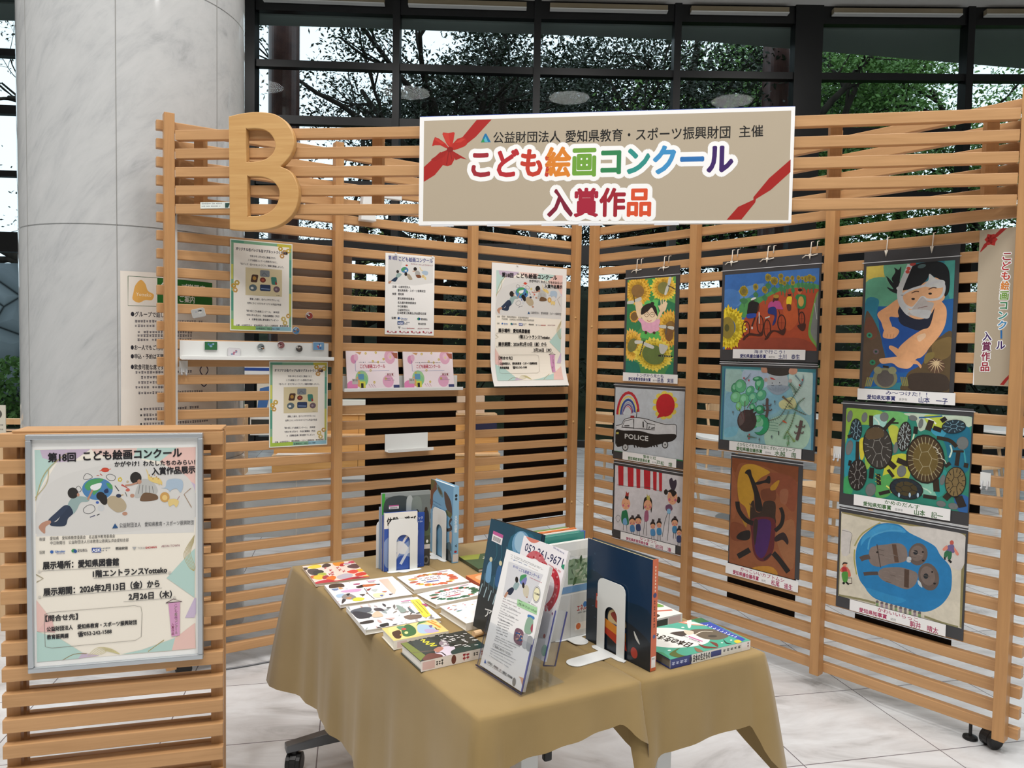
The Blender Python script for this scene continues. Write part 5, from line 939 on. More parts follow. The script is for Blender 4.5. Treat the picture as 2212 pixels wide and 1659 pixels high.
def cert2(c):
    c.page('#ecdfe3')
    for x, y, rx, ry, col in ((90, 90, 36, 48, '#d792b4'), (120, 70, 26, 40, '#dfb0c6'), (540, 60, 70, 80, '#dca8be'), (548, 55, 36, 40, '#e4bccb'), (180, 300, 78, 90, '#9cc692'), (150, 330, 50, 60, '#d6a06a'), (200, 320, 48, 60, '#86c08a'), (60, 380, 66, 60, '#dc85b4'), (505, 330, 70, 70, '#dca4c0')): c.ell(x, y, rx, ry, col)
    c.poly([(110, 10), (190, 10), (170, 40)], '#c99a6c'); c.poly([(560, 12), (640, 14), (640, 80), (600, 70)], '#a4604c'); c.ell(548, 62, 12, 16, '#e0cf9a')
    for x, y in ((240, 25), (366, 15), (460, 85), (325, 110), (150, 240), (290, 210), (330, 340), (475, 300), (390, 120)): c.petals(x, y, 4, 15, 5, '#dcc24a', .9)
    c.line([(108, 98), (108, 218)], 4, '#6f79b5'); c.line([(108, 218), (525, 212)], 3, '#8d93bd'); c.text('こども絵画コンクール', (165, 185), (475, 183), 38, '#b8485c', .03); c.poly([(200, 128), (208, 114), (216, 128)], '#2f3f6a'); c.dash(225, 128, 480, 127, 12, '#6b6470'); c.dash(150, 128, 195, 128, 11, '#6b6470')
    c.text('参加賞', (492, 268), (575, 268), 24, '#8f4048', .02); c.line([(475, 240), (595, 240), (595, 276), (475, 276), (475, 240)], 1.5, '#b39a9c'); c.dash(458, 305, 560, 305, 11, '#9a8a90'); c.dash(458, 324, 590, 324, 11, '#9a8a90')
    c.rect(135, 250, 205, 310, '#5f93b5'); c.rect(60, 300, 130, 360, '#b9b4b0'); c.dash(65, 330, 128, 330, 22, '#554'); c.rect(150, 330, 220, 400, '#cfcf52'); c.rect(165, 350, 195, 400, '#2f2d2a'); c.rect(570, 370, 650, 420, '#3c4470')
    for x in (260, 290, 320): c.line([(x, 360), (x + 30, 400)], 5, '#a8567c', taper=True)
def lean_frame(o, u, v, n, tilt):
    vv = v * math.cos(tilt) - n * math.sin(tilt); return Fr(o, u, vv)
for s0, s1, lb in ((1.152, 1.418, 'pink participation certificate standing nearer the second post on the white ledge'), (0.848, 1.125, 'pink participation certificate at the free end of the white ledge')):
    f = lean_frame(FL.P(-s1, 1.2266, 0.036), FL.u, UP, FL.n, R(9))
    t = thing('certificate', lb, 'certificate', f.P((s1 - s0) / 2, 0), ang(FL.u), 'participation certificates')
    b = MB(); b.box(f, 0, s1 - s0, 0.001, 0.190, -0.006, 0.0, lin('#dcd6cf')); b.build('backing_block', M['print'], t)
    c = Cv(f.at(0, 0.001, 0.0), s1 - s0, 0.189, ((0, 0), (645, 0), (645, 425), (0, 425))); cert2(c); c.build('printed_sheet', M['gloss'], t, fix=False)
def badge(label, a, z, c0, kind, cols, rot=0):
    f = FL.at(-a, z, c0)
    if rot: f = Fr(f.o, f.u * math.cos(R(rot)) + f.v * math.sin(R(rot)), f.v * math.cos(R(rot)) - f.u * math.sin(R(rot)))
    t = thing('can_badge', label, 'badge', f.P(0, -.02), ang(FL.u), 'can badges on the screen')
    b = MB(); c = Cv(f.at(-.03, -.03, .0072), .06, .06, ((0, 0), (60, 0), (60, 60), (0, 60)))
    if kind == 'r': b.lathe(f.P(0, 0, 0.0005), [(.0165, 0), (.0175, .002), (.016, .0055), (.011, .0068)], 24, f.n, lin('#c9c9c9')); k = [(30 + 15 * math.cos(R(a_)), 30 + 15 * math.sin(R(a_))) for a_ in range(0, 360, 20)]
    else:
        rr = [(-.025, -.017), (-.022, -.019), (.022, -.019), (.025, -.017), (.027, -.014), (.027, .014), (.025, .017), (.022, .019), (-.022, .019), (-.025, .017), (-.027, .014), (-.027, -.014)]
        b.prism(f, rr, .0005, .0065, lin('#cfcfcf')); k = [(5, 13), (55, 13), (55, 47), (5, 47)]
    c.poly(k, cols[0]); random.seed(len(label))
    for i in range(6): c.ell(random.uniform(20, 40), random.uniform(21, 39), random.uniform(3, 6), random.uniform(2, 5), cols[1 + i % (len(cols) - 1)])
    b.build('tin_body', M['cover'], t); c.build('printed_face', M['gloss'], t, fix=False)
LB = 0.004
for a in ((2.069, 1.566, 0, 'q', ('#a9a9a6', '#33353a', '#8d93a0', '#bdbdb8'), 14, 'grey rectangular badge on a slat beside the end post'), (1.592, 1.573, 0, 'r', ('#8d3a32', '#5a2a26', '#b9c0c0'), 0, 'red round badge on a slat by the second post'), (1.653, 1.503, 0, 'r', ('#4f7fa8', '#35577d', '#a9bcc8', '#8f6a5a'), 0, 'blue round badge beside the foot of the top flyer'),
          (2.020, 1.427, LB, 'q', ('#2f6a42', '#3f6f9a', '#7fa0b4'), 0, 'green rectangular badge first on the long ledge'), (1.925, 1.401, LB, 'q', ('#d8d6da', '#b06a80', '#7f95b0'), -3, 'white and pink rectangular badge low on the long ledge'), (1.811, 1.426, LB, 'r', ('#7c8688', '#c9c9c6', '#8a5a34', '#3a3a3a'), 0, 'grey and brown round badge beside the white rectangular one'), (1.722, 1.436, LB, 'r', ('#8a5a5c', '#c9b0ae', '#5c3a3c'), 0, 'dusky pink round badge on the long ledge rim'), (1.640, 1.421, LB, 'r', ('#4a4644', '#c6c2bd', '#6b5a50'), 0, 'dark round badge near the end of the long ledge'), (1.550, 1.434, LB, 'q', ('#6f9cc4', '#d8d3cc', '#b0545a', '#3f5f9a'), 0, 'pale blue rectangular badge last on the long ledge')):
    badge(a[6], a[0], a[1], a[2] + .0003, a[3], a[4], a[5])
# small fittings
def hooks(label, F, a, z, mt):
    t = thing('hook_strip', label, 'hook', F.P(a, z - .05, 0.001), ang(F.u), 'clear hook strips')
    b = MB(); b.box(F, a - .017, a + .017, z - .022, z + .028, 0.001, 0.003); b.build('plate', mt, t)
    for d in (-.009, .009):
        b = MB(); b.tube([F.P(a + d, z - .002, .0062), F.P(a + d, z - .02, .010), F.P(a + d, z - .030, .011), F.P(a + d, z - .033, .015), F.P(a + d, z - .026, .019)], .003, 8); b.build('hook', M['sleeve'], t, smooth=True)
hooks('white double hook strip on a slat near the end post by the turtles', FRr, 2.075, .985, M['white'])
hooks('white double hook strip between the third post and the turtles', FRr, 1.52, 1.02, M['white'])
hooks('white double hook strip inside the end post beside the long ledge', FL, -2.128, 1.335, M['white'])
b = MB(); b.box(FL, -2.163, -2.152, 0.4, 1.965, 0.0006, 0.012)
b.tube([FL.P(-2.158, 1.96, .006), FL.P(-2.15, 1.985, .01), FL.P(-2.10, 1.995, .008), FL.P(-2.06, 2.01, .006)], .004, 8)
tag(b.build('cable_cover', M['white']), 'thin white cable cover running down inside the end post', 'cable cover')
card('notice_plate', 'tiny pale notice plate on the header slat beside the wooden letter', 'plate', FH, .135, 1.987, .135, .026, 0.0185, .0012, M['print'], lambda c: (c.page('#dfe6e0'), c.dash(40, 40, 700, 40, 26, '#445'), c.dash(40, 85, 650, 85, 26, '#445'), c.poly([(800, 20), (960, 20), (900, 100), (800, 100)], '#2f4f4a')), None, ((0, 0), (1000, 0), (1000, 110), (0, 110)), lay='plate_base')
# sheets and boards hung on the far side of the screens
def backboard(label, F, a0, a1, z0, z1):
    t = thing('mounted_board', label, 'board', F.P((a0 + a1) / 2, z0, -.033), ang(F.u), 'black boards on the far side of the screens')
    b = MB(); b.box(F, a0, a1, z0, z1, -.0365, -.033); b.build('board_panel', M['board'], t)
    b = MB(); b.box(F, a0, a1, z1 - .012, z1 - .004, -.0385, -.0368); b.build('top_rail', M['black'], t)
backboard('black board behind the slats under the short empty ledge', FL, -1.300, -.800, .38, 1.188)
backboard('dark board behind the sponsor notice in the middle bay', FL, -1.245, -.882, 1.205, 1.795)
backboard('black board behind the slats under the curling poster', FL, -.498, -.085, .48, 1.190)
backboard('black board behind the slats under the beetle painting', FRr, .985, 1.335, .215, .940)
backboard('black board behind the snorkelling painting', FRr, 1.625, 1.985, 1.25, 1.80)
backboard('black board behind the turtle painting', FRr, 1.575, 2.050, .83, 1.21)
backboard('black board behind the otter painting', FRr, 1.605, 1.975, .285, .76)
backboard('black board behind the police car painting', FRr, .222, .70, .86, 1.23)
backboard('black board behind the festival painting', FRr, .235, .70, .41, .83)
def rev(c):
    c.page('#9b8f84'); k = '#6f6258'; c.blob([(200, 300), (500, 240), (900, 320), (800, 480), (300, 500)], '#94877b')
    for s_, x0, x1, y in (('愛知県：', 990, 830, 610), ('名古屋市教育委員会', 985, 560, 770), ('日本教育公務員弘済会愛知支部', 990, 240, 930), ('教育・スポーツ', 900, 600, 140)): c.text(s_, (x0, y), (x1, y), 36, k, .02, mir=True)
card('poster_reverse', 'poster seen from its back through the slats of the bay beside the top flyer', 'poster', FL, -1.725, 1.378, .350, .49, -.0345, .001, M['print'], rev, None, ((0, 0), (1000, 0), (1000, 1000), (0, 1000)), '#9b8f84', 'paper_sheet')
# notice wrapped round the marble column
def colnotice():
    a0, a1 = -71.3, -22.3; r = CR + .003; n = 24; z0, z1 = 0.985, 1.745
    t = thing('column_notice', 'paper notice with green heading wrapped round the marble column', 'notice', (CX + r * math.cos(R(-47)), CY + r * math.sin(R(-47)), z0), R(43))
    f = Fr((0, 0, 0), (1, 0, 0), (0, 1, 0)); w, h = r * R(a1 - a0), z1 - z0
    c = Cv(f, w, h, ((1030, 405), (1840, 440), (1840, 1530), (1040, 1530)), z=0.0002); c.page('#e3dcd2')
    c.line([(1090, 440), (1795, 475), (1795, 650), (1090, 630), (1090, 440)], 4, '#3f5f3f'); c.poly([(1312, 452), (1795, 475), (1797, 650), (1312, 635)], '#2c6b2b'); c.blob([(1145, 500), (1185, 465), (1220, 490), (1240, 535), (1285, 560), (1270, 595), (1220, 595), (1170, 612), (1125, 590), (1130, 550)], '#e0a956'); c.text('Yotteko', (1150, 568), (1265, 575), 26, '#f3e6cc')
    c.text('グループ学習席', (1335, 520), (1720, 540), 42, '#eef0ea', .02); c.text('ご案内', (1490, 605), (1620, 612), 42, '#eef0ea', .02); k = '#2a2830'
    for s_, y, x1 in (('●グループで話し合い', 700, 1430), ('●お一人でもご利用いただけます', 915, 1520), ('●申込・予約は不要です', 972, 1415), ('●飲食可能な席です', 1040, 1362)): c.text(s_, (1112, y), (x1, y + 8), 30, k, .025)
    for y, x0, x1 in ((742, 1140, 1700), (772, 1140, 1640), (812, 1140, 1600), (835, 1160, 1600), (862, 1160, 1640), (1072, 1145, 1640), (1105, 1165, 1560), (1138, 1165, 1600), (1168, 1145, 1400), (1205, 1145, 1700), (1310, 1205, 1660), (1348, 1205, 1600), (1375, 1210, 1660), (1405, 1205, 1750), (1440, 1500, 1790)): c.dash(x0, y, x1, y + 4, 20, '#5c5860')
    for y in (1310, 1348, 1405): c.rect(1183, y - 16, 1195, y - 4, '#333')
    for y in (1060, 1130): c.ring([(1670, y), (1710, y - 38), (1750, y), (1710, y + 38)], 8, '#33314a')
    c.dash(1690, 1132, 1735, 1132, 22, '#33314a')
    def wrap(m):
        for i, p in enumerate(m.v):
            an = R(a0) + p.x / r; rr = r + p.z + .012 * max(0, 1 - p.y / .25) * max(0, (1 - p.x / .1125)); m.v[i] = Vector((CX + rr * math.cos(an), CY + rr * math.sin(an), z0 + p.y))
    o = MB(); me = bpy.data.meshes.new('x'); me.from_pydata(c.v, [], c.f); b = bmesh.new(); b.from_mesh(me); bpy.data.meshes.remove(me)
    ly = b.faces.layers.int.new('c')
    for i, fc in enumerate(b.faces): fc[ly] = i
    for i in range(1, n): bmesh.ops.bisect_plane(b, geom=b.verts[:] + b.edges[:] + b.faces[:], plane_co=(w * i / n, 0, 0), plane_no=(1, 0, 0))
    for y in (.05, .1, .15, .2, .25): bmesh.ops.bisect_plane(b, geom=b.verts[:] + b.edges[:] + b.faces[:], plane_co=(0, y, 0), plane_no=(0, 1, 0))
    b.verts.index_update(); o.v = [v.co.copy() for v in b.verts]; o.f = [[v.index for v in fc.verts] for fc in b.faces]; o.c = [c.c[fc[ly]] for fc in b.faces]; o.mi = [0] * len(o.f); b.free()
    wrap(o); o.build('printed_sheet', M['print'], t, fix=False)
colnotice()
# ------------------------------------------------------------------ tables and cloths
TZ = 0.700
def V2(x, y, z=0.0): return Vector((x, y, z))
QF, QR, QBR, QBL = V2(-.054, 1.437), V2(.628, 1.786), V2(-.045, 2.820), V2(-.7175, 2.423)
SF, SB = V2(.297, 1.613), V2(-.385, 2.620)
SF = QF + (QR - QF) * .515; SB = QBL + (QBR - QBL) * .505
cm = mat('khaki_cloth', '#95805a', 0.9, 0.1)
v_ = coords(cm, (1, 1, 1)); n1 = noise(cm, v_, 420, 2); n2 = noise(cm, v_, 3.0, 4)
L(cm, ramp(cm, n2, [(0.3, '#8a744b'), (0.7, '#998258')]), bsdf(cm).inputs['Base Color']); bump(cm, n1, 0.15, 0.0006)
bsdf(cm).inputs['Sheen Weight'].default_value = 0.2
def cloth(label, quad, drops, corner, folds, seed, flare, tight, name='tablecloth'):
    """top quad (front-left, front-right, back-right, back-left) and a skirt that hangs from every side"""
    rnd = random.Random(seed); z = TZ + .0035; r = 0.012
    P = []; n_side = 44; info = []
    cen = sum(quad, Vector((0, 0, 0))) / 4
    for s_ in range(4):
        a, b = quad[s_], quad[(s_ + 1) % 4]; d = (b - a).normalized(); o = Vector((d.y, -d.x, 0))
        if o.dot((a + b) / 2 - cen) < 0: o = -o
        for i in range(n_side):
            t = i / n_side; P.append((a + (b - a) * t, o, s_, t))
    n = len(P); rows = []
    # blend outward directions and drops at the corners
    def out(i):
        p, o, s_, t = P[i]; w = .06
        if t < w: o2 = P[(i - n_side) % n][1] if False else P[((s_ - 1) % 4) * n_side][1]; k = .5 + .5 * t / w; return (o * k + o2 * (1 - k)).normalized()
        if t > 1 - w: o2 = P[((s_ + 1) % 4) * n_side][1]; k = .5 + .5 * (1 - t) / w; return (o * k + o2 * (1 - k)).normalized()
        return o
    def drop(i):
        p, o, s_, t = P[i]; d0, d1 = drops[s_]; base = d0 + (d1 - d0) * t
        c0, c1 = corner[s_], corner[(s_ + 1) % 4]
        return base + c0 * max(0, 1 - t / .16) ** 1.5 + c1 * max(0, 1 - (1 - t) / .16) ** 1.5
    ph = [rnd.uniform(0, 6) for _ in range(4)]
    prof = [(-0.012, 0.0, 0), (-0.004, -0.0012, 0), (0.0005, -0.0035, 0), (0.0035, -0.009, .0)]
    for (oo, dz, _) in prof: rows.append([P[i][0] + out(i) * (oo + r * .3) + Vector((0, 0, z + dz)) for i in range(n)])
    m = 14
    for j in range(1, m + 1):
        row = []
        for i in range(n):
            p, o, s_, t = P[i]; u = j / m; D = drop(i); fl_, am, fq = folds[s_]
            cc = max(0, 1 - min(t, 1 - t) / .14)
            wv = am * u * (math.sin(fq * t * 6.283 + ph[s_]) * .7 + math.sin(fq * 2.3 * t * 6.283 + ph[s_] * 2) * .3) * (1 - cc)
            edge = .0012 * math.sin(i * .7) * (u == 1)
            row.append(p + out(i) * ((.0005 if s_ == tight and .04 < t < .96 else .0075) + fl_ * u + wv + (max(0, 1 - t / .12) * flare[s_] + max(0, 1 - (1 - t) / .12) * flare[(s_ + 1) % 4]) * u ** .8) + Vector((0, 0, z - .012 - D * u + edge)))
        rows.append(row)
    b = MB(); vs = [q for row in rows for q in row]
    fs = [(j * n + i, j * n + (i + 1) % n, (j + 1) * n + (i + 1) % n, (j + 1) * n + i) for j in range(len(rows) - 1) for i in range(n)]
    fs.append(tuple(range(n)))
    b.add(vs, fs)
    o = b.build(name, cm, smooth=True); return tag(o, label, 'tablecloth', 'khaki tablecloths')
g = (SF - QF).normalized() * .004
cl1 = cloth('khaki cloth over the table nearer the slatted stand', (QF, SF - g, SB - g, QBL), ((.100, .062), (.12, .02), (.20, .30), (.355, .365)), (.08, .07, .02, .03), ((.012, .004, 2), (.001, .0, 2), (.01, .01, 3), (.014, .012, 5)), 3, (.04, .02, .02, .075), 1)
cl2 = cloth('khaki cloth over the table nearer the paintings', (SF + g, QR, QBR, SB + g), ((.165, .150), (.20, .22), (.2, .2), (.02, .06)), (.05, .14, .06, .02), ((.010, .006, 2), (.02, .012, 3), (.01, .008, 3), (.001, .0, 3)), 5, (.02, .05, .03, .02), 3)
def table(label, q, e0x, e1x):
    fl_, fr_, brr, bl = q; c_ = sum(q, Vector((0, 0, 0))) / 4; X = (fr_ - fl_).normalized(); Y = (bl - fl_).normalized()
    t = thing('folding_table', label, 'table', (c_.x, c_.y, 0), ang(X), 'folding tables under khaki cloths')
    k = .992; qq = [c_ + (p - c_) * k for p in q]; b = MB()
    vs = [p + Vector((0, 0, TZ - .028)) for p in qq] + [p + Vector((0, 0, TZ)) for p in qq]
    b.add(vs, [(3, 2, 1, 0), (4, 5, 6, 7)] + [(i, (i + 1) % 4, 4 + (i + 1) % 4, 4 + i) for i in range(4)]); b.build('tabletop', M['pale'], t)
    w = (fr_ - fl_).length
    for e0, e1, sg in ((fl_, fr_, 1), (bl, brr, -1)):
        md_ = (e0 + e1) / 2 + Y * (sg * (.13 if sg > 0 else .012)); f = Fr(md_, X, UP)
        b = MB(); b.box(f, -.022, .022, .075, TZ - .03, -.013, .013); b.build('leg', M['white'], t, bevel=.002)
        xl, xr = w / 2 + e0x, w / 2 + e1x
        b = MB(); b.prism(f, [(-xl, .078), (xr, .078), (xr, .102), (.06, .118), (-.06, .118), (-xl, .102)], -.019, .019); b.build('foot_bar', M['steel'], t, bevel=.003)
        for sx in (-(xl - .03), xr - .045): caster(t, md_ + X * sx, ang(X) + 1.1, .034)
    b = MB(); f = Fr((fl_ + fr_) / 2 + Y * .13, X, UP); b.box(f, .035, .055, .50, .585, .004, .02); b.build('folding_lever', M['black'], t, bevel=.004)
table('white legged folding table nearer the slatted stand', (QF, SF, SB, QBL), .022, -.008)
table('white legged folding table nearer the paintings', (SF, QR, QBR, SB), -.008, .0)

# ------------------------------------------------------------------ books
BZ = TZ + .0042
def frame_at(corner, xdir, z): return Fr((corner[0], corner[1], z), (xdir[0], xdir[1], 0), (-xdir[1], xdir[0], 0))
def flat_book(label, quad, ztop, draw, pq, spine, pages='#ece8de', cat='book', grp='books laid flat on the khaki cloths', spine_draw=None, back=None):
    """quad: world corners of the cover (tl, tr, br, bl) as read on the page quad pq; spine side one of 'b','t','l','r'"""
    tl, tr, br_, bl = [Vector((*p, 0)) for p in quad]
    c_ = (tl + tr + br_ + bl) / 4; X = ((tr - tl) + (br_ - bl)).normalized(); Y = Vector((-X.y, X.x, 0))
    if Y.dot((tl - bl) + (tr - br_)) < 0: Y = -Y
    w = ((tr - tl).length + (br_ - bl).length) / 2; h = ((tl - bl).dot(Y) + (tr - br_).dot(Y)) / 2; th = ztop - BZ
    o = c_ - X * w / 2 - Y * h / 2; f = Fr((o.x, o.y, BZ), X, Y)
    t = thing('picture_book', label, cat, (c_.x, c_.y, BZ), ang(X), grp)
    cv = .0016 if th > .014 else .0012; q = lin(back or spine[1]); b = MB(); sd = spine[0]
    b.box(f, 0, w, 0, h, 0, cv, q); b.box(f, 0, w, 0, h, th - cv, th, q)
    ins = .003
    if sd == 'b': b.box(f, 0, w, 0, cv, cv, th - cv, lin(spine[1]))
    if sd == 't': b.box(f, 0, w, h - cv, h, cv, th - cv, lin(spine[1]))
    if sd == 'l': b.box(f, 0, cv, 0, h, cv, th - cv, lin(spine[1]))
    if sd == 'r': b.box(f, w - cv, w, 0, h, cv, th - cv, lin(spine[1]))
    b.build('cover', M['cover'], t)
    b = MB(); b.box(f, cv * 1.05 if sd == 'l' else ins, w - (cv * 1.05 if sd == 'r' else ins), cv * 1.05 if sd == 'b' else ins, h - (cv * 1.05 if sd == 't' else ins), cv * 1.02, th - cv * 1.02, lin(pages)); b.build('pages', M['print'], t)
    c = Cv(f.at(0, 0, th), w, h, pq, z=.0002); draw(c); c.build('cover_print', M['cover'], t, fix=False)
    if spine_draw:
        sf = Fr(f.o, X, UP) if sd == 'b' else None
        c = Cv(sf, w, th, ((0, 0), (1000, 0), (1000, 100), (0, 100)), z=.0003); spine_draw(c); c.build('spine_print', M['cover'], t, fix=False)
    return t
def specks(c, box, n, cols, r=(3, 9), seed=1):
    rn = random.Random(seed); x0, y0, x1, y1 = box
    for _ in range(n):
        x, y = rn.uniform(x0, x1), rn.uniform(y0, y1); k = rn.uniform(*r); rot = rn.uniform(0, 180)
        c.blob([(x + k * a * math.cos(R(rot)) - k * b_ * math.sin(R(rot)), y + .6 * (k * a * math.sin(R(rot)) + k * b_ * math.cos(R(rot)))) for a, b_ in ((-1, 0), (-.4, rn.uniform(.2, .5)), (.5, rn.uniform(.1, .5)), (1, 0), (.3, -rn.uniform(.2, .5)), (-.5, -.3))], rn.choice(cols))
def barcode(c, x, y, dx, dy, s_=1.0):
    """library sticker: pink band over a bar code, (dx, dy) along the sticker"""
    n = (-dy * .55, dx * .55); P_ = lambda a, b: (x + dx * a + n[0] * b * s_, y + dy * a + n[1] * b * s_)
    c.poly([P_(0, 0), P_(1, 0), P_(1, .9), P_(0, .9)], '#efe9ea'); c.poly([P_(0, 0), P_(1, 0), P_(1, .3), P_(0, .3)], '#c05a94')
    for k in range(9): c.poly([P_(.12 + k * .085, .42), P_(.12 + k * .085 + .045, .42), P_(.12 + k * .085 + .045, .8), P_(.12 + k * .085, .8)], '#444')
# 1 autumn leaves
def c_leaves(c):
    c.page('#e8d3c6'); c.blob([(30, 145), (300, 110), (420, 130), (520, 300), (200, 260)], '#ead9cd')
    for p, col in (([(90, 165), (180, 130), (270, 135), (270, 160), (180, 175)], '#e8ce3a'), ([(290, 130), (340, 112), (400, 130), (380, 150), (300, 160)], '#43302f'), ([(410, 110), (470, 88), (545, 90), (560, 130), (470, 140)], '#dd8d33'), ([(520, 115), (560, 110), (580, 140), (520, 142)], '#b3282e'), ([(610, 90), (680, 75), (720, 90), (640, 110)], '#c14a58'), ([(620, 140), (700, 110), (780, 140), (750, 165), (650, 160)], '#5b3c3e'), ([(750, 180), (820, 165), (870, 185), (800, 205)], '#e3b53a'), ([(640, 205), (720, 180), (790, 195), (740, 225)], '#d8493a'), ([(770, 225), (850, 205), (920, 225), (850, 250), (780, 250)], '#cf3f30'), ([(880, 250), (960, 240), (970, 262), (900, 270)], '#e3c03f'), ([(30, 170), (100, 165), (100, 190), (50, 195)], '#3c2a2a'), ([(110, 190), (200, 175), (260, 190), (230, 250), (150, 235)], '#4f4142'), ([(200, 205), (290, 190), (340, 210), (300, 240), (230, 255)], '#36302f'), ([(180, 265), (250, 255), (260, 290), (200, 290)], '#c8643a'), ([(270, 235), (350, 220), (390, 245), (300, 262)], '#a9b44a'), ([(225, 270), (300, 245), (370, 262), (350, 300), (260, 300)], '#e3bf36'), ([(345, 270), (400, 250), (440, 275), (380, 300)], '#a8343c'), ([(410, 280), (470, 255), (530, 270), (510, 312), (430, 312)], '#df7430'), ([(540, 260), (640, 225), (740, 240), (700, 285), (580, 290)], '#b9b0bb'), ([(285, 335), (430, 300), (560, 310), (760, 265), (960, 262), (300, 360)], '#c0303f'), ([(740, 280), (800, 255), (860, 270), (800, 290)], '#a02536')): c.blob(p, col)
    random.seed(3)
    for x, y in ((340, 165), (420, 190), (455, 215), (430, 235), (500, 160), (540, 185), (600, 200), (470, 240)): c.line([(x - 18, y - 6), (x, y + 6), (x + 20, y - 4)], 6, '#b5303f', True); c.line([(x + 4, y - 14), (x - 2, y + 14)], 5, '#b5303f')
    barcode(c, 560, 108, 90, -8, .55)
flat_book('picture book covered in autumn leaves and acorns at the table corner', ((-.689, 2.389), (-.536, 2.457), (-.426, 2.300), (-.571, 2.214)), .7125, c_leaves, ((22, 150), (660, 75), (970, 262), (295, 358)), ('r', '#dcc7b6'))
def c_people(c):
    c.page('#eeeaea'); specks(c, (330, 320, 1000, 620), 26, ('#caa7b8', '#b9c2d2', '#d7cfc4', '#b08a78', '#8d9aac'), (8, 26), 4)
    for p, col in (([(380, 385), (430, 365), (560, 360), (600, 400), (520, 410), (400, 420)], '#4a3730'), ([(520, 405), (590, 420), (540, 435)], '#d0a070'), ([(430, 430), (520, 425), (500, 450), (440, 445)], '#6f86ad'), ([(560, 460), (700, 435), (830, 430), (800, 460), (640, 475)], '#d7a3cc'), ([(760, 400), (860, 375), (860, 405), (790, 418)], '#2f201c'), ([(850, 380), (1000, 365), (1020, 380), (880, 405)], '#c66a3c'), ([(1000, 370), (1060, 365), (1050, 380)], '#2a2422'), ([(720, 365), (800, 360), (790, 375), (730, 378)], '#b04a7a'), ([(500, 510), (600, 490), (620, 520), (540, 545)], '#a9c3dc'), ([(600, 510), (680, 490), (780, 530), (740, 560), (600, 555)], '#8f8a88'), ([(640, 545), (720, 530), (700, 560)], '#c08a60'), ([(640, 495), (690, 485), (670, 520)], '#2f2c30'), ([(735, 560), (800, 535), (890, 545), (860, 575), (760, 580)], '#d8d84a'), ([(600, 560), (650, 570), (600, 620)], '#3f3b3c'), ([(820, 500), (890, 495), (870, 515)], '#3f3632')): c.blob(p, col)
    c.poly([(1040, 318), (1150, 305), (1270, 440), (1260, 490), (1230, 480)], '#e8c8b4'); c.line([(870, 420), (930, 490), (1020, 552)], 5, '#2f2c2c'); c.blob([(900, 440), (960, 420), (930, 450)], '#8d3a30'); c.blob([(960, 440), (1040, 430), (1020, 460)], '#c2c9c6'); c.blob([(1000, 490), (1130, 480), (1120, 525), (1020, 530)], '#e9dfb4'); c.blob([(1080, 505), (1125, 500), (1110, 522)], '#6a74b4'); c.blob([(1100, 460), (1160, 455), (1140, 470)], '#c8703a'); c.blob([(1190, 490), (1240, 485), (1210, 502)], '#4a2f28'); barcode(c, 900, 335, 100, -12, .5)
flat_book('white picture book crowded with tiny costumed people beside the autumn leaf book', ((-.565, 2.201), (-.368, 2.294), (-.278, 2.136), (-.459, 2.033)), .7135, c_people, ((310, 378), (1200, 275), (1470, 490), (580, 632)), ('l', '#dedada'))
def wreath(cols, mid):
    def d(c):
        c.page('#f2f0ee'); rn = random.Random(9)
        for k in range(34):
            a = R(k * 360 / 34 + rn.uniform(-5, 5)); x, y = .5 + .36 * math.cos(a), .52 + .36 * math.sin(a); s_ = rn.uniform(.05, .09)
            c.blob([(x + s_ * math.cos(a + q) * g_, y + s_ * math.sin(a + q) * g_) for q, g_ in ((0, 1.0), (1.1, .6), (2.2, .8), (3.1, 1.0), (4.2, .6), (5.3, .8))], rn.choice(cols))
        for i in range(10):
            r_, q_ = divmod(i, 4); c.dash(.29 + q_ * .1, .42 + r_ * .13, .37 + q_ * .1, .42 + r_ * .13, .075, rn.choice(('#b8434a', '#8d5c8a', '#c7653a', '#5a7a8a')))
        c.rect(.34, .62, .56, .68, mid); barcode(c, .72, .08, .2, 0, .7)
    return d
def unitq(): return ((0, 0), (1, 0), (1, 1), (0, 1))
flat_book('white picture book with an orange autumn leaf wreath', ((-.351, 2.286), (-.191, 2.374), (-.122, 2.258), (-.279, 2.161)), .7165, wreath(('#d4663c', '#d88346', '#c2503a', '#d9c04a', '#b3763a'), '#6a6fb0'), unitq(), ('b', '#e6e2da'), '#dccdb4')
flat_book('white picture book ringed with dark green ivy leaves', ((-.269, 2.127), (-.107, 2.243), (-.058, 2.151), (-.199, 2.037)), .7165, wreath(('#2f5f45', '#3f6f4f', '#28553d', '#4a7a58', '#c0584a'), '#c85a70'), unitq(), ('b', '#e6e2da'), '#dccdb4')
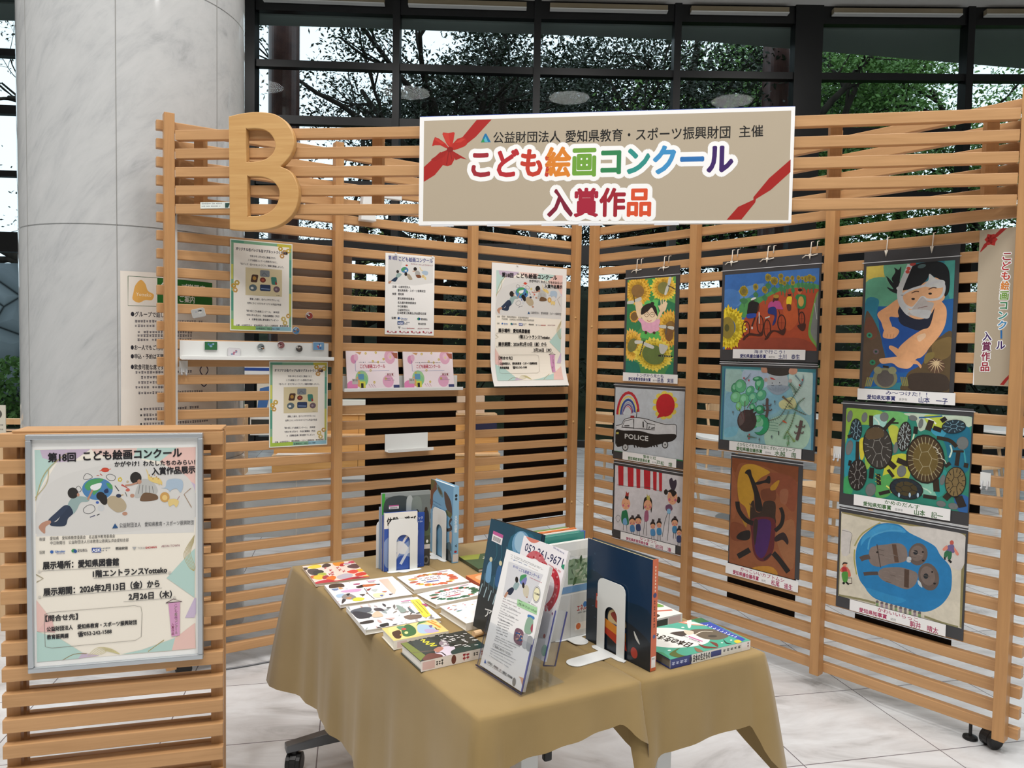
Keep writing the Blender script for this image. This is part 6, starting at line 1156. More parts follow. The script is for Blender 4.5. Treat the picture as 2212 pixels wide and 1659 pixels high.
def c_animals(c):
    c.page('#efedec'); specks(c, (60, 130, 1080, 420), 60, ('#6b6460', '#b9aeb0', '#4c4644', '#cfc7c6', '#9aa4a4', '#c9a9a4', '#8c8078'), (12, 48), 12)
    for p, col in (([(90, 235), (200, 200), (290, 200), (300, 240), (150, 270)], '#59606a'), ([(110, 250), (180, 240), (330, 270), (300, 300), (190, 310)], '#33363f'), ([(330, 270), (370, 235), (430, 260), (450, 290), (350, 298)], '#d5bfa4'), ([(215, 350), (340, 325), (360, 350), (240, 368)], '#2f2c2a'), ([(560, 180), (600, 180), (690, 225), (640, 250)], '#8c9c94'), ([(690, 190), (740, 215), (800, 255), (730, 235)], '#5a6668'), ([(680, 290), (760, 270), (860, 270), (880, 300), (760, 320)], '#7a6658'), ([(440, 375), (520, 355), (540, 380), (470, 400)], '#2c2826'), ([(480, 310), (580, 300), (560, 320)], '#d9b3ac'), ([(330, 210), (400, 205), (450, 230), (360, 232)], '#4e474b')): c.blob(p, col)
    c.poly([(695, 125), (790, 112), (985, 275), (940, 300), (900, 292)], '#e8dc4c'); c.line([(730, 140), (800, 190), (880, 250)], 6, '#a8923a'); c.line([(760, 130), (850, 190), (950, 265)], 6, '#a8923a'); c.blob([(830, 160), (920, 165), (900, 185)], '#b8557a'); barcode(c, 600, 135, 100, -12, .5)
flat_book('white picture book of animals with a yellow title strip', ((-.452, 2.004), (-.273, 2.098), (-.167, 1.943), (-.355, 1.846)), .7165, c_animals, ((35, 195), (760, 88), (1115, 300), (295, 430)), ('l', '#e3e1dc'))
flat_book('white picture book with scattered coloured figures partly behind the flyer holder', ((-.188, 2.007), (-.075, 2.075), (.002, 1.955), (-.108, 1.876)), .7245, lambda c: (c.page('#f1efee'), specks(c, (.05, .05, .95, .95), 34, ('#c24a3c', '#d8b54a', '#6f9a6a', '#c98a5a', '#7a9ac0', '#d4a0b0'), (.03, .08), 22)), unitq(), ('b', '#e9e5dd'))
def c_yellow(c):
    c.page('#eacb7c'); c.blob([(480, 420), (700, 380), (960, 345), (1000, 400), (700, 500), (560, 510)], '#ecd48c')
    c.blob([(520, 460), (600, 440), (620, 505), (560, 510)], '#4a3020'); c.blob([(620, 420), (680, 385), (760, 420), (770, 470), (690, 495), (630, 480)], '#3d6a3c'); c.blob([(560, 410), (640, 400), (620, 440)], '#5c8f6a'); c.ell(640, 428, 26, 10, '#c84f46'); c.ell(670, 460, 20, 12, '#d9dc90'); c.ell(620, 480, 16, 8, '#d8ac4a'); c.blob([(780, 410), (800, 385), (900, 390), (980, 430), (880, 465), (800, 455)], '#a9c3d8'); c.blob([(860, 430), (960, 425), (1020, 445), (900, 460)], '#b9a9cc'); c.blob([(900, 395), (940, 390), (930, 415)], '#7a6a9c'); c.blob([(770, 400), (800, 360), (880, 360), (800, 380)], '#4a7f44')
    c.line([(880, 355), (960, 380), (1030, 410)], 16, '#d98f3a', True); c.line([(920, 350), (980, 370)], 12, '#d98f3a'); c.line([(970, 410), (1000, 430), (1020, 425)], 7, '#3a2a1c', True)
def sp_yellow(c): c.page('#ece6d8'); c.rect(60, 15, 230, 85, '#dfc8c2'); c.dash(270, 74, 420, 74, 46, '#333'); c.dash(440, 84, 960, 84, 66, '#1d1b19')
flat_book('small thick yellow book with a leafy bird cover', ((-.319, 1.829), (-.192, 1.899), (-.146, 1.822), (-.272, 1.754)), .7265, c_yellow, ((410, 425), (960, 338), (1125, 440), (545, 535)), ('b', '#ece6d8'), '#efeadb', spine_draw=sp_yellow)
def c_dark(c):
    c.page('#2c3430'); c.poly([(150, 1200), (240, 1180), (520, 1360), (440, 1440), (340, 1360)], '#76803f'); c.blob([(330, 1180), (560, 1140), (700, 1200), (640, 1300), (480, 1330)], '#39423f'); c.blob([(700, 1260), (860, 1240), (930, 1260), (900, 1380), (740, 1380), (660, 1330)], '#d2c6d2'); c.blob([(640, 1290), (720, 1250), (780, 1270), (700, 1320)], '#b07a68'); c.blob([(480, 1420), (560, 1340), (700, 1340), (760, 1370), (640, 1420)], '#6a4038'); c.line([(660, 1330), (740, 1320), (800, 1360)], 14, '#1d1a1e', True); c.line([(330, 1330), (520, 1310), (640, 1300)], 12, '#6d5a50'); c.blob([(900, 1290), (1240, 1200), (1250, 1320), (920, 1350)], '#1f3a36'); c.blob([(720, 1200), (800, 1160), (860, 1230), (760, 1240)], '#8f8088')
    c.line([(460, 1165), (520, 1150), (500, 1190), (580, 1180), (540, 1220), (660, 1200), (600, 1240), (690, 1230)], 16, '#e0d63e', True)
    rn = random.Random(5)
    for k in range(40): x, y = rn.uniform(760, 1220), rn.uniform(1075, 1250) ; c.line([(x - 26, y), (x + 20, y + rn.uniform(-14, 14))], 13, rn.choice(('#e9e6e2', '#e9e6e2', '#1f1a18')))
def sp_dark(c): c.page('#e9e2dc'); c.rect(20, 12, 200, 88, '#d9b9b4'); c.dash(215, 82, 330, 82, 62, '#333'); c.ell(480, 50, 36, 44, '#6a3a34'); c.dash(560, 86, 720, 86, 72, '#a8343f'); c.dash(740, 70, 860, 70, 50, '#333'); c.dash(900, 86, 990, 86, 72, '#a8343f')
flat_book('dark picture book with green corner and yellow brush title', ((-.257, 1.738), (-.103, 1.821), (-.053, 1.725), (-.191, 1.630)), .7285, c_dark, ((150, 1200), (1080, 1040), (1330, 1250), (455, 1440)), ('b', '#e9e2dc'), spine_draw=sp_dark, back='#3a3f38')
def c_redflower(c): c.page('#3c5a40'); c.poly([(0, 0), (.5, 0), (.3, .35), (0, .3)], '#8f9a44'); c.petals(.62, .45, .05, .26, 14, '#e0dcc0', .9); c.petals(.66, .42, .04, .17, 12, '#c4352f', .9); c.blob([(.3, .8), (.7, .7), (.9, .95), (.5, 1)], '#4a4660')
flat_book('green picture book with a red and white flower behind the dark leaning book', ((-.175, 2.530), (-.03, 2.600), (.045, 2.465), (-.098, 2.385)), .7155, c_redflower, unitq(), ('l', '#2a3a2c'))
flat_book('orange edged picture book lying behind the dark leaning book', ((-.138, 2.291), (.02, 2.385), (.09, 2.265), (-.06, 2.176)), .7215, lambda c: (c.page('#d98a52'), c.blob([(.1, .2), (.5, .1), (.9, .4), (.6, .8), (.2, .7)], '#e2b48a'), c.blob([(.35, .35), (.6, .3), (.62, .7), (.4, .75)], '#3c3658'), c.blob([(.7, .1), (.95, .2), (.8, .4)], '#c04a38')), unitq(), ('l', '#c4573a'), '#7d6a60')
def c_sea(c):
    c.page('#4fa58c'); c.blob([(30, 230), (300, 170), (560, 210), (500, 290), (200, 260)], '#57ad98'); c.poly([(200, 185), (360, 165), (560, 215), (420, 215)], '#d98f78'); c.poly([(320, 185), (420, 175), (540, 205), (400, 205)], '#efe6dc'); c.blob([(360, 160), (400, 158), (395, 240), (370, 245)], '#efe9dc'); c.blob([(20, 290), (200, 258), (420, 290), (600, 360), (560, 440), (300, 480), (60, 440)], '#e9e8e2'); c.blob([(400, 270), (650, 255), (820, 310), (840, 350), (720, 390), (560, 380), (450, 330)], '#6c6254'); c.line([(440, 330), (520, 285), (640, 285)], 9, '#ddd3bf', True); c.ell(640, 342, 55, 16, '#4a4640'); c.blob([(210, 310), (350, 285), (370, 310), (320, 350), (240, 330)], '#4a4440'); c.blob([(330, 280), (420, 285), (420, 320), (360, 325)], '#d8cdb8')
    c.poly([(380, 145), (500, 120), (1110, 385), (1060, 415)], '#3f50a8'); c.poly([(380, 145), (500, 120), (600, 165), (480, 185)], '#3a6f4a'); rn = random.Random(4)
    for k in range(9): x, y = 560 + k * 48, 200 + k * 18; c.line([(x - 16, y + 4), (x, y + 14), (x + 18, y - 2)], 6, '#dfe2ee', True)
    for k in range(7): c.dash(720 + k * 40, 240 + k * 16, 800 + k * 40, 262 + k * 16, 6, '#aab2d8')
    for p, col in (([(480, 440), (560, 470), (720, 500), (560, 500)], '#7a4038'), ([(610, 415), (700, 440), (720, 490), (680, 470)], '#7a4038'), ([(780, 385), (830, 430), (900, 450), (820, 445)], '#2f3a36'), ([(930, 410), (1000, 395), (1050, 425), (980, 445)], '#d9c23c'), ([(440, 485), (500, 510), (540, 545), (470, 540)], '#8f6a52'), ([(200, 550), (300, 480), (260, 530), (340, 580), (420, 570), (300, 600)], '#5a6a3a'), ([(30, 540), (130, 520), (200, 600), (90, 590)], '#3f8f6a'), ([(50, 215), (110, 205), (150, 225), (90, 240)], '#d8b25a')): c.blob(p, col)
    c.text('日本の生きもの', (425, 435), (40, 300), 62, '#1d1b1c', .03); c.dash(330, 350, 430, 392, 9, '#667'); c.dash(230, 310, 330, 352, 9, '#667')
    barcode(c, 380, 345, 150, 62, .45)
    for x, y in ((320, 250), (890, 400), (765, 435), (200, 510)): c.ell(x, y, 16, 8, '#d5e6dc')
def sp_sea(c): c.page('#dcdad2'); c.rect(0, 0, 250, 100, '#2f3a78'); c.dash(15, 72, 205, 72, 44, '#b9c0dc'); c.ell(240, 50, 16, 36, '#1f2440'); c.text('日本の生きもの', (270, 82), (480, 82), 66, '#1b1a1c', .03); c.rect(490, 20, 620, 80, '#2f3a78'); c.dash(640, 64, 880, 64, 40, '#444'); c.rect(885, 0, 1000, 100, '#e6e2de'); c.dash(900, 80, 985, 80, 70, '#a88')
sea = ((.279, 1.838), (.505, 1.960), (.606, 1.800), (.374, 1.672))
e_ = Vector((.875, .484, 0)); A_ = Vector((.376, 1.672, 0)); n_ = Vector((-.484, .875, 0)); 
sea = tuple((p.x, p.y) for p in (A_ + n_ * .172, A_ + n_ * .172 + e_ * .256, A_ + e_ * .256, A_))
flat_book('teal sea creatures picture book with blue title band by the navy book', sea, .7265, c_sea, ((-130, 330), (500, 120), (1195, 400), (210, 615)), ('b', '#dcdad2'), '#8a8478', spine_draw=sp_sea, back='#2f3a78')
def sp_wg(c): c.page('#e6e4e0'); c.text('990', (60, 80), (200, 80), 70, '#c03a78', .03); c.text('大', (20, 95), (70, 95), 60, '#222', .03); c.rect(260, 15, 640, 85, '#4a5450'); c.rect(660, 10, 960, 90, '#d8c4c0')
flat_book('thick white and green book lying behind the navy book', ((.262, 2.015), (.385, 2.090), (.470, 1.955), (.345, 1.882)), .7345, lambda c: (c.page('#e9e7dc'), c.poly([(0, 0), (1, 0), (1, .3), (.5, .2), (0, .45)], '#8fb44a'), c.blob([(.1, .4), (.4, .3), (.5, .6), (.2, .7)], '#d8c08a'), c.blob([(.5, .3), (.9, .35), (.95, .6), (.6, .5)], '#6f9a4a'), c.blob([(.2, .75), (.5, .65), (.55, .9), (.3, .95)], '#3a3430'), c.line([(.6, .7), (.95, .8)], .06, '#c05a48')), unitq(), ('b', '#e6e4e0'), spine_draw=sp_wg)

def stand_book(label, corner, along, w, h, th, front, spine_col, spine_side, draw, pq=unitq(), lean=0.0, grp=None, spine_draw=None, name='picture_book', top='#e9e5da', z=BZ):
    """an upright book: corner = bottom start of the front cover, along = direction of its foot as read from the front; thickness goes behind"""
    a = Vector((along[0], along[1], 0)).normalized(); nb = Vector((-a.y, a.x, 0))       # away from the reader
    up = UP * math.cos(lean) + nb * math.sin(lean); f = Fr((corner[0], corner[1], z + .0005 + (th * math.sin(lean))), a, up)
    t = thing(name, label, 'book', f.P(w / 2, 0, -th / 2), ang(a), grp)
    b = MB(); cv = min(.0025, th * .3)
    b.box(f, 0, w, 0, h, -cv, 0, lin(front)); b.box(f, 0, w, 0, h, -th, -th + cv, lin(front))
    sx = (w - cv, w) if spine_side == 'r' else (0, cv); b.box(f, sx[0], sx[1], 0, h, -th + cv, -cv, lin(spine_col)); b.build('cover', M['cover'], t)
    b = MB(); b.box(f, cv * 1.05 if spine_side != 'r' else .003, w - (cv * 1.05 if spine_side == 'r' else .003), .002, h - .004, -th + cv * 1.02, -cv * 1.02, lin(top)); b.build('pages', M['print'], t)
    if draw: c = Cv(f, w, h, pq, z=.0003); draw(c); c.build('cover_print', M['cover'], t, fix=False)
    if spine_draw:
        sf = Fr(f.P(w, 0, 0), -f.n, up) if spine_side == 'r' else Fr(f.P(0, 0, -th), f.n, up)
        c = Cv(sf, th, h, ((0, 0), (100, 0), (100, 1000), (0, 1000)), z=.0003); spine_draw(c); c.build('spine_print', M['cover'], t, fix=False)
    return f
def bookend(label, corner, along, w, h, arch, tongue=.09, lip='front', z=BZ):
    a = Vector((along[0], along[1], 0)).normalized(); f = Fr((corner[0], corner[1], z), a, UP)
    t = thing('bookend', label, 'bookend', f.P(w / 2, 0, 0), ang(a), 'white metal bookends')
    r = .018; o = [(0, .0012), (0, h - r)] + [(r - r * math.cos(R(q)), h - r + r * math.sin(R(q))) for q in (30, 60, 90)] + [(w - r + r * math.sin(R(q)), h - r + r * math.cos(R(q))) for q in (0, 30, 60, 90)] + [(w, .0012)]
    aw, ah = arch; x0, x1 = w / 2 - aw / 2, w / 2 + aw / 2; ar = aw / 2
    inn = [(x1, .0012), (x1, ah - ar)] + [(w / 2 + ar * math.cos(R(q)), ah - ar + ar * math.sin(R(q))) for q in range(15, 180, 15)] + [(x0, ah - ar), (x0, .0012)]
    b = MB(); b.prism(f, o + inn, 0, .0016); b.build('plate', M['white'], t)
    pts = [(w / 2 + aw / 2 * (1 if i < 7 else 1) * math.cos(R(q)), -tongue + aw / 2 + aw / 2 * math.sin(R(q))) for i, q in enumerate(range(180, 361, 15))]
    b = MB(); g_ = Fr(f.P(0, 0, 0), a, Vector((-a.y, a.x, 0)))
    b.prism(g_, [(x0, 0)] + [(x, y) for x, y in pts] + [(x1, 0)], .0002, .0016)
    if lip: b.prism(g_, [(-.004, -.0005), (-.006, -.012), (.004, -.018), (w - .004, -.018), (w + .012, -.012), (w + .008, -.0005)], .0002, .0014)
    b.build('base', M['white'], t); return f
# group beside the second post
d1 = Vector((.905, .425, 0)).normalized(); n1 = Vector((-d1.y, d1.x, 0)); k0 = Vector((-.408, 2.372, 0))
def c_blue(c):
    c.page('#2f54a8'); c.rect(0, 0, 1, .27, '#ece9e2'); c.text('体験・遊び', (.08, .21), (.95, .21), .12, '#1d1b1c', .03); c.blob([(0, .5), (.3, .4), (.6, .55), (1, .4), (1, .8), (.5, .75), (.2, .95), (0, .85)], '#7f97c4'); c.blob([(.2, .6), (.5, .5), (.8, .7), (.5, .72)], '#dcdfe2'); c.line([(.3, .85), (.6, .5), (.75, .4)], .05, '#dcdce0', True); c.line([(.5, .9), (.9, .5)], .06, '#c9d2e2', True)
g0 = 'books propped up by white bookends'
stand_book('slim blue and white activity book behind the arched bookend', k0 + d1 * .002, d1, .112, .192, .009, '#2f54a8', '#e0dcc0', 'l', c_blue, grp=g0)
stand_book('blue guide book just behind the slim activity book', k0 + n1 * .0105, d1, .142, .182, .009, '#2b50a4', '#3a58a0', 'l', lambda c: (c.page('#2b50a4'), c.text('ブック', (.78, .12), (.96, .12), .05, '#c9d3ea', .02), c.dash(.76, .18, .96, .18, .035, '#c9d3ea'), c.blob([(.6, .4), (.84, .3), (.8, .6), (.7, .85), (.6, .8)], '#93a6cc'), c.dash(.75, .96, .95, .96, .02, '#9fb0d8')), grp=g0)
def c_sport(c):
    c.page('#8d9494'); c.rect(0, 0, .06, 1, '#3f9a3f'); c.rect(.06, .05, 1, .52, '#6d7574')
    for p, col in (([(.08, .08), (.5, .06), (.5, .3), (.08, .34)], '#3c4448'), ([(.5, .1), (.62, .08), (.62, .45), (.52, .46)], '#a9b0b0'), ([(.62, .1), (.8, .1), (.8, .4), (.62, .42)], '#7a8480'), ([(.08, .3), (.5, .28), (.5, .4), (.08, .44)], '#c9cccb'), ([(.55, .5), (1, .42), (1, .6), (.5, .62)], '#4c5f4a'), ([(.06, .5), (.6, .48), (.6, .72), (.06, .72)], '#43553f'), ([(.3, .7), (1, .6), (1, .72), (.3, .78)], '#3a4a3c')): c.blob(p, col)
    for x, y in ((.12, .5), (.2, .47), (.28, .5), (.36, .47), (.44, .5)): c.ell(x, y, .05, .05, '#8f2f3a'); c.ell(x, y - .05, .025, .025, '#caa590')
    c.text('5', (.1, .55), (.15, .55), .07, '#eee', .03); c.ell(.6, .47, .07, .06, '#39324a'); c.blob([(.66, .34), (.76, .34), (.8, .46), (.68, .48)], '#c99a3a'); c.ell(.72, .28, .035, .04, '#1f1c1c'); c.blob([(.66, .48), (.8, .46), (.76, .6), (.68, .6)], '#221f20'); c.line([(.7, .6), (.7, .68)], .03, '#c9d84a'); c.line([(.76, .6), (.76, .68)], .03, '#c9d84a'); c.blob([(.86, .28), (.96, .28), (.97, .5), (.88, .52)], '#2d2f34'); c.ell(.91, .25, .03, .035, '#3a2f2a'); c.ell(.94, .68, .025, .022, '#e6e6e2')
    c.rect(.0, .72, 1, 1, '#cfcac6'); c.rect(.84, .78, 1, 1, '#3a3a3a'); c.ell(.92, .93, .06, .06, '#6d6d6a'); c.ell(.92, .93, .035, .035, '#2a2a2a'); barcode(c, .14, .16, .2, 0, .5)
stand_book('sports annual with a green edge standing behind the blue books', k0 + n1 * .022, d1, .166, .252, .014, '#8d9494', '#a9aac0', 'l', c_sport, grp=g0)
stand_book('thin pale booklet at the very back of the propped group', k0 + n1 * .038 + d1 * -.004, d1, .150, .205, .006, '#9fb2c8', '#8fa6c0', 'l', None, grp=g0)
bookend('white arched bookend in front of the blue activity book', k0 - n1 * .0045 + d1 * .016, d1, .098, .170, (.046, .118), .028)
bookend('white bookend behind the propped group', k0 + n1 * .0455 + d1 * -.012, d1, .100, .160, (.046, .11), .0, None)
# water creatures book
w0 = Vector((-.284, 2.630, 0)); w1 = Vector((-.192, 2.482, 0)); wd = (w1 - w0).normalized(); wn = Vector((-wd.y, wd.x, 0))
def c_water(c):
    c.page('#6ea3c8'); c.blob([(0, 0), (.25, .02), (.3, .1), (.12, .2), (.1, .34), (0, .4)], '#6a4434'); c.blob([(0, 0), (.2, 0), (.1, .12), (0, .14)], '#5a5a36'); c.ell(.42, .12, .17, .05, '#5a7f88', 20); c.ell(.42, .12, .1, .03, '#4a4a3c', 20); c.blob([(.62, .1), (.9, .2), (.96, .38), (.8, .36), (.66, .26)], '#4a3c38'); c.blob([(.7, .34), (.94, .36), (.9, .42), (.74, .4)], '#5a5f38')
    for k in range(5): c.dash(.08, .3 + k * .045, .5, .32 + k * .05, .02, '#4a78a0')
    c.line([(.95, .42), (.85, .5), (.95, .55), (.75, .6), (.7, .56)], .05, '#3a3434', True); c.blob([(.86, .62), (.96, .6), (.95, .74), (.88, .76)], '#c9a890'); c.blob([(.7, .8), (.9, .74), (.96, .84), (.8, .86)], '#4a6878'); c.blob([(.68, .86), (.9, .86), (.96, 1), (.7, 1)], '#2f3a40')
def sp_water(c): c.page('#86b2d0'); c.vtext('水の生図鑑', 52, 380, 600, 52, ['#dfe8ee'], .02); c.ell(50, 120, 22, 20, '#26282c'); c.ell(50, 165, 20, 18, '#26282c'); c.dash(20, 800, 80, 800, 40, '#223'); c.ell(50, 855, 24, 16, '#a8343c'); c.rect(5, 885, 95, 985, '#d8ccc6')
stand_book('blue water creature field guide standing open to the screen', w0, wd, (w1 - w0).length, .262, .022, '#6ea3c8', '#86b2d0', 'r', c_water, grp=g0, spine_draw=sp_water)
bookend('white bookend leaning on the blue field guide', w0 - wn * .0045 + wd * .03, wd, .105, .170, (.048, .115), .040)
# leaning dark teal book on a small wooden easel
lb = Vector((-.090, 1.880, 0)); ld = Vector((.615, -.789, 0)); ln_ = Vector((.789, .615, 0))
def c_teal(c):
    c.page('#1f4f63'); c.blob([(0, 0), (.5, 0), (.4, .4), (0, .5)], '#1a4458'); c.blob([(.45, .1), (.9, .05), (.9, .5), (.5, .45)], '#23617a'); c.ell(.66, .14, .17, .12, '#6f9fc0'); c.ell(.64, .12, .11, .09, '#9dbfd4'); c.rect(.0, .62, 1, 1, '#24292c'); c.poly([(0, .56), (1, .68), (1, .76), (0, .70)], '#2c3438'); barcode(c, .09, .1, .21, .01, .9)
    for k in range(9): x = .05 + k * .1; c.line([(x, .60 + k * .012), (x - .03, .70 + k * .012)], .014, '#a9c3cc'); c.line([(x + .02, .5), (x + .04, .62 + k * .01)], .008, '#6f8f9a')
    for x, col in ((.14, '#6f9fc4'), (.34, '#2f5f8f'), (.5, '#8f7f4a'), (.66, '#a86a52'), (.8, '#3f6f8a')): c.blob([(x - .05, .42), (x + .02, .38), (x + .06, .55), (x - .04, .56)], col); c.ell(x, .36, .03, .022, '#d8cfa8')
    for k in range(5): c.line([(.2 + k * .1, .2), (.24 + k * .1, .3), (.2 + k * .1, .36)], .006, '#3f8090', True)
    c.text('ア', (.2, .87), (.34, .86), .075, '#e6e6e4', .02); c.text('キ', (.52, .90), (.62, .91), .07, '#e6e6e4', .02); c.text('ラ', (.7, .93), (.8, .94), .07, '#e6e6e4', .02)
stand_book('dark teal picture book tilted back on a small wooden rest', lb, ld, .205, .278, .012, '#24292c', '#1f3f50', 'r', c_teal, lean=R(11), z=BZ + .012)
t = thing('book_rest', 'small wooden book rest under the dark teal tilted book', 'stand', lb + ld * .1 + Vector((0, 0, BZ)), ang(ld))
fr_ = Fr(lb + Vector((0, 0, BZ)), ld, UP)
for x in (.035, .165):
    b = MB(); b.tube([fr_.P(x, .0085, .022), fr_.P(x, .0085, -.075)], .008, 12); b.build('rail', M['pale'], t)
    b = MB(); b.tube([fr_.P(x, .0175, -.06), fr_.P(x, .13, -.083)], .006, 10); b.build('upright', M['pale'], t)
# clear flyer holder
ha = Vector((-.071, 1.666, 0)); hd = Vector((.58233, -.81295, 0)); hn = Vector((.81295, .58233, 0)); HW = .1745
tl_ = R(15); hu = UP * math.cos(tl_) + hn * math.sin(tl_)
t = thing('flyer_holder', 'clear acrylic two-tier flyer holder at the front of the table', 'leaflet holder', ha + hd * HW / 2 + hn * .06 + Vector((0, 0, BZ)), ang(hd))
hf = Fr(ha + Vector((0, 0, BZ + .003)), hd, hu)
def hpanel(nm, f, x0, x1, y0, y1, c0, c1, mt=None): b = MB(); b.box(f, x0, x1, y0, y1, c0, c1); return b.build(nm, mt or M['acryl'], t)
hpanel('front_pocket', hf, 0, HW, 0, .105, -.002, 0)
hpanel('back_plate', hf, 0, HW, 0, .235, -.036, -.034)
for x in (0, HW - .002): hpanel('side_wall', hf, x, x + .002, .0, .12, -.0335, -.0025); hpanel('edge_line', hf, x, x + .002, .0, .118, -.0024, -.0021, M['edge'])
hb = Fr(hf.P(0, 0, 0) + hn * .058 + UP * .050, hd, hu)
hpanel('second_pocket', hb, 0, HW, 0, .105, -.002, 0); hpanel('second_back', hb, 0, HW, -.04, .235, -.034, -.032)
for x in (0, HW - .002): hpanel('side_wall', hb, x, x + .002, .0, .12, -.0315, -.0025)
bb = Fr(ha + Vector((0, 0, BZ + .0004)), hd, hn); b = MB(); b.box(bb, 0, HW, .0, .118, 0, .0022); b.build('base_plate', M['acryl'], t)
b = MB(); b.tube([hf.P(0, .002, .0015), hf.P(HW, .002, .0015), hf.P(HW, .105, .0015)], .0016, 6); b.tube([hb.P(HW + .001, 0, .0), hb.P(HW + .001, .118, 0), ], .0018, 6); b.tube([hb.P(HW + .001, 0, 0), hb.P(HW + .001, .0, -.033), hb.P(HW + .001, .118, -.033)], .0018, 6); b.build('blue_edge_tint', M['edge'], t)
def stack(label, f, x0, w, h, th, draw, quad, y0=.004):
    g_ = f.at(x0, y0, -.006 - 0); s_ = thing('flyer_stack', label, 'flyers', g_.P(w / 2, 0, -th / 2), ang(f.u), None)
    b = MB(); n = 9
    for k in range(n): b.box(g_, random.uniform(-.0008, .0008), w + random.uniform(-.0008, .0008), 0, h - k * .0004, -th + th * (n - 1 - k) / n, -th + th * (n - k) / n - .0003, lin('#e8e6e2'))
    b.build('sheets', M['print'], s_); c = Cv(g_, w, h, quad, z=.0004); draw(c); c.build('top_print', M['print'], s_, fix=False)
def f_contest(c):
    c.page('#f0efee'); k = '#55545c'
    for x, y, x1, y1 in ((525, 135, 545, 142), (560, 148, 860, 280), (525, 155, 545, 162), (560, 165, 880, 300), (525, 175, 545, 182), (555, 190, 600, 205)): c.dash(x, y, x1, y1, 9, k)
    c.ell(560, 188, 6, 6, '#2f5fa0'); c.dash(605, 210, 650, 228, 10, '#23508f'); c.dash(665, 235, 705, 252, 10, '#23508f'); c.dash(720, 258, 830, 312, 7, '#b98')
    c.poly([(500, 200), (545, 215), (880, 345), (720, 640), (425, 560)], '#d6d6d9'); c.text('第18回', (545, 262), (600, 282), 24, '#6a6fa8', .02); c.text(TITLE, (610, 300), (832, 385), 34, '#5a5f9c', .03); c.dash(728, 378, 860, 435, 12, '#b5485c')
    c.ell(655, 395, 40, 52, '#5a87b8', 20); c.blob([(620, 370), (640, 345), (690, 340), (690, 365), (650, 390), (625, 410)], '#4a9560'); c.blob([(640, 400), (690, 370), (680, 440), (640, 440)], '#7f7fb4'); c.blob([(545, 455), (570, 420), (605, 425), (610, 450), (575, 500), (540, 480)], '#93aaac'); c.blob([(480, 500), (530, 470), (550, 500), (510, 550), (470, 530)], '#2a3246'); c.blob([(440, 560), (470, 515), (485, 530), (455, 575)], '#b98a72'); c.ell(584, 393, 17, 32, '#26221f'); c.blob([(650, 490), (690, 450), (715, 490), (700, 570), (660, 560)], '#cfc6b0'); c.ell(655, 452, 14, 30, '#2a2220'); c.ell(690, 575, 8, 8, '#b98a72')
    c.ell(797, 547, 42, 88, '#26262a', 8); c.ell(797, 547, 40, 84, '#f0efee', 8); c.ell(797, 547, 36, 76, '#26262a', 8); c.ell(797, 547, 33, 70, '#ece6c0', 8); c.text('作品募集', (772, 540), (826, 562), 18, '#333', .03)
    c.poly([(585, 590), (800, 682), (790, 755), (578, 660)], '#a9d6a4'); c.dash(598, 612, 640, 632, 14, '#2a4a2a'); c.text('令和７年７月１日〜９月10日', (595, 645), (785, 735), 22, '#203820', .02); c.dash(700, 625, 800, 680, 9, '#555')
    for k_ in range(9): y = 590 + k_ * 24; c.dash(430 - k_ * 8, y, 640 - k_ * 8 - (k_ % 3) * 26, y + 82, 11, '#8d6f78' if k_ == 1 else '#8a8a90')
    for k_ in range(6): y = 800 + k_ * 26; c.dash(372 - k_ * 7, y, 500 - k_ * 7, y + 46, 11, '#6d6d74')
    for p, col in (([(700, 750), (762, 775), (755, 800), (695, 780)], '#4a7fb8'), ([(690, 785), (750, 805), (720, 940), (650, 915)], '#8fae98'), ([(718, 890), (745, 845), (735, 930)], '#a8485a'), ([(560, 890), (640, 925), (615, 1055), (535, 1010)], '#7d5a68'), ([(645, 945), (690, 965), (665, 1085), (620, 1060)], '#b5b7ba'), ([(690, 970), (740, 990), (705, 1110), (665, 1085)], '#9c9fa2')): c.blob(p, col)
    rn = random.Random(2)
    for _ in range(26): x, y = rn.uniform(550, 625), rn.uniform(915, 1020); c.ell(x, y, 8, 9, rn.choice(('#a8343c', '#44505c', '#3a5a8a', '#c9a090')))
    for k_ in range(3): c.dash(340 - k_ * 8, 965 + k_ * 20, 600 - k_ * 40, 1075 + k_ * 10, 10, '#7a7a80')
    c.line([(312, 1040), (320, 1035), (520, 1120), (512, 1180), (300, 1090), (312, 1040)], 2.5, '#8a8a90'); c.text('ご自由におもちください', (312, 1068), (498, 1160), 26, '#4a4a50', .01)
    for k_ in range(4): c.dash(282 - k_ * 5, 1085 + k_ * 24, 560 - k_ * 30, 1210 + k_ * 22, 10, '#9a9aa6')
    c.poly([(208, 1225), (222, 1188), (232, 1230)], '#2f5fb0'); c.text('公益財団法人　愛知県教育・スポーツ振興財団　教育振興課', (242, 1222), (505, 1385), 22, '#2a2a2e', .02); c.dash(240, 1240, 470, 1370, 9, '#777'); c.ell(525, 1410, 18, 40, '#8a8580', 8); c.poly([(575, 1360), (628, 1375), (610, 1450), (596, 1380)], '#d8a488')
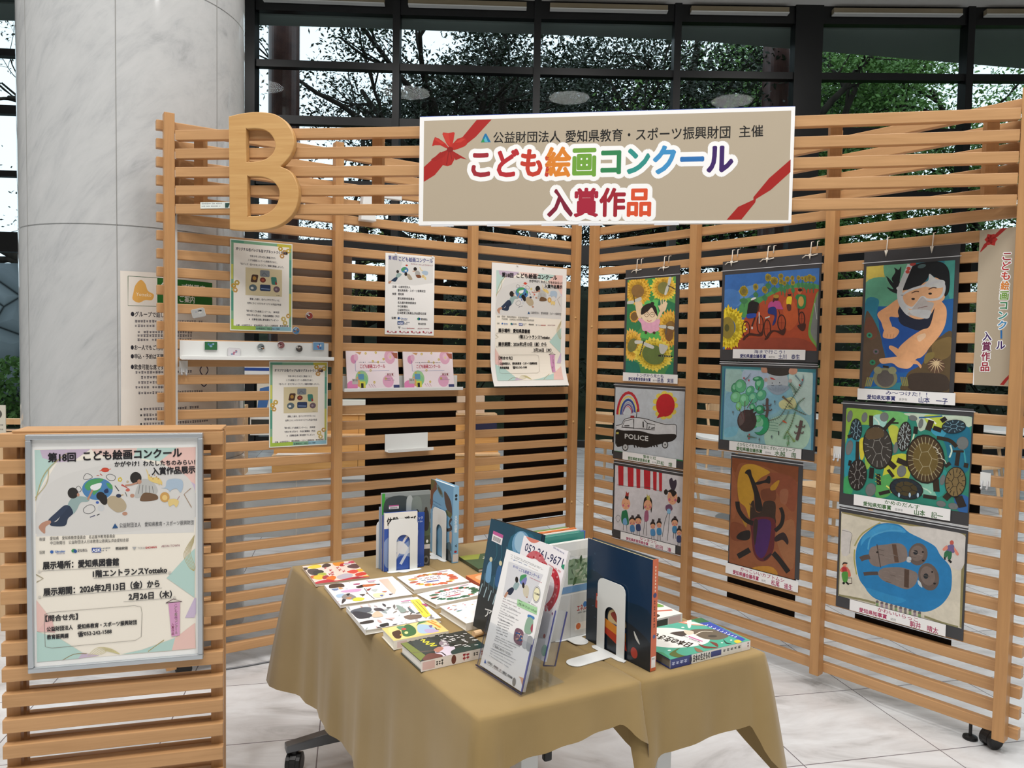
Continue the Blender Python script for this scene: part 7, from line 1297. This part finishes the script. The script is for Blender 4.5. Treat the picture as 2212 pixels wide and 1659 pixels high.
def f_pink(c):
    c.page('#eeeaec'); c.blob([(120, 140), (190, 170), (230, 185), (190, 195), (150, 180)], '#d8806f'); c.dash(205, 160, 290, 215, 14, '#8a8fa8'); c.text('052-261-9671', (112, 238), (412, 370), 62, '#1f2452', .012)
    pts = [(135, 300), (160, 275), (200, 270), (240, 295), (265, 335), (300, 380), (345, 395), (370, 430), (380, 480), (370, 540), (340, 590), (310, 615)]
    c.line(pts[:6], 44, '#c86a70', True); c.line(pts[4:], 46, '#bb3440', True); rn = random.Random(8)
    for _ in range(40): x, y = rn.choice(pts); c.ell(x + rn.uniform(-18, 18), y + rn.uniform(-16, 16), 7, 7, rn.choice(('#d68a8e', '#a8242f', '#cf5560')))
    c.dash(280, 330, 410, 400, 9, '#d88f92'); c.dash(330, 360, 405, 405, 8, '#d88f92'); c.poly([(412, 350), (436, 352), (430, 385), (412, 372)], '#2f8f6a'); c.dash(340, 240, 430, 290, 14, '#a9a9c0')
    for x, y, r_, col in ((352, 655, 6, '#8a5a7a'), (296, 790, 9, '#c0635a'), (300, 880, 24, '#8fb8a4'), (250, 700, 12, '#d6c8d0')): c.ell(x, y, r_, r_ * 1.5, col)
stack('stack of white contest flyers in the front pocket of the clear holder', hf, .006, .162, .268, .010, f_contest, ((480, 70), (955, 258), (600, 1510), (160, 1245)))
stack('pink splashed phone leaflets in the rear pocket of the clear holder', hb, .004, .164, .240, .007, f_pink, ((105, 140), (460, 270), (300, 950), (-40, 760)), .006)
# navy book with orange spine and its bookend
nv0 = Vector((.198, 1.841, 0)); nvd = Vector((.567, -.824, 0)); nvn = Vector((.824, .567, 0))
def c_navy(c):
    c.page('#15314f'); c.blob([(0, .35), (.3, .33), (.6, .45), (1, .5), (1, 1.02), (0, 1.02)], '#122b40'); c.blob([(0, .6), (.5, .62), (1, .75), (1, 1.02), (0, 1.02)], '#101d2a')
    c.poly([(.16, .5), (.24, .5), (.24, .66), (.15, .64)], '#b5412f'); c.rect(.17, .53, .24, .57, '#d8d4cc'); c.blob([(.38, .62), (.5, .58), (.62, .64), (.62, .72), (.38, .72)], '#c9b48a'); c.blob([(.4, .64), (.5, .6), (.58, .68), (.5, .7)], '#8a3a34'); c.rect(.3, .72, .64, .76, '#3d4a7a'); c.poly([(.3, .70), (.64, .76), (.64, .84), (.3, .78)], '#d88a34'); c.poly([(.3, .78), (.64, .84), (.66, .92), (.5, .9), (.3, .84)], '#b83a28'); c.blob([(.76, .7), (.84, .78), (.84, .8), (.78, .76)], '#c9cac6'); c.ell(.77, .9, .05, .05, '#b03a30'); specks(c, (.05, .1, .3, .9), 8, ('#2f4f6a',), (.01, .02), 3)
def sp_navy(c): c.page('#c8643f'); [c.rect(46, 60 + k * 30, 64, 60 + k * 30 + 18, '#e2c9b0') for k in range(8)]; [(c.rect(36, 370 + k * 52, 66, 377 + k * 52, '#5a2a20'), c.rect(48, 362 + k * 52, 55, 400 + k * 52, '#5a2a20'), c.rect(38, 392 + k * 52, 64, 398 + k * 52, '#5a2a20')) for k in range(5)]; c.ell(50, 320, 30, 22, '#3a3f6a'); c.ell(55, 690, 24, 18, '#4a5a8a'); c.rect(15, 870, 90, 970, '#e6e2dc'); c.dash(25, 900, 80, 900, 18, '#766')
stand_book('tall navy book with an orange spine held by a white bookend', nv0, nvd, .226, .258, .018, '#15314f', '#c8643f', 'r', c_navy, spine_draw=sp_navy, top='#d8c68e')
bookend('white arched bookend with a long tongue in front of the navy book', nv0 - nvn * .0045 + nvd * .048, nvd, .098, .175, (.044, .112), .130)
# row of upright books facing the booth
ax = Vector((.84, .543, 0)); an_ = Vector((-.543, .84, 0)); o0 = Vector((.212, 1.880, 0))
def c_green(c): c.page('#e9e9e6'); c.rect(.0, .09, 1, .16, '#d9d9d4'); c.poly([(.42, .18), (1, .2), (1, .46), (.42, .44)], '#7f9a78'); specks(c, (.46, .2, .98, .42), 34, ('#4f6a44', '#94a886', '#35502f', '#b3bfa6'), (.03, .09), 6); c.rect(0, .46, 1, .53, '#6f9ac4'); c.rect(0, .55, 1, 1, '#d2d2d0'); c.line([(.5, .55), (.5, 1)], .01, '#b5b5b3'); c.text('エネルギー', (.66, .74), (1.05, .74), .06, '#a8343c', .03); c.ell(.86, .68, .05, .03, '#3a6fb0'); c.dash(.68, .77, 1, .77, .02, '#334'); c.rect(.62, .86, .95, .94, '#e8e2dc'); c.ell(.7, .90, .06, .034, '#d8764a')
g2 = 'upright books in the row by the screen corner'
def row(label, dn, ex, w, h, th, front, spine, draw=None, top='#ece9e2'):
    stand_book(label, o0 - ax * (w - ex - (.024 if dn > .07 else 0)) + an_ * dn, ax, w, h, th, front, spine, 'l', draw, grp=g2, top=top, z=BZ + (.0017 if dn == 0 else 0))
row('white energy booklet with a green plant photo fronting the upright row', 0, 0, .128, .245, .010, '#e9e9e6', '#dcdcd8', c_green)
row('white folder with green edging just behind the energy booklet', .012, .012, .150, .240, .009, '#e2e4de', '#cfd2cc', lambda c: (c.page('#e4e6e0'), specks(c, (.7, 0, 1, .2), 14, ('#7f9a6f', '#55704a'), (.04, .08), 5)))
row('plain white brochure in the upright row', .024, .004, .160, .238, .014, '#ebebe8', '#e0e0dc')
row('large teal book in the upright row', .052, .016, .190, .252, .018, '#3f8f84', '#3a857a', lambda c: (c.page('#3f8f84'), c.rect(0, .1, 1, .14, '#2f7a70')), '#e6e2d8')
row('blue striped booklet behind the teal book', .0715, .012, .188, .248, .007, '#3f62a8', '#35559a')
row('maroon booklet in the upright row', .080, .0, .18, .247, .006, '#6a2f34', '#5a272c')
row('white booklet with maroon neighbour in the upright row', .088, .004, .180, .248, .010, '#e4e0d8', '#d8d2c8')
row('orange book near the back of the upright row', .1, .004, .188, .250, .010, '#d9793a', '#c96a30')
row('cream book near the back of the upright row', .1115, -.006, .184, .248, .010, '#e6dfc8', '#b03a34')
row('green backed book last in the upright row', .1225, -.012, .18, .250, .007, '#7f9a5a', '#4f7a48')
bookend('white bookend base showing at the foot of the energy booklet', o0 - ax * .105 + an_ * .0103, ax, .098, .16, (.044, .10), .062)
# ------------------------------------------------------------------ furniture further back in the hall
M['marble'] = noisy('bench_marble', '#b9bcbc', '#d0d1cf', 3.5, (1, 1, 2.2), rough=0.25, spec=0.5)
BF = Fr((-2.15, 5.42, 0), (0.985, 0.17, 0), UP)
t = thing('marble_bench', 'low grey marble bench base under the wooden display counter', 'bench', BF.P(1.05, 0, -.25), ang(BF.u))
b = MB(); b.box(BF, 0, 2.12, 0, .43, -.55, 0); b.build('base', M['marble'], t)
for x in (.55, 1.27):
    b = MB(); b.box(BF, x - .002, x + .002, .0, .43, .0002, .001); b.build('joint', M['pages'], t)
b = MB(); b.box(BF, -.02, 2.14, .4302, .462, -.57, .02); b.build('top_slab', M['white'], t)
t = thing('display_counter', 'stepped orange wood display counter behind the screen with the letter', 'counter', BF.P(1.1, .462, -.2), ang(BF.u))
for k, (z0, z1, c0, c1) in enumerate(((.4625, .60, -.12, -.02), (.60, .74, -.22, -.12), (.74, .90, -.34, -.22))):
    b = MB(); b.box(BF, .37, 1.0, z0, z1 - .001, c0 - .0, c1); b.box(BF, 1.003, 2.10, z0, z1 - .001, c0, c1); b.build('step', M['bench'], t)
    b = MB(); b.box(BF, .37, 2.10, z1 - .0005, z1 + .012, c0, c1 + .012); b.build('step_edge', M['pale'], t)
b = MB(); b.box(BF, .10, .17, .4625, .98, -.2, -.02); b.build('end_post', M['pale'], t)
def sheetthing(name, label, cat, o, u, v, w, h, th, col, draw=None, grp=None):
    f = Fr(o, u, v); t = thing(name, label, cat, f.P(w / 2, 0, 0), ang(f.u), grp)
    b = MB(); b.box(f, 0, w, 0, h, -th, 0, lin(col)); b.build('board', M['print'], t)
    if draw: c = Cv(f, w, h, unitq(), z=.0004); draw(c); c.build('printed_face', M['print'], t, fix=False)
uu = BF.u
sheetthing('leaflet', 'white leaflet with a dark photo on the counter step', 'leaflet', BF.P(.20, .755, -.10), uu, UP, .17, .14, .006, '#eeeeea', lambda c: c.rect(.05, .15, .95, .55, '#3a3a36'), 'leaflets on the counter')
sheetthing('leaflet', 'leaflet with blue and lime green bands at the counter end', 'leaflet', BF.P(.24, .93, -.16), uu, UP, .22, .22, .006, '#e4dccc', lambda c: (c.poly([(.1, .2), (.5, .1), (.3, 1), (0, 1)], '#4a74b0'), c.rect(.55, .2, 1, .9, '#8fc03a')), 'leaflets on the counter')
sheetthing('leaflet', 'white leaflet with a blue stripe standing highest on the counter', 'leaflet', BF.P(.13, 1.16, -.2), uu, UP, .20, .12, .006, '#eeeeec', lambda c: c.rect(0, .15, 1, .35, '#2f4f9a'), 'leaflets on the counter')
sheetthing('notice_board', 'white notice sheet lying flat on the lowest counter step', 'sheet', BF.P(.40, .6165, -.012), uu, -BF.n, .58, .10, .003, '#f2f2f0')
sheetthing('white_box', 'long white box on top of the wooden display counter', 'box', BF.P(.80, .914, -.24), uu, UP, .62, .10, .08, '#e9ebe4')
sheetthing('beige_box', 'beige box standing at the far end of the wooden display counter', 'box', BF.P(1.78, .914, -.24), uu, UP, .22, .14, .08, '#d8c0a8')
sheetthing('navy_case', 'dark navy case on the counter end behind the screen', 'case', BF.P(1.85, .756, -.15), uu, UP, .24, .09, .06, '#2c2d48')
# leaflet rack at the edge of the view
RF = Fr((-3.05, 3.62, 0), (1, 0.12, 0), UP); t = thing('leaflet_rack', 'pale wooden leaflet rack standing beyond the marble column', 'rack', RF.P(.3, 0, -.15), ang(RF.u))
b = MB(); b.box(RF, 0, .62, 0, .96, -.30, -.02); b.build('cabinet', M['pale'], t)
for k in range(3): b = MB(); b.box(RF, .0, .62, .99 - k * .06, 1.02 - k * .06, -.28 + k * .08, -.24 + k * .08); b.build('shelf', M['pale'], t)
sheetthing('leaflet', 'pale leaflet with an arched photo standing in the rack by the column', 'leaflet', RF.P(.40, .96, -.03), RF.u, UP, .11, .15, .004, '#dcd6c6', lambda c: (c.ell(.5, .3, .35, .2, '#5f5c56'), c.dash(.1, .7, .9, .7, .06, '#777'), c.dash(.1, .85, .9, .85, .06, '#777')), 'leaflets on the counter')
def chair(label, x, y, rot):
    t = thing('wooden_chair', label, 'chair', (x, y, 0), rot, 'pale wood chairs in the hall'); c_, s_ = math.cos(rot), math.sin(rot); f = Fr((x, y, 0), (c_, s_, 0), UP)
    seat = [(-.2, .19), (-.22, 0), (-.19, -.19), (0, -.22), (.19, -.19), (.22, 0), (.2, .19), (0, .2)]
    g_ = Fr((x, y, 0), (c_, s_, 0), (-s_, c_, 0)); b = MB(); b.prism(g_, spline(seat, 4), .425, .45); b.build('seat', M['pale'], t, bevel=.004)
    for sx in (-1, 1):
        b = MB(); b.tube([f.P(sx * .165, .424, .15), f.P(sx * .20, 0, .20)], [.019, .013], 10); b.build('leg', M['pale'], t)
        b = MB(); b.tube([f.P(sx * .20, 0, -.22), f.P(sx * .185, .44, -.20), f.P(sx * .17, .80, -.26)], [.013, .019, .014], 10); b.build('rear_leg', M['pale'], t)
    pts = [(f.P(.21 * math.sin(R(a)), 0, -.262 + .06 * (1 - math.cos(R(a)))) ) for a in range(-75, 76, 15)]
    b = MB(); n = len(pts); b.add([p + UP * .665 for p in pts] + [p + UP * .795 for p in pts] + [p + UP * .665 + f.n * .018 for p in pts] + [p + UP * .795 + f.n * .018 for p in pts], [(i, i + 1, n + i + 1, n + i) for i in range(n - 1)] + [(2 * n + i, 3 * n + i, 3 * n + i + 1, 2 * n + i + 1) for i in range(n - 1)] + [(n + i, n + i + 1, 3 * n + i + 1, 3 * n + i) for i in range(n - 1)] + [(i, 2 * n + i, 2 * n + i + 1, i + 1) for i in range(n - 1)] + [(0, n, 3 * n, 2 * n), (n - 1, 3 * n - 1, 4 * n - 1, 2 * n - 1)][:1]); b.build('backrest', M['pale'], t)
def round_table(label, x, y, r=.45):
    t = thing('round_table', label, 'table', (x, y, 0), 0, 'white round tables in the hall')
    b = MB(); b.lathe((x, y, 0), [(r - .004, .70), (r, .705), (r, .722), (r - .004, .727)], 40); b.build('tabletop', M['white'], t)
    b = MB(); b.lathe((x, y, 0), [(.035, .018), (.035, .699)], 20); b.build('pedestal', M['alu'], t); b = MB(); b.lathe((x, y, 0), [(.26, 0), (.26, .008), (.05, .0175)], 32); b.build('base', M['alu'], t)
round_table('white round table behind the festival painting bay', 2.05, 6.35); chair('pale chair drawn up behind the screen corner post', 1.12, 8.0, 2.6); chair('pale chair beside the round table behind the beetle painting', 2.42, 5.55, 3.4); chair('pale chair on the far side of the first round table', 1.55, 7.15, 0.5)
round_table('white round table seen past the end post', 5.1, 7.4); chair('pale chair with splayed legs seen past the turtle painting', 4.25, 6.85, 1.9); chair('pale chair beyond the far round table', 5.3, 8.4, 0.2)
round_table('white round table far back behind the cyclists painting', 3.3, 8.7); chair('pale chair by the farthest round table', 2.75, 9.2, .8)
# ------------------------------------------------------------------ outside: eave, posts, garden
b = MB(); n = 14
pts = [(-11 + 24 * i / n) for i in range(n + 1)]
edge = lambda x: 10.95 + max(0, x + 3.2) * .045 + max(0, (x - 2.6)) * .11
vs = []
for x in pts: vs += [Vector((x, wy(x) + .12, 6.22)), Vector((x, edge(x) + .35, 6.22)), Vector((x, edge(x) + .35, 6.5)), Vector((x, wy(x) + .12, 6.5))]
b.add(vs, [(i * 4 + j, i * 4 + (j + 1) % 4, i * 4 + 4 + (j + 1) % 4, i * 4 + 4 + j) for i in range(n) for j in range(4)]); b.struct('trim_3', mat('eave_soffit', '#8d8f8c', 0.8, 0.2))
M['pillar'] = noisy('brown_pillar_tile', '#4a3230', '#5d403a', 8, rough=0.3)
for i, (x, y, lb) in enumerate(((-3.72, 12.0, 'reddish brown round pillar outside beside the marble column'), (4.25, 12.3, 'reddish brown round pillar outside the wide black mullion'))):
    b = MB(); b.lathe((x, y, 0), [(.24, 0), (.24, 8.2)], 32); tag(b.build('outdoor_pillar', M['pillar'], smooth=False), lb, 'pillar')
gm = noisy('garden_soil', '#23261c', '#3a4030', 2.2, rough=0.95, spec=0.05)
nx, ny = 40, 18; b = MB(); rn = random.Random(21); vs = []
def bank(x, y): return -0.1 + max(0, (y - 12.6)) * .34 + .25 * math.sin(x * .9 + y * .5) * min(1, max(0, y - 12.6) / 3) + (0.0 if y < 13 else rn.uniform(-.06, .06))
for j in range(ny + 1):
    for i in range(nx + 1):
        x, y = -26 + 56 * i / nx, 11.7 + 22 * j / ny; vs.append(Vector((x, y, min(bank(x, y), 3.4))))
b.add(vs, [(j * (nx + 1) + i, j * (nx + 1) + i + 1, (j + 1) * (nx + 1) + i + 1, (j + 1) * (nx + 1) + i) for j in range(ny) for i in range(nx)])
g_o = b.build('garden_ground', gm, smooth=True); tag(g_o, kind='structure')
M['bark'] = noisy('dark_bark', '#1e1b18', '#3a342e', 9, (1, 1, .3), rough=0.9, spec=0.1)
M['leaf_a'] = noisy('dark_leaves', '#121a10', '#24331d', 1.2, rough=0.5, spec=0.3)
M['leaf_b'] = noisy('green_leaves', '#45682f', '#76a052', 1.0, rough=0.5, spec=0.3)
M['leaf_c'] = noisy('yellowish_leaves', '#6d7a3c', '#94a05a', 1.0, rough=0.5, spec=0.3)
for k in ('leaf_a', 'leaf_b', 'leaf_c'):
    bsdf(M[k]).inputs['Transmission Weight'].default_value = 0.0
def leaves(rn, centres, per, size):
    b = MB()
    for (cx, cy, cz, r) in centres:
        for _ in range(int(per * r * r)):
            while True:
                d = Vector((rn.uniform(-1, 1), rn.uniform(-1, 1), rn.uniform(-1, 1)))
                if d.length < 1: break
            p = Vector((cx, cy, cz)) + Vector((d.x * r, d.y * r, d.z * r * .72)); s_ = size * rn.uniform(.6, 1.3)
            a = Vector((rn.uniform(-1, 1), rn.uniform(-1, 1), rn.uniform(-.8, .5))).normalized(); c_ = a.cross(Vector((rn.uniform(-1, 1), rn.uniform(-1, 1), rn.uniform(-1, 1)))).normalized()
            b.add([p - a * s_, p + c_ * s_ * .42, p + a * s_, p - c_ * s_ * .42], [(0, 1, 2, 3)])
    return b
def branch(b, rn, p, d, r, ln, depth, tips, droop=.0):
    path = [p]; rr = [r]; n = 5; q = p.copy(); dd = d.copy()
    for i in range(n):
        dd = (dd + Vector((rn.uniform(-.28, .28), rn.uniform(-.28, .28), rn.uniform(-.22, .2) - droop))).normalized(); q = q + dd * ln / n; path.append(q.copy()); rr.append(r * (1 - .5 * (i + 1) / n))
    b.tube(path, rr, 7 if r > .05 else 5, cap=False); tips.append((q, r))
    if depth > 0:
        for k in range(rn.choice((2, 3, 3))):
            i = rn.randint(2, n); nd = (dd + Vector((rn.uniform(-1, 1), rn.uniform(-.8, .8), rn.uniform(-.5, .8)))).normalized(); branch(b, rn, path[i], nd, rr[i] * .68, ln * rn.uniform(.55, .8), depth - 1, tips, droop)
def tree(label, x, y, h, lean, seed, leafmat, per, size, r0=.2, depth=3, extra=(), crown=(.7, 1.3), branches=4, name='garden_tree', low=0.35, span=.8):
    rn = random.Random(seed); z = min(bank(x, y), 3.4) - .1; t = thing(name, label, 'tree', (x, y, z), 0, 'trees in the garden')
    b = MB(); path = [Vector((x, y, z))]; rr = [r0 * 1.3]; d = Vector((lean[0], lean[1], 1)).normalized(); q = path[0].copy()
    for i in range(6): d = (d + Vector((rn.uniform(-.12, .12), rn.uniform(-.1, .1), .05))).normalized(); q = q + d * h / 6; path.append(q.copy()); rr.append(r0 * (1.15 - .75 * (i + 1) / 6))
    b.tube(path, rr, 10); tips = []
    for k in range(branches):
        f_ = low + (1 - low) * (k + .5) / branches; i = min(5, int(f_ * 6)); a = rn.uniform(0, 6.283); branch(b, rn, path[i], Vector((math.cos(a), math.sin(a) * .6, rn.uniform(.15, .7))).normalized(), rr[i] * .74, h * span * rn.uniform(.35, .6), depth - 1, tips)
    branch(b, rn, path[-1], d, rr[-1], h * .35, depth - 1, tips); b.build('trunk', M['bark'], t, smooth=True)
    if leafmat: cs = [(p.x, p.y, p.z, rn.uniform(*crown)) for p, r in tips] + list(extra); leaves(rn, cs, per, size).build('foliage', M[leafmat], t, fix=False)
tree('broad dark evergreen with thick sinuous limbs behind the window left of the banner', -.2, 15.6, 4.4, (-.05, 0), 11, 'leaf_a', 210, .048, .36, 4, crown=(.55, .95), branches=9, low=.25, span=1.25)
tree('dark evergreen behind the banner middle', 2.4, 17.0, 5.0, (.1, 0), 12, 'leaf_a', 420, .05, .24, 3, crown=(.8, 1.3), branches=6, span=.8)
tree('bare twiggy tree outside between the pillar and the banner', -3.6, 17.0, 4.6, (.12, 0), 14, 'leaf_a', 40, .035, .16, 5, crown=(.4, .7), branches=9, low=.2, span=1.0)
tree('two trunked green tree just before the wide black mullion', 4.3, 16.0, 5.4, (.06, 0), 15, 'leaf_b', 230, .052, .22, 3, crown=(.7, 1.1), branches=5)
tree('leaning green tree beyond the wide black mullion', 5.9, 15.6, 5.0, (.35, 0), 16, 'leaf_b', 230, .052, .2, 3, crown=(.8, 1.2), branches=6, low=.25)
tree('bright green tree at the far end of the windows', 8.6, 16.8, 5.4, (-.1, 0), 17, 'leaf_b', 230, .052, .2, 3, crown=(.9, 1.3), branches=7, low=.2)
tree('dense green tree outside the last window bay', 10.8, 16.0, 5.0, (-.2, 0), 18, 'leaf_b', 230, .052, .2, 3, crown=(.9, 1.3), branches=6, low=.2)
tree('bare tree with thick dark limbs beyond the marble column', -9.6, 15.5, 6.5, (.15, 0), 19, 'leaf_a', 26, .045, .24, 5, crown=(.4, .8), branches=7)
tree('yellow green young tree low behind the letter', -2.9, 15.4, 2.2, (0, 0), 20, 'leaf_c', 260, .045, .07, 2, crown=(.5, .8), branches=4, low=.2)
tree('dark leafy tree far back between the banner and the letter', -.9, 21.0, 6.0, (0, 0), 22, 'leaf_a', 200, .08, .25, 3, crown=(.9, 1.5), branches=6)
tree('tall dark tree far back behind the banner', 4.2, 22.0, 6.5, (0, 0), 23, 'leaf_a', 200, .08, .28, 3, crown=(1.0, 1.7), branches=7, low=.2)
tree('tall green tree far back at the end of the windows', 9.8, 22.5, 6.5, (0, 0), 24, 'leaf_b', 180, .08, .26, 3, crown=(1.0, 1.6), branches=7, low=.2)
def shrub(label, x, y, r, n, seed, m, h=1.0, name='garden_shrub', size=.06):
    rn = random.Random(seed); z = min(bank(x, y), 3.4); t = thing(name, label, 'shrub', (x, y, z), 0, 'shrubs in the garden'); b = MB()
    for k in range(6): a = rn.uniform(0, 6.28); b.tube([Vector((x, y, z - .05)), Vector((x + .5 * r * math.cos(a), y + .4 * r * math.sin(a), z + r * h * .7))], [.02, .008], 5)
    b.build('stems', M['bark'], t); leaves(rn, [(x + rn.uniform(-.5, .5) * r, y + rn.uniform(-.3, .3) * r, z + rn.uniform(.25, .8) * r * h, r * .62) for _ in range(5)], n, size).build('foliage', M[m], t, fix=False)
for i, (x, y, r, m, lb) in enumerate(((-.9, 13.9, .9, 'leaf_a', 'dark shrub seen through the slats left of the sponsor notice'), (.5, 13.6, .9, 'leaf_a', 'dark shrub seen through the slats behind the curling poster'), (1.7, 13.8, 1.0, 'leaf_a', 'dark shrub behind the screen corner'), (3.0, 13.7, .9, 'leaf_a', 'dark shrub behind the sunflower painting'), (4.4, 14.0, 1.0, 'leaf_a', 'dark shrub behind the cyclists painting'), (5.8, 13.8, .95, 'leaf_b', 'green shrub behind the snorkelling painting'), (7.3, 14.0, 1.0, 'leaf_b', 'green shrub behind the upright banner'), (9.0, 13.8, 1.0, 'leaf_a', 'dark shrub at the far end of the garden'))): shrub(lb, x, y, r, 220, 40 + i, m)
# stone retaining wall and clipped hedge past the column
SF_ = Fr((-12.5, 14.2, 0), (1, -.05, 0), UP); sm = mat('dry_stone', '#8f9498', 0.9, 0.2); vo = N(sm, 'ShaderNodeTexVoronoi', feature='DISTANCE_TO_EDGE'); L(sm, coords(sm, (1.6, 1.6, 1.9)), vo.inputs['Vector']); vo.inputs['Scale'].default_value = 1.0
vc = N(sm, 'ShaderNodeTexVoronoi'); L(sm, coords(sm, (1.6, 1.6, 1.9)), vc.inputs['Vector']); vc.inputs['Scale'].default_value = 1.0
hs = N(sm, 'ShaderNodeMix', data_type='RGBA', blend_type='MULTIPLY'); hs.inputs[0].default_value = 1.0
L(sm, ramp(sm, vo.outputs['Distance'], [(0.0, '#1e2022'), (0.06, '#a4abb0'), (0.3, '#c3c9cf')]), hs.inputs[6]); L(sm, ramp(sm, vc.outputs['Color'], [(0.2, '#8f979d'), (0.8, '#dfe3e6')]), hs.inputs[7]); L(sm, hs.outputs[2], bsdf(sm).inputs['Base Color']); bump(sm, vo.outputs['Distance'], .8, .05)
b = MB(); b.box(SF_, 0, 6.5, -.1, 2.9, -.5, 0); tag(b.build('stone_wall', sm), 'grey rubble stone garden wall beyond the marble column', 'wall')
rn = random.Random(77); HX = (-11.5, -5.2); t = thing('clipped_hedge', 'dark clipped hedge in front of the garden stone wall', 'hedge', (-8.3, 13.0, 0))
b = MB(); 
for k in range(9): x = HX[0] + (HX[1] - HX[0]) * (k + .5) / 9; b.tube([Vector((x, 13.0, -.1)), Vector((x, 13.0, .8))], .03, 6)
b.build('stems', M['bark'], t); b = MB()
for _ in range(6500):
    p = Vector((rn.uniform(*HX), rn.uniform(12.6, 13.4), rn.uniform(-.05, 1.15))); a = Vector((rn.uniform(-1, 1), rn.uniform(-1, 1), rn.uniform(-1, 1))).normalized(); c_ = a.cross(Vector((rn.uniform(-1, 1), 1, rn.uniform(-1, 1)))).normalized(); b.add([p - a * .06, p + c_ * .03, p + a * .06, p - c_ * .03], [(0, 1, 2, 3)])
b.build('foliage', M['leaf_b'], t, fix=False)
b = MB(); pts = [(-1.62, 3.02), (-1.42, 3.13), (-1.235, 3.20), (-1.10, 3.27), (-.97, 3.36), (-.86, 3.52), (-.86, 3.75), (-.9, 4.1)]
b.tube([Vector((x, y, .0045)) for x, y in spline(pts, 4, False)], .004, 8); tag(b.build('power_cable', M['steel'], smooth=True), 'grey power cable lying on the floor under the screen with the letter', 'cable')
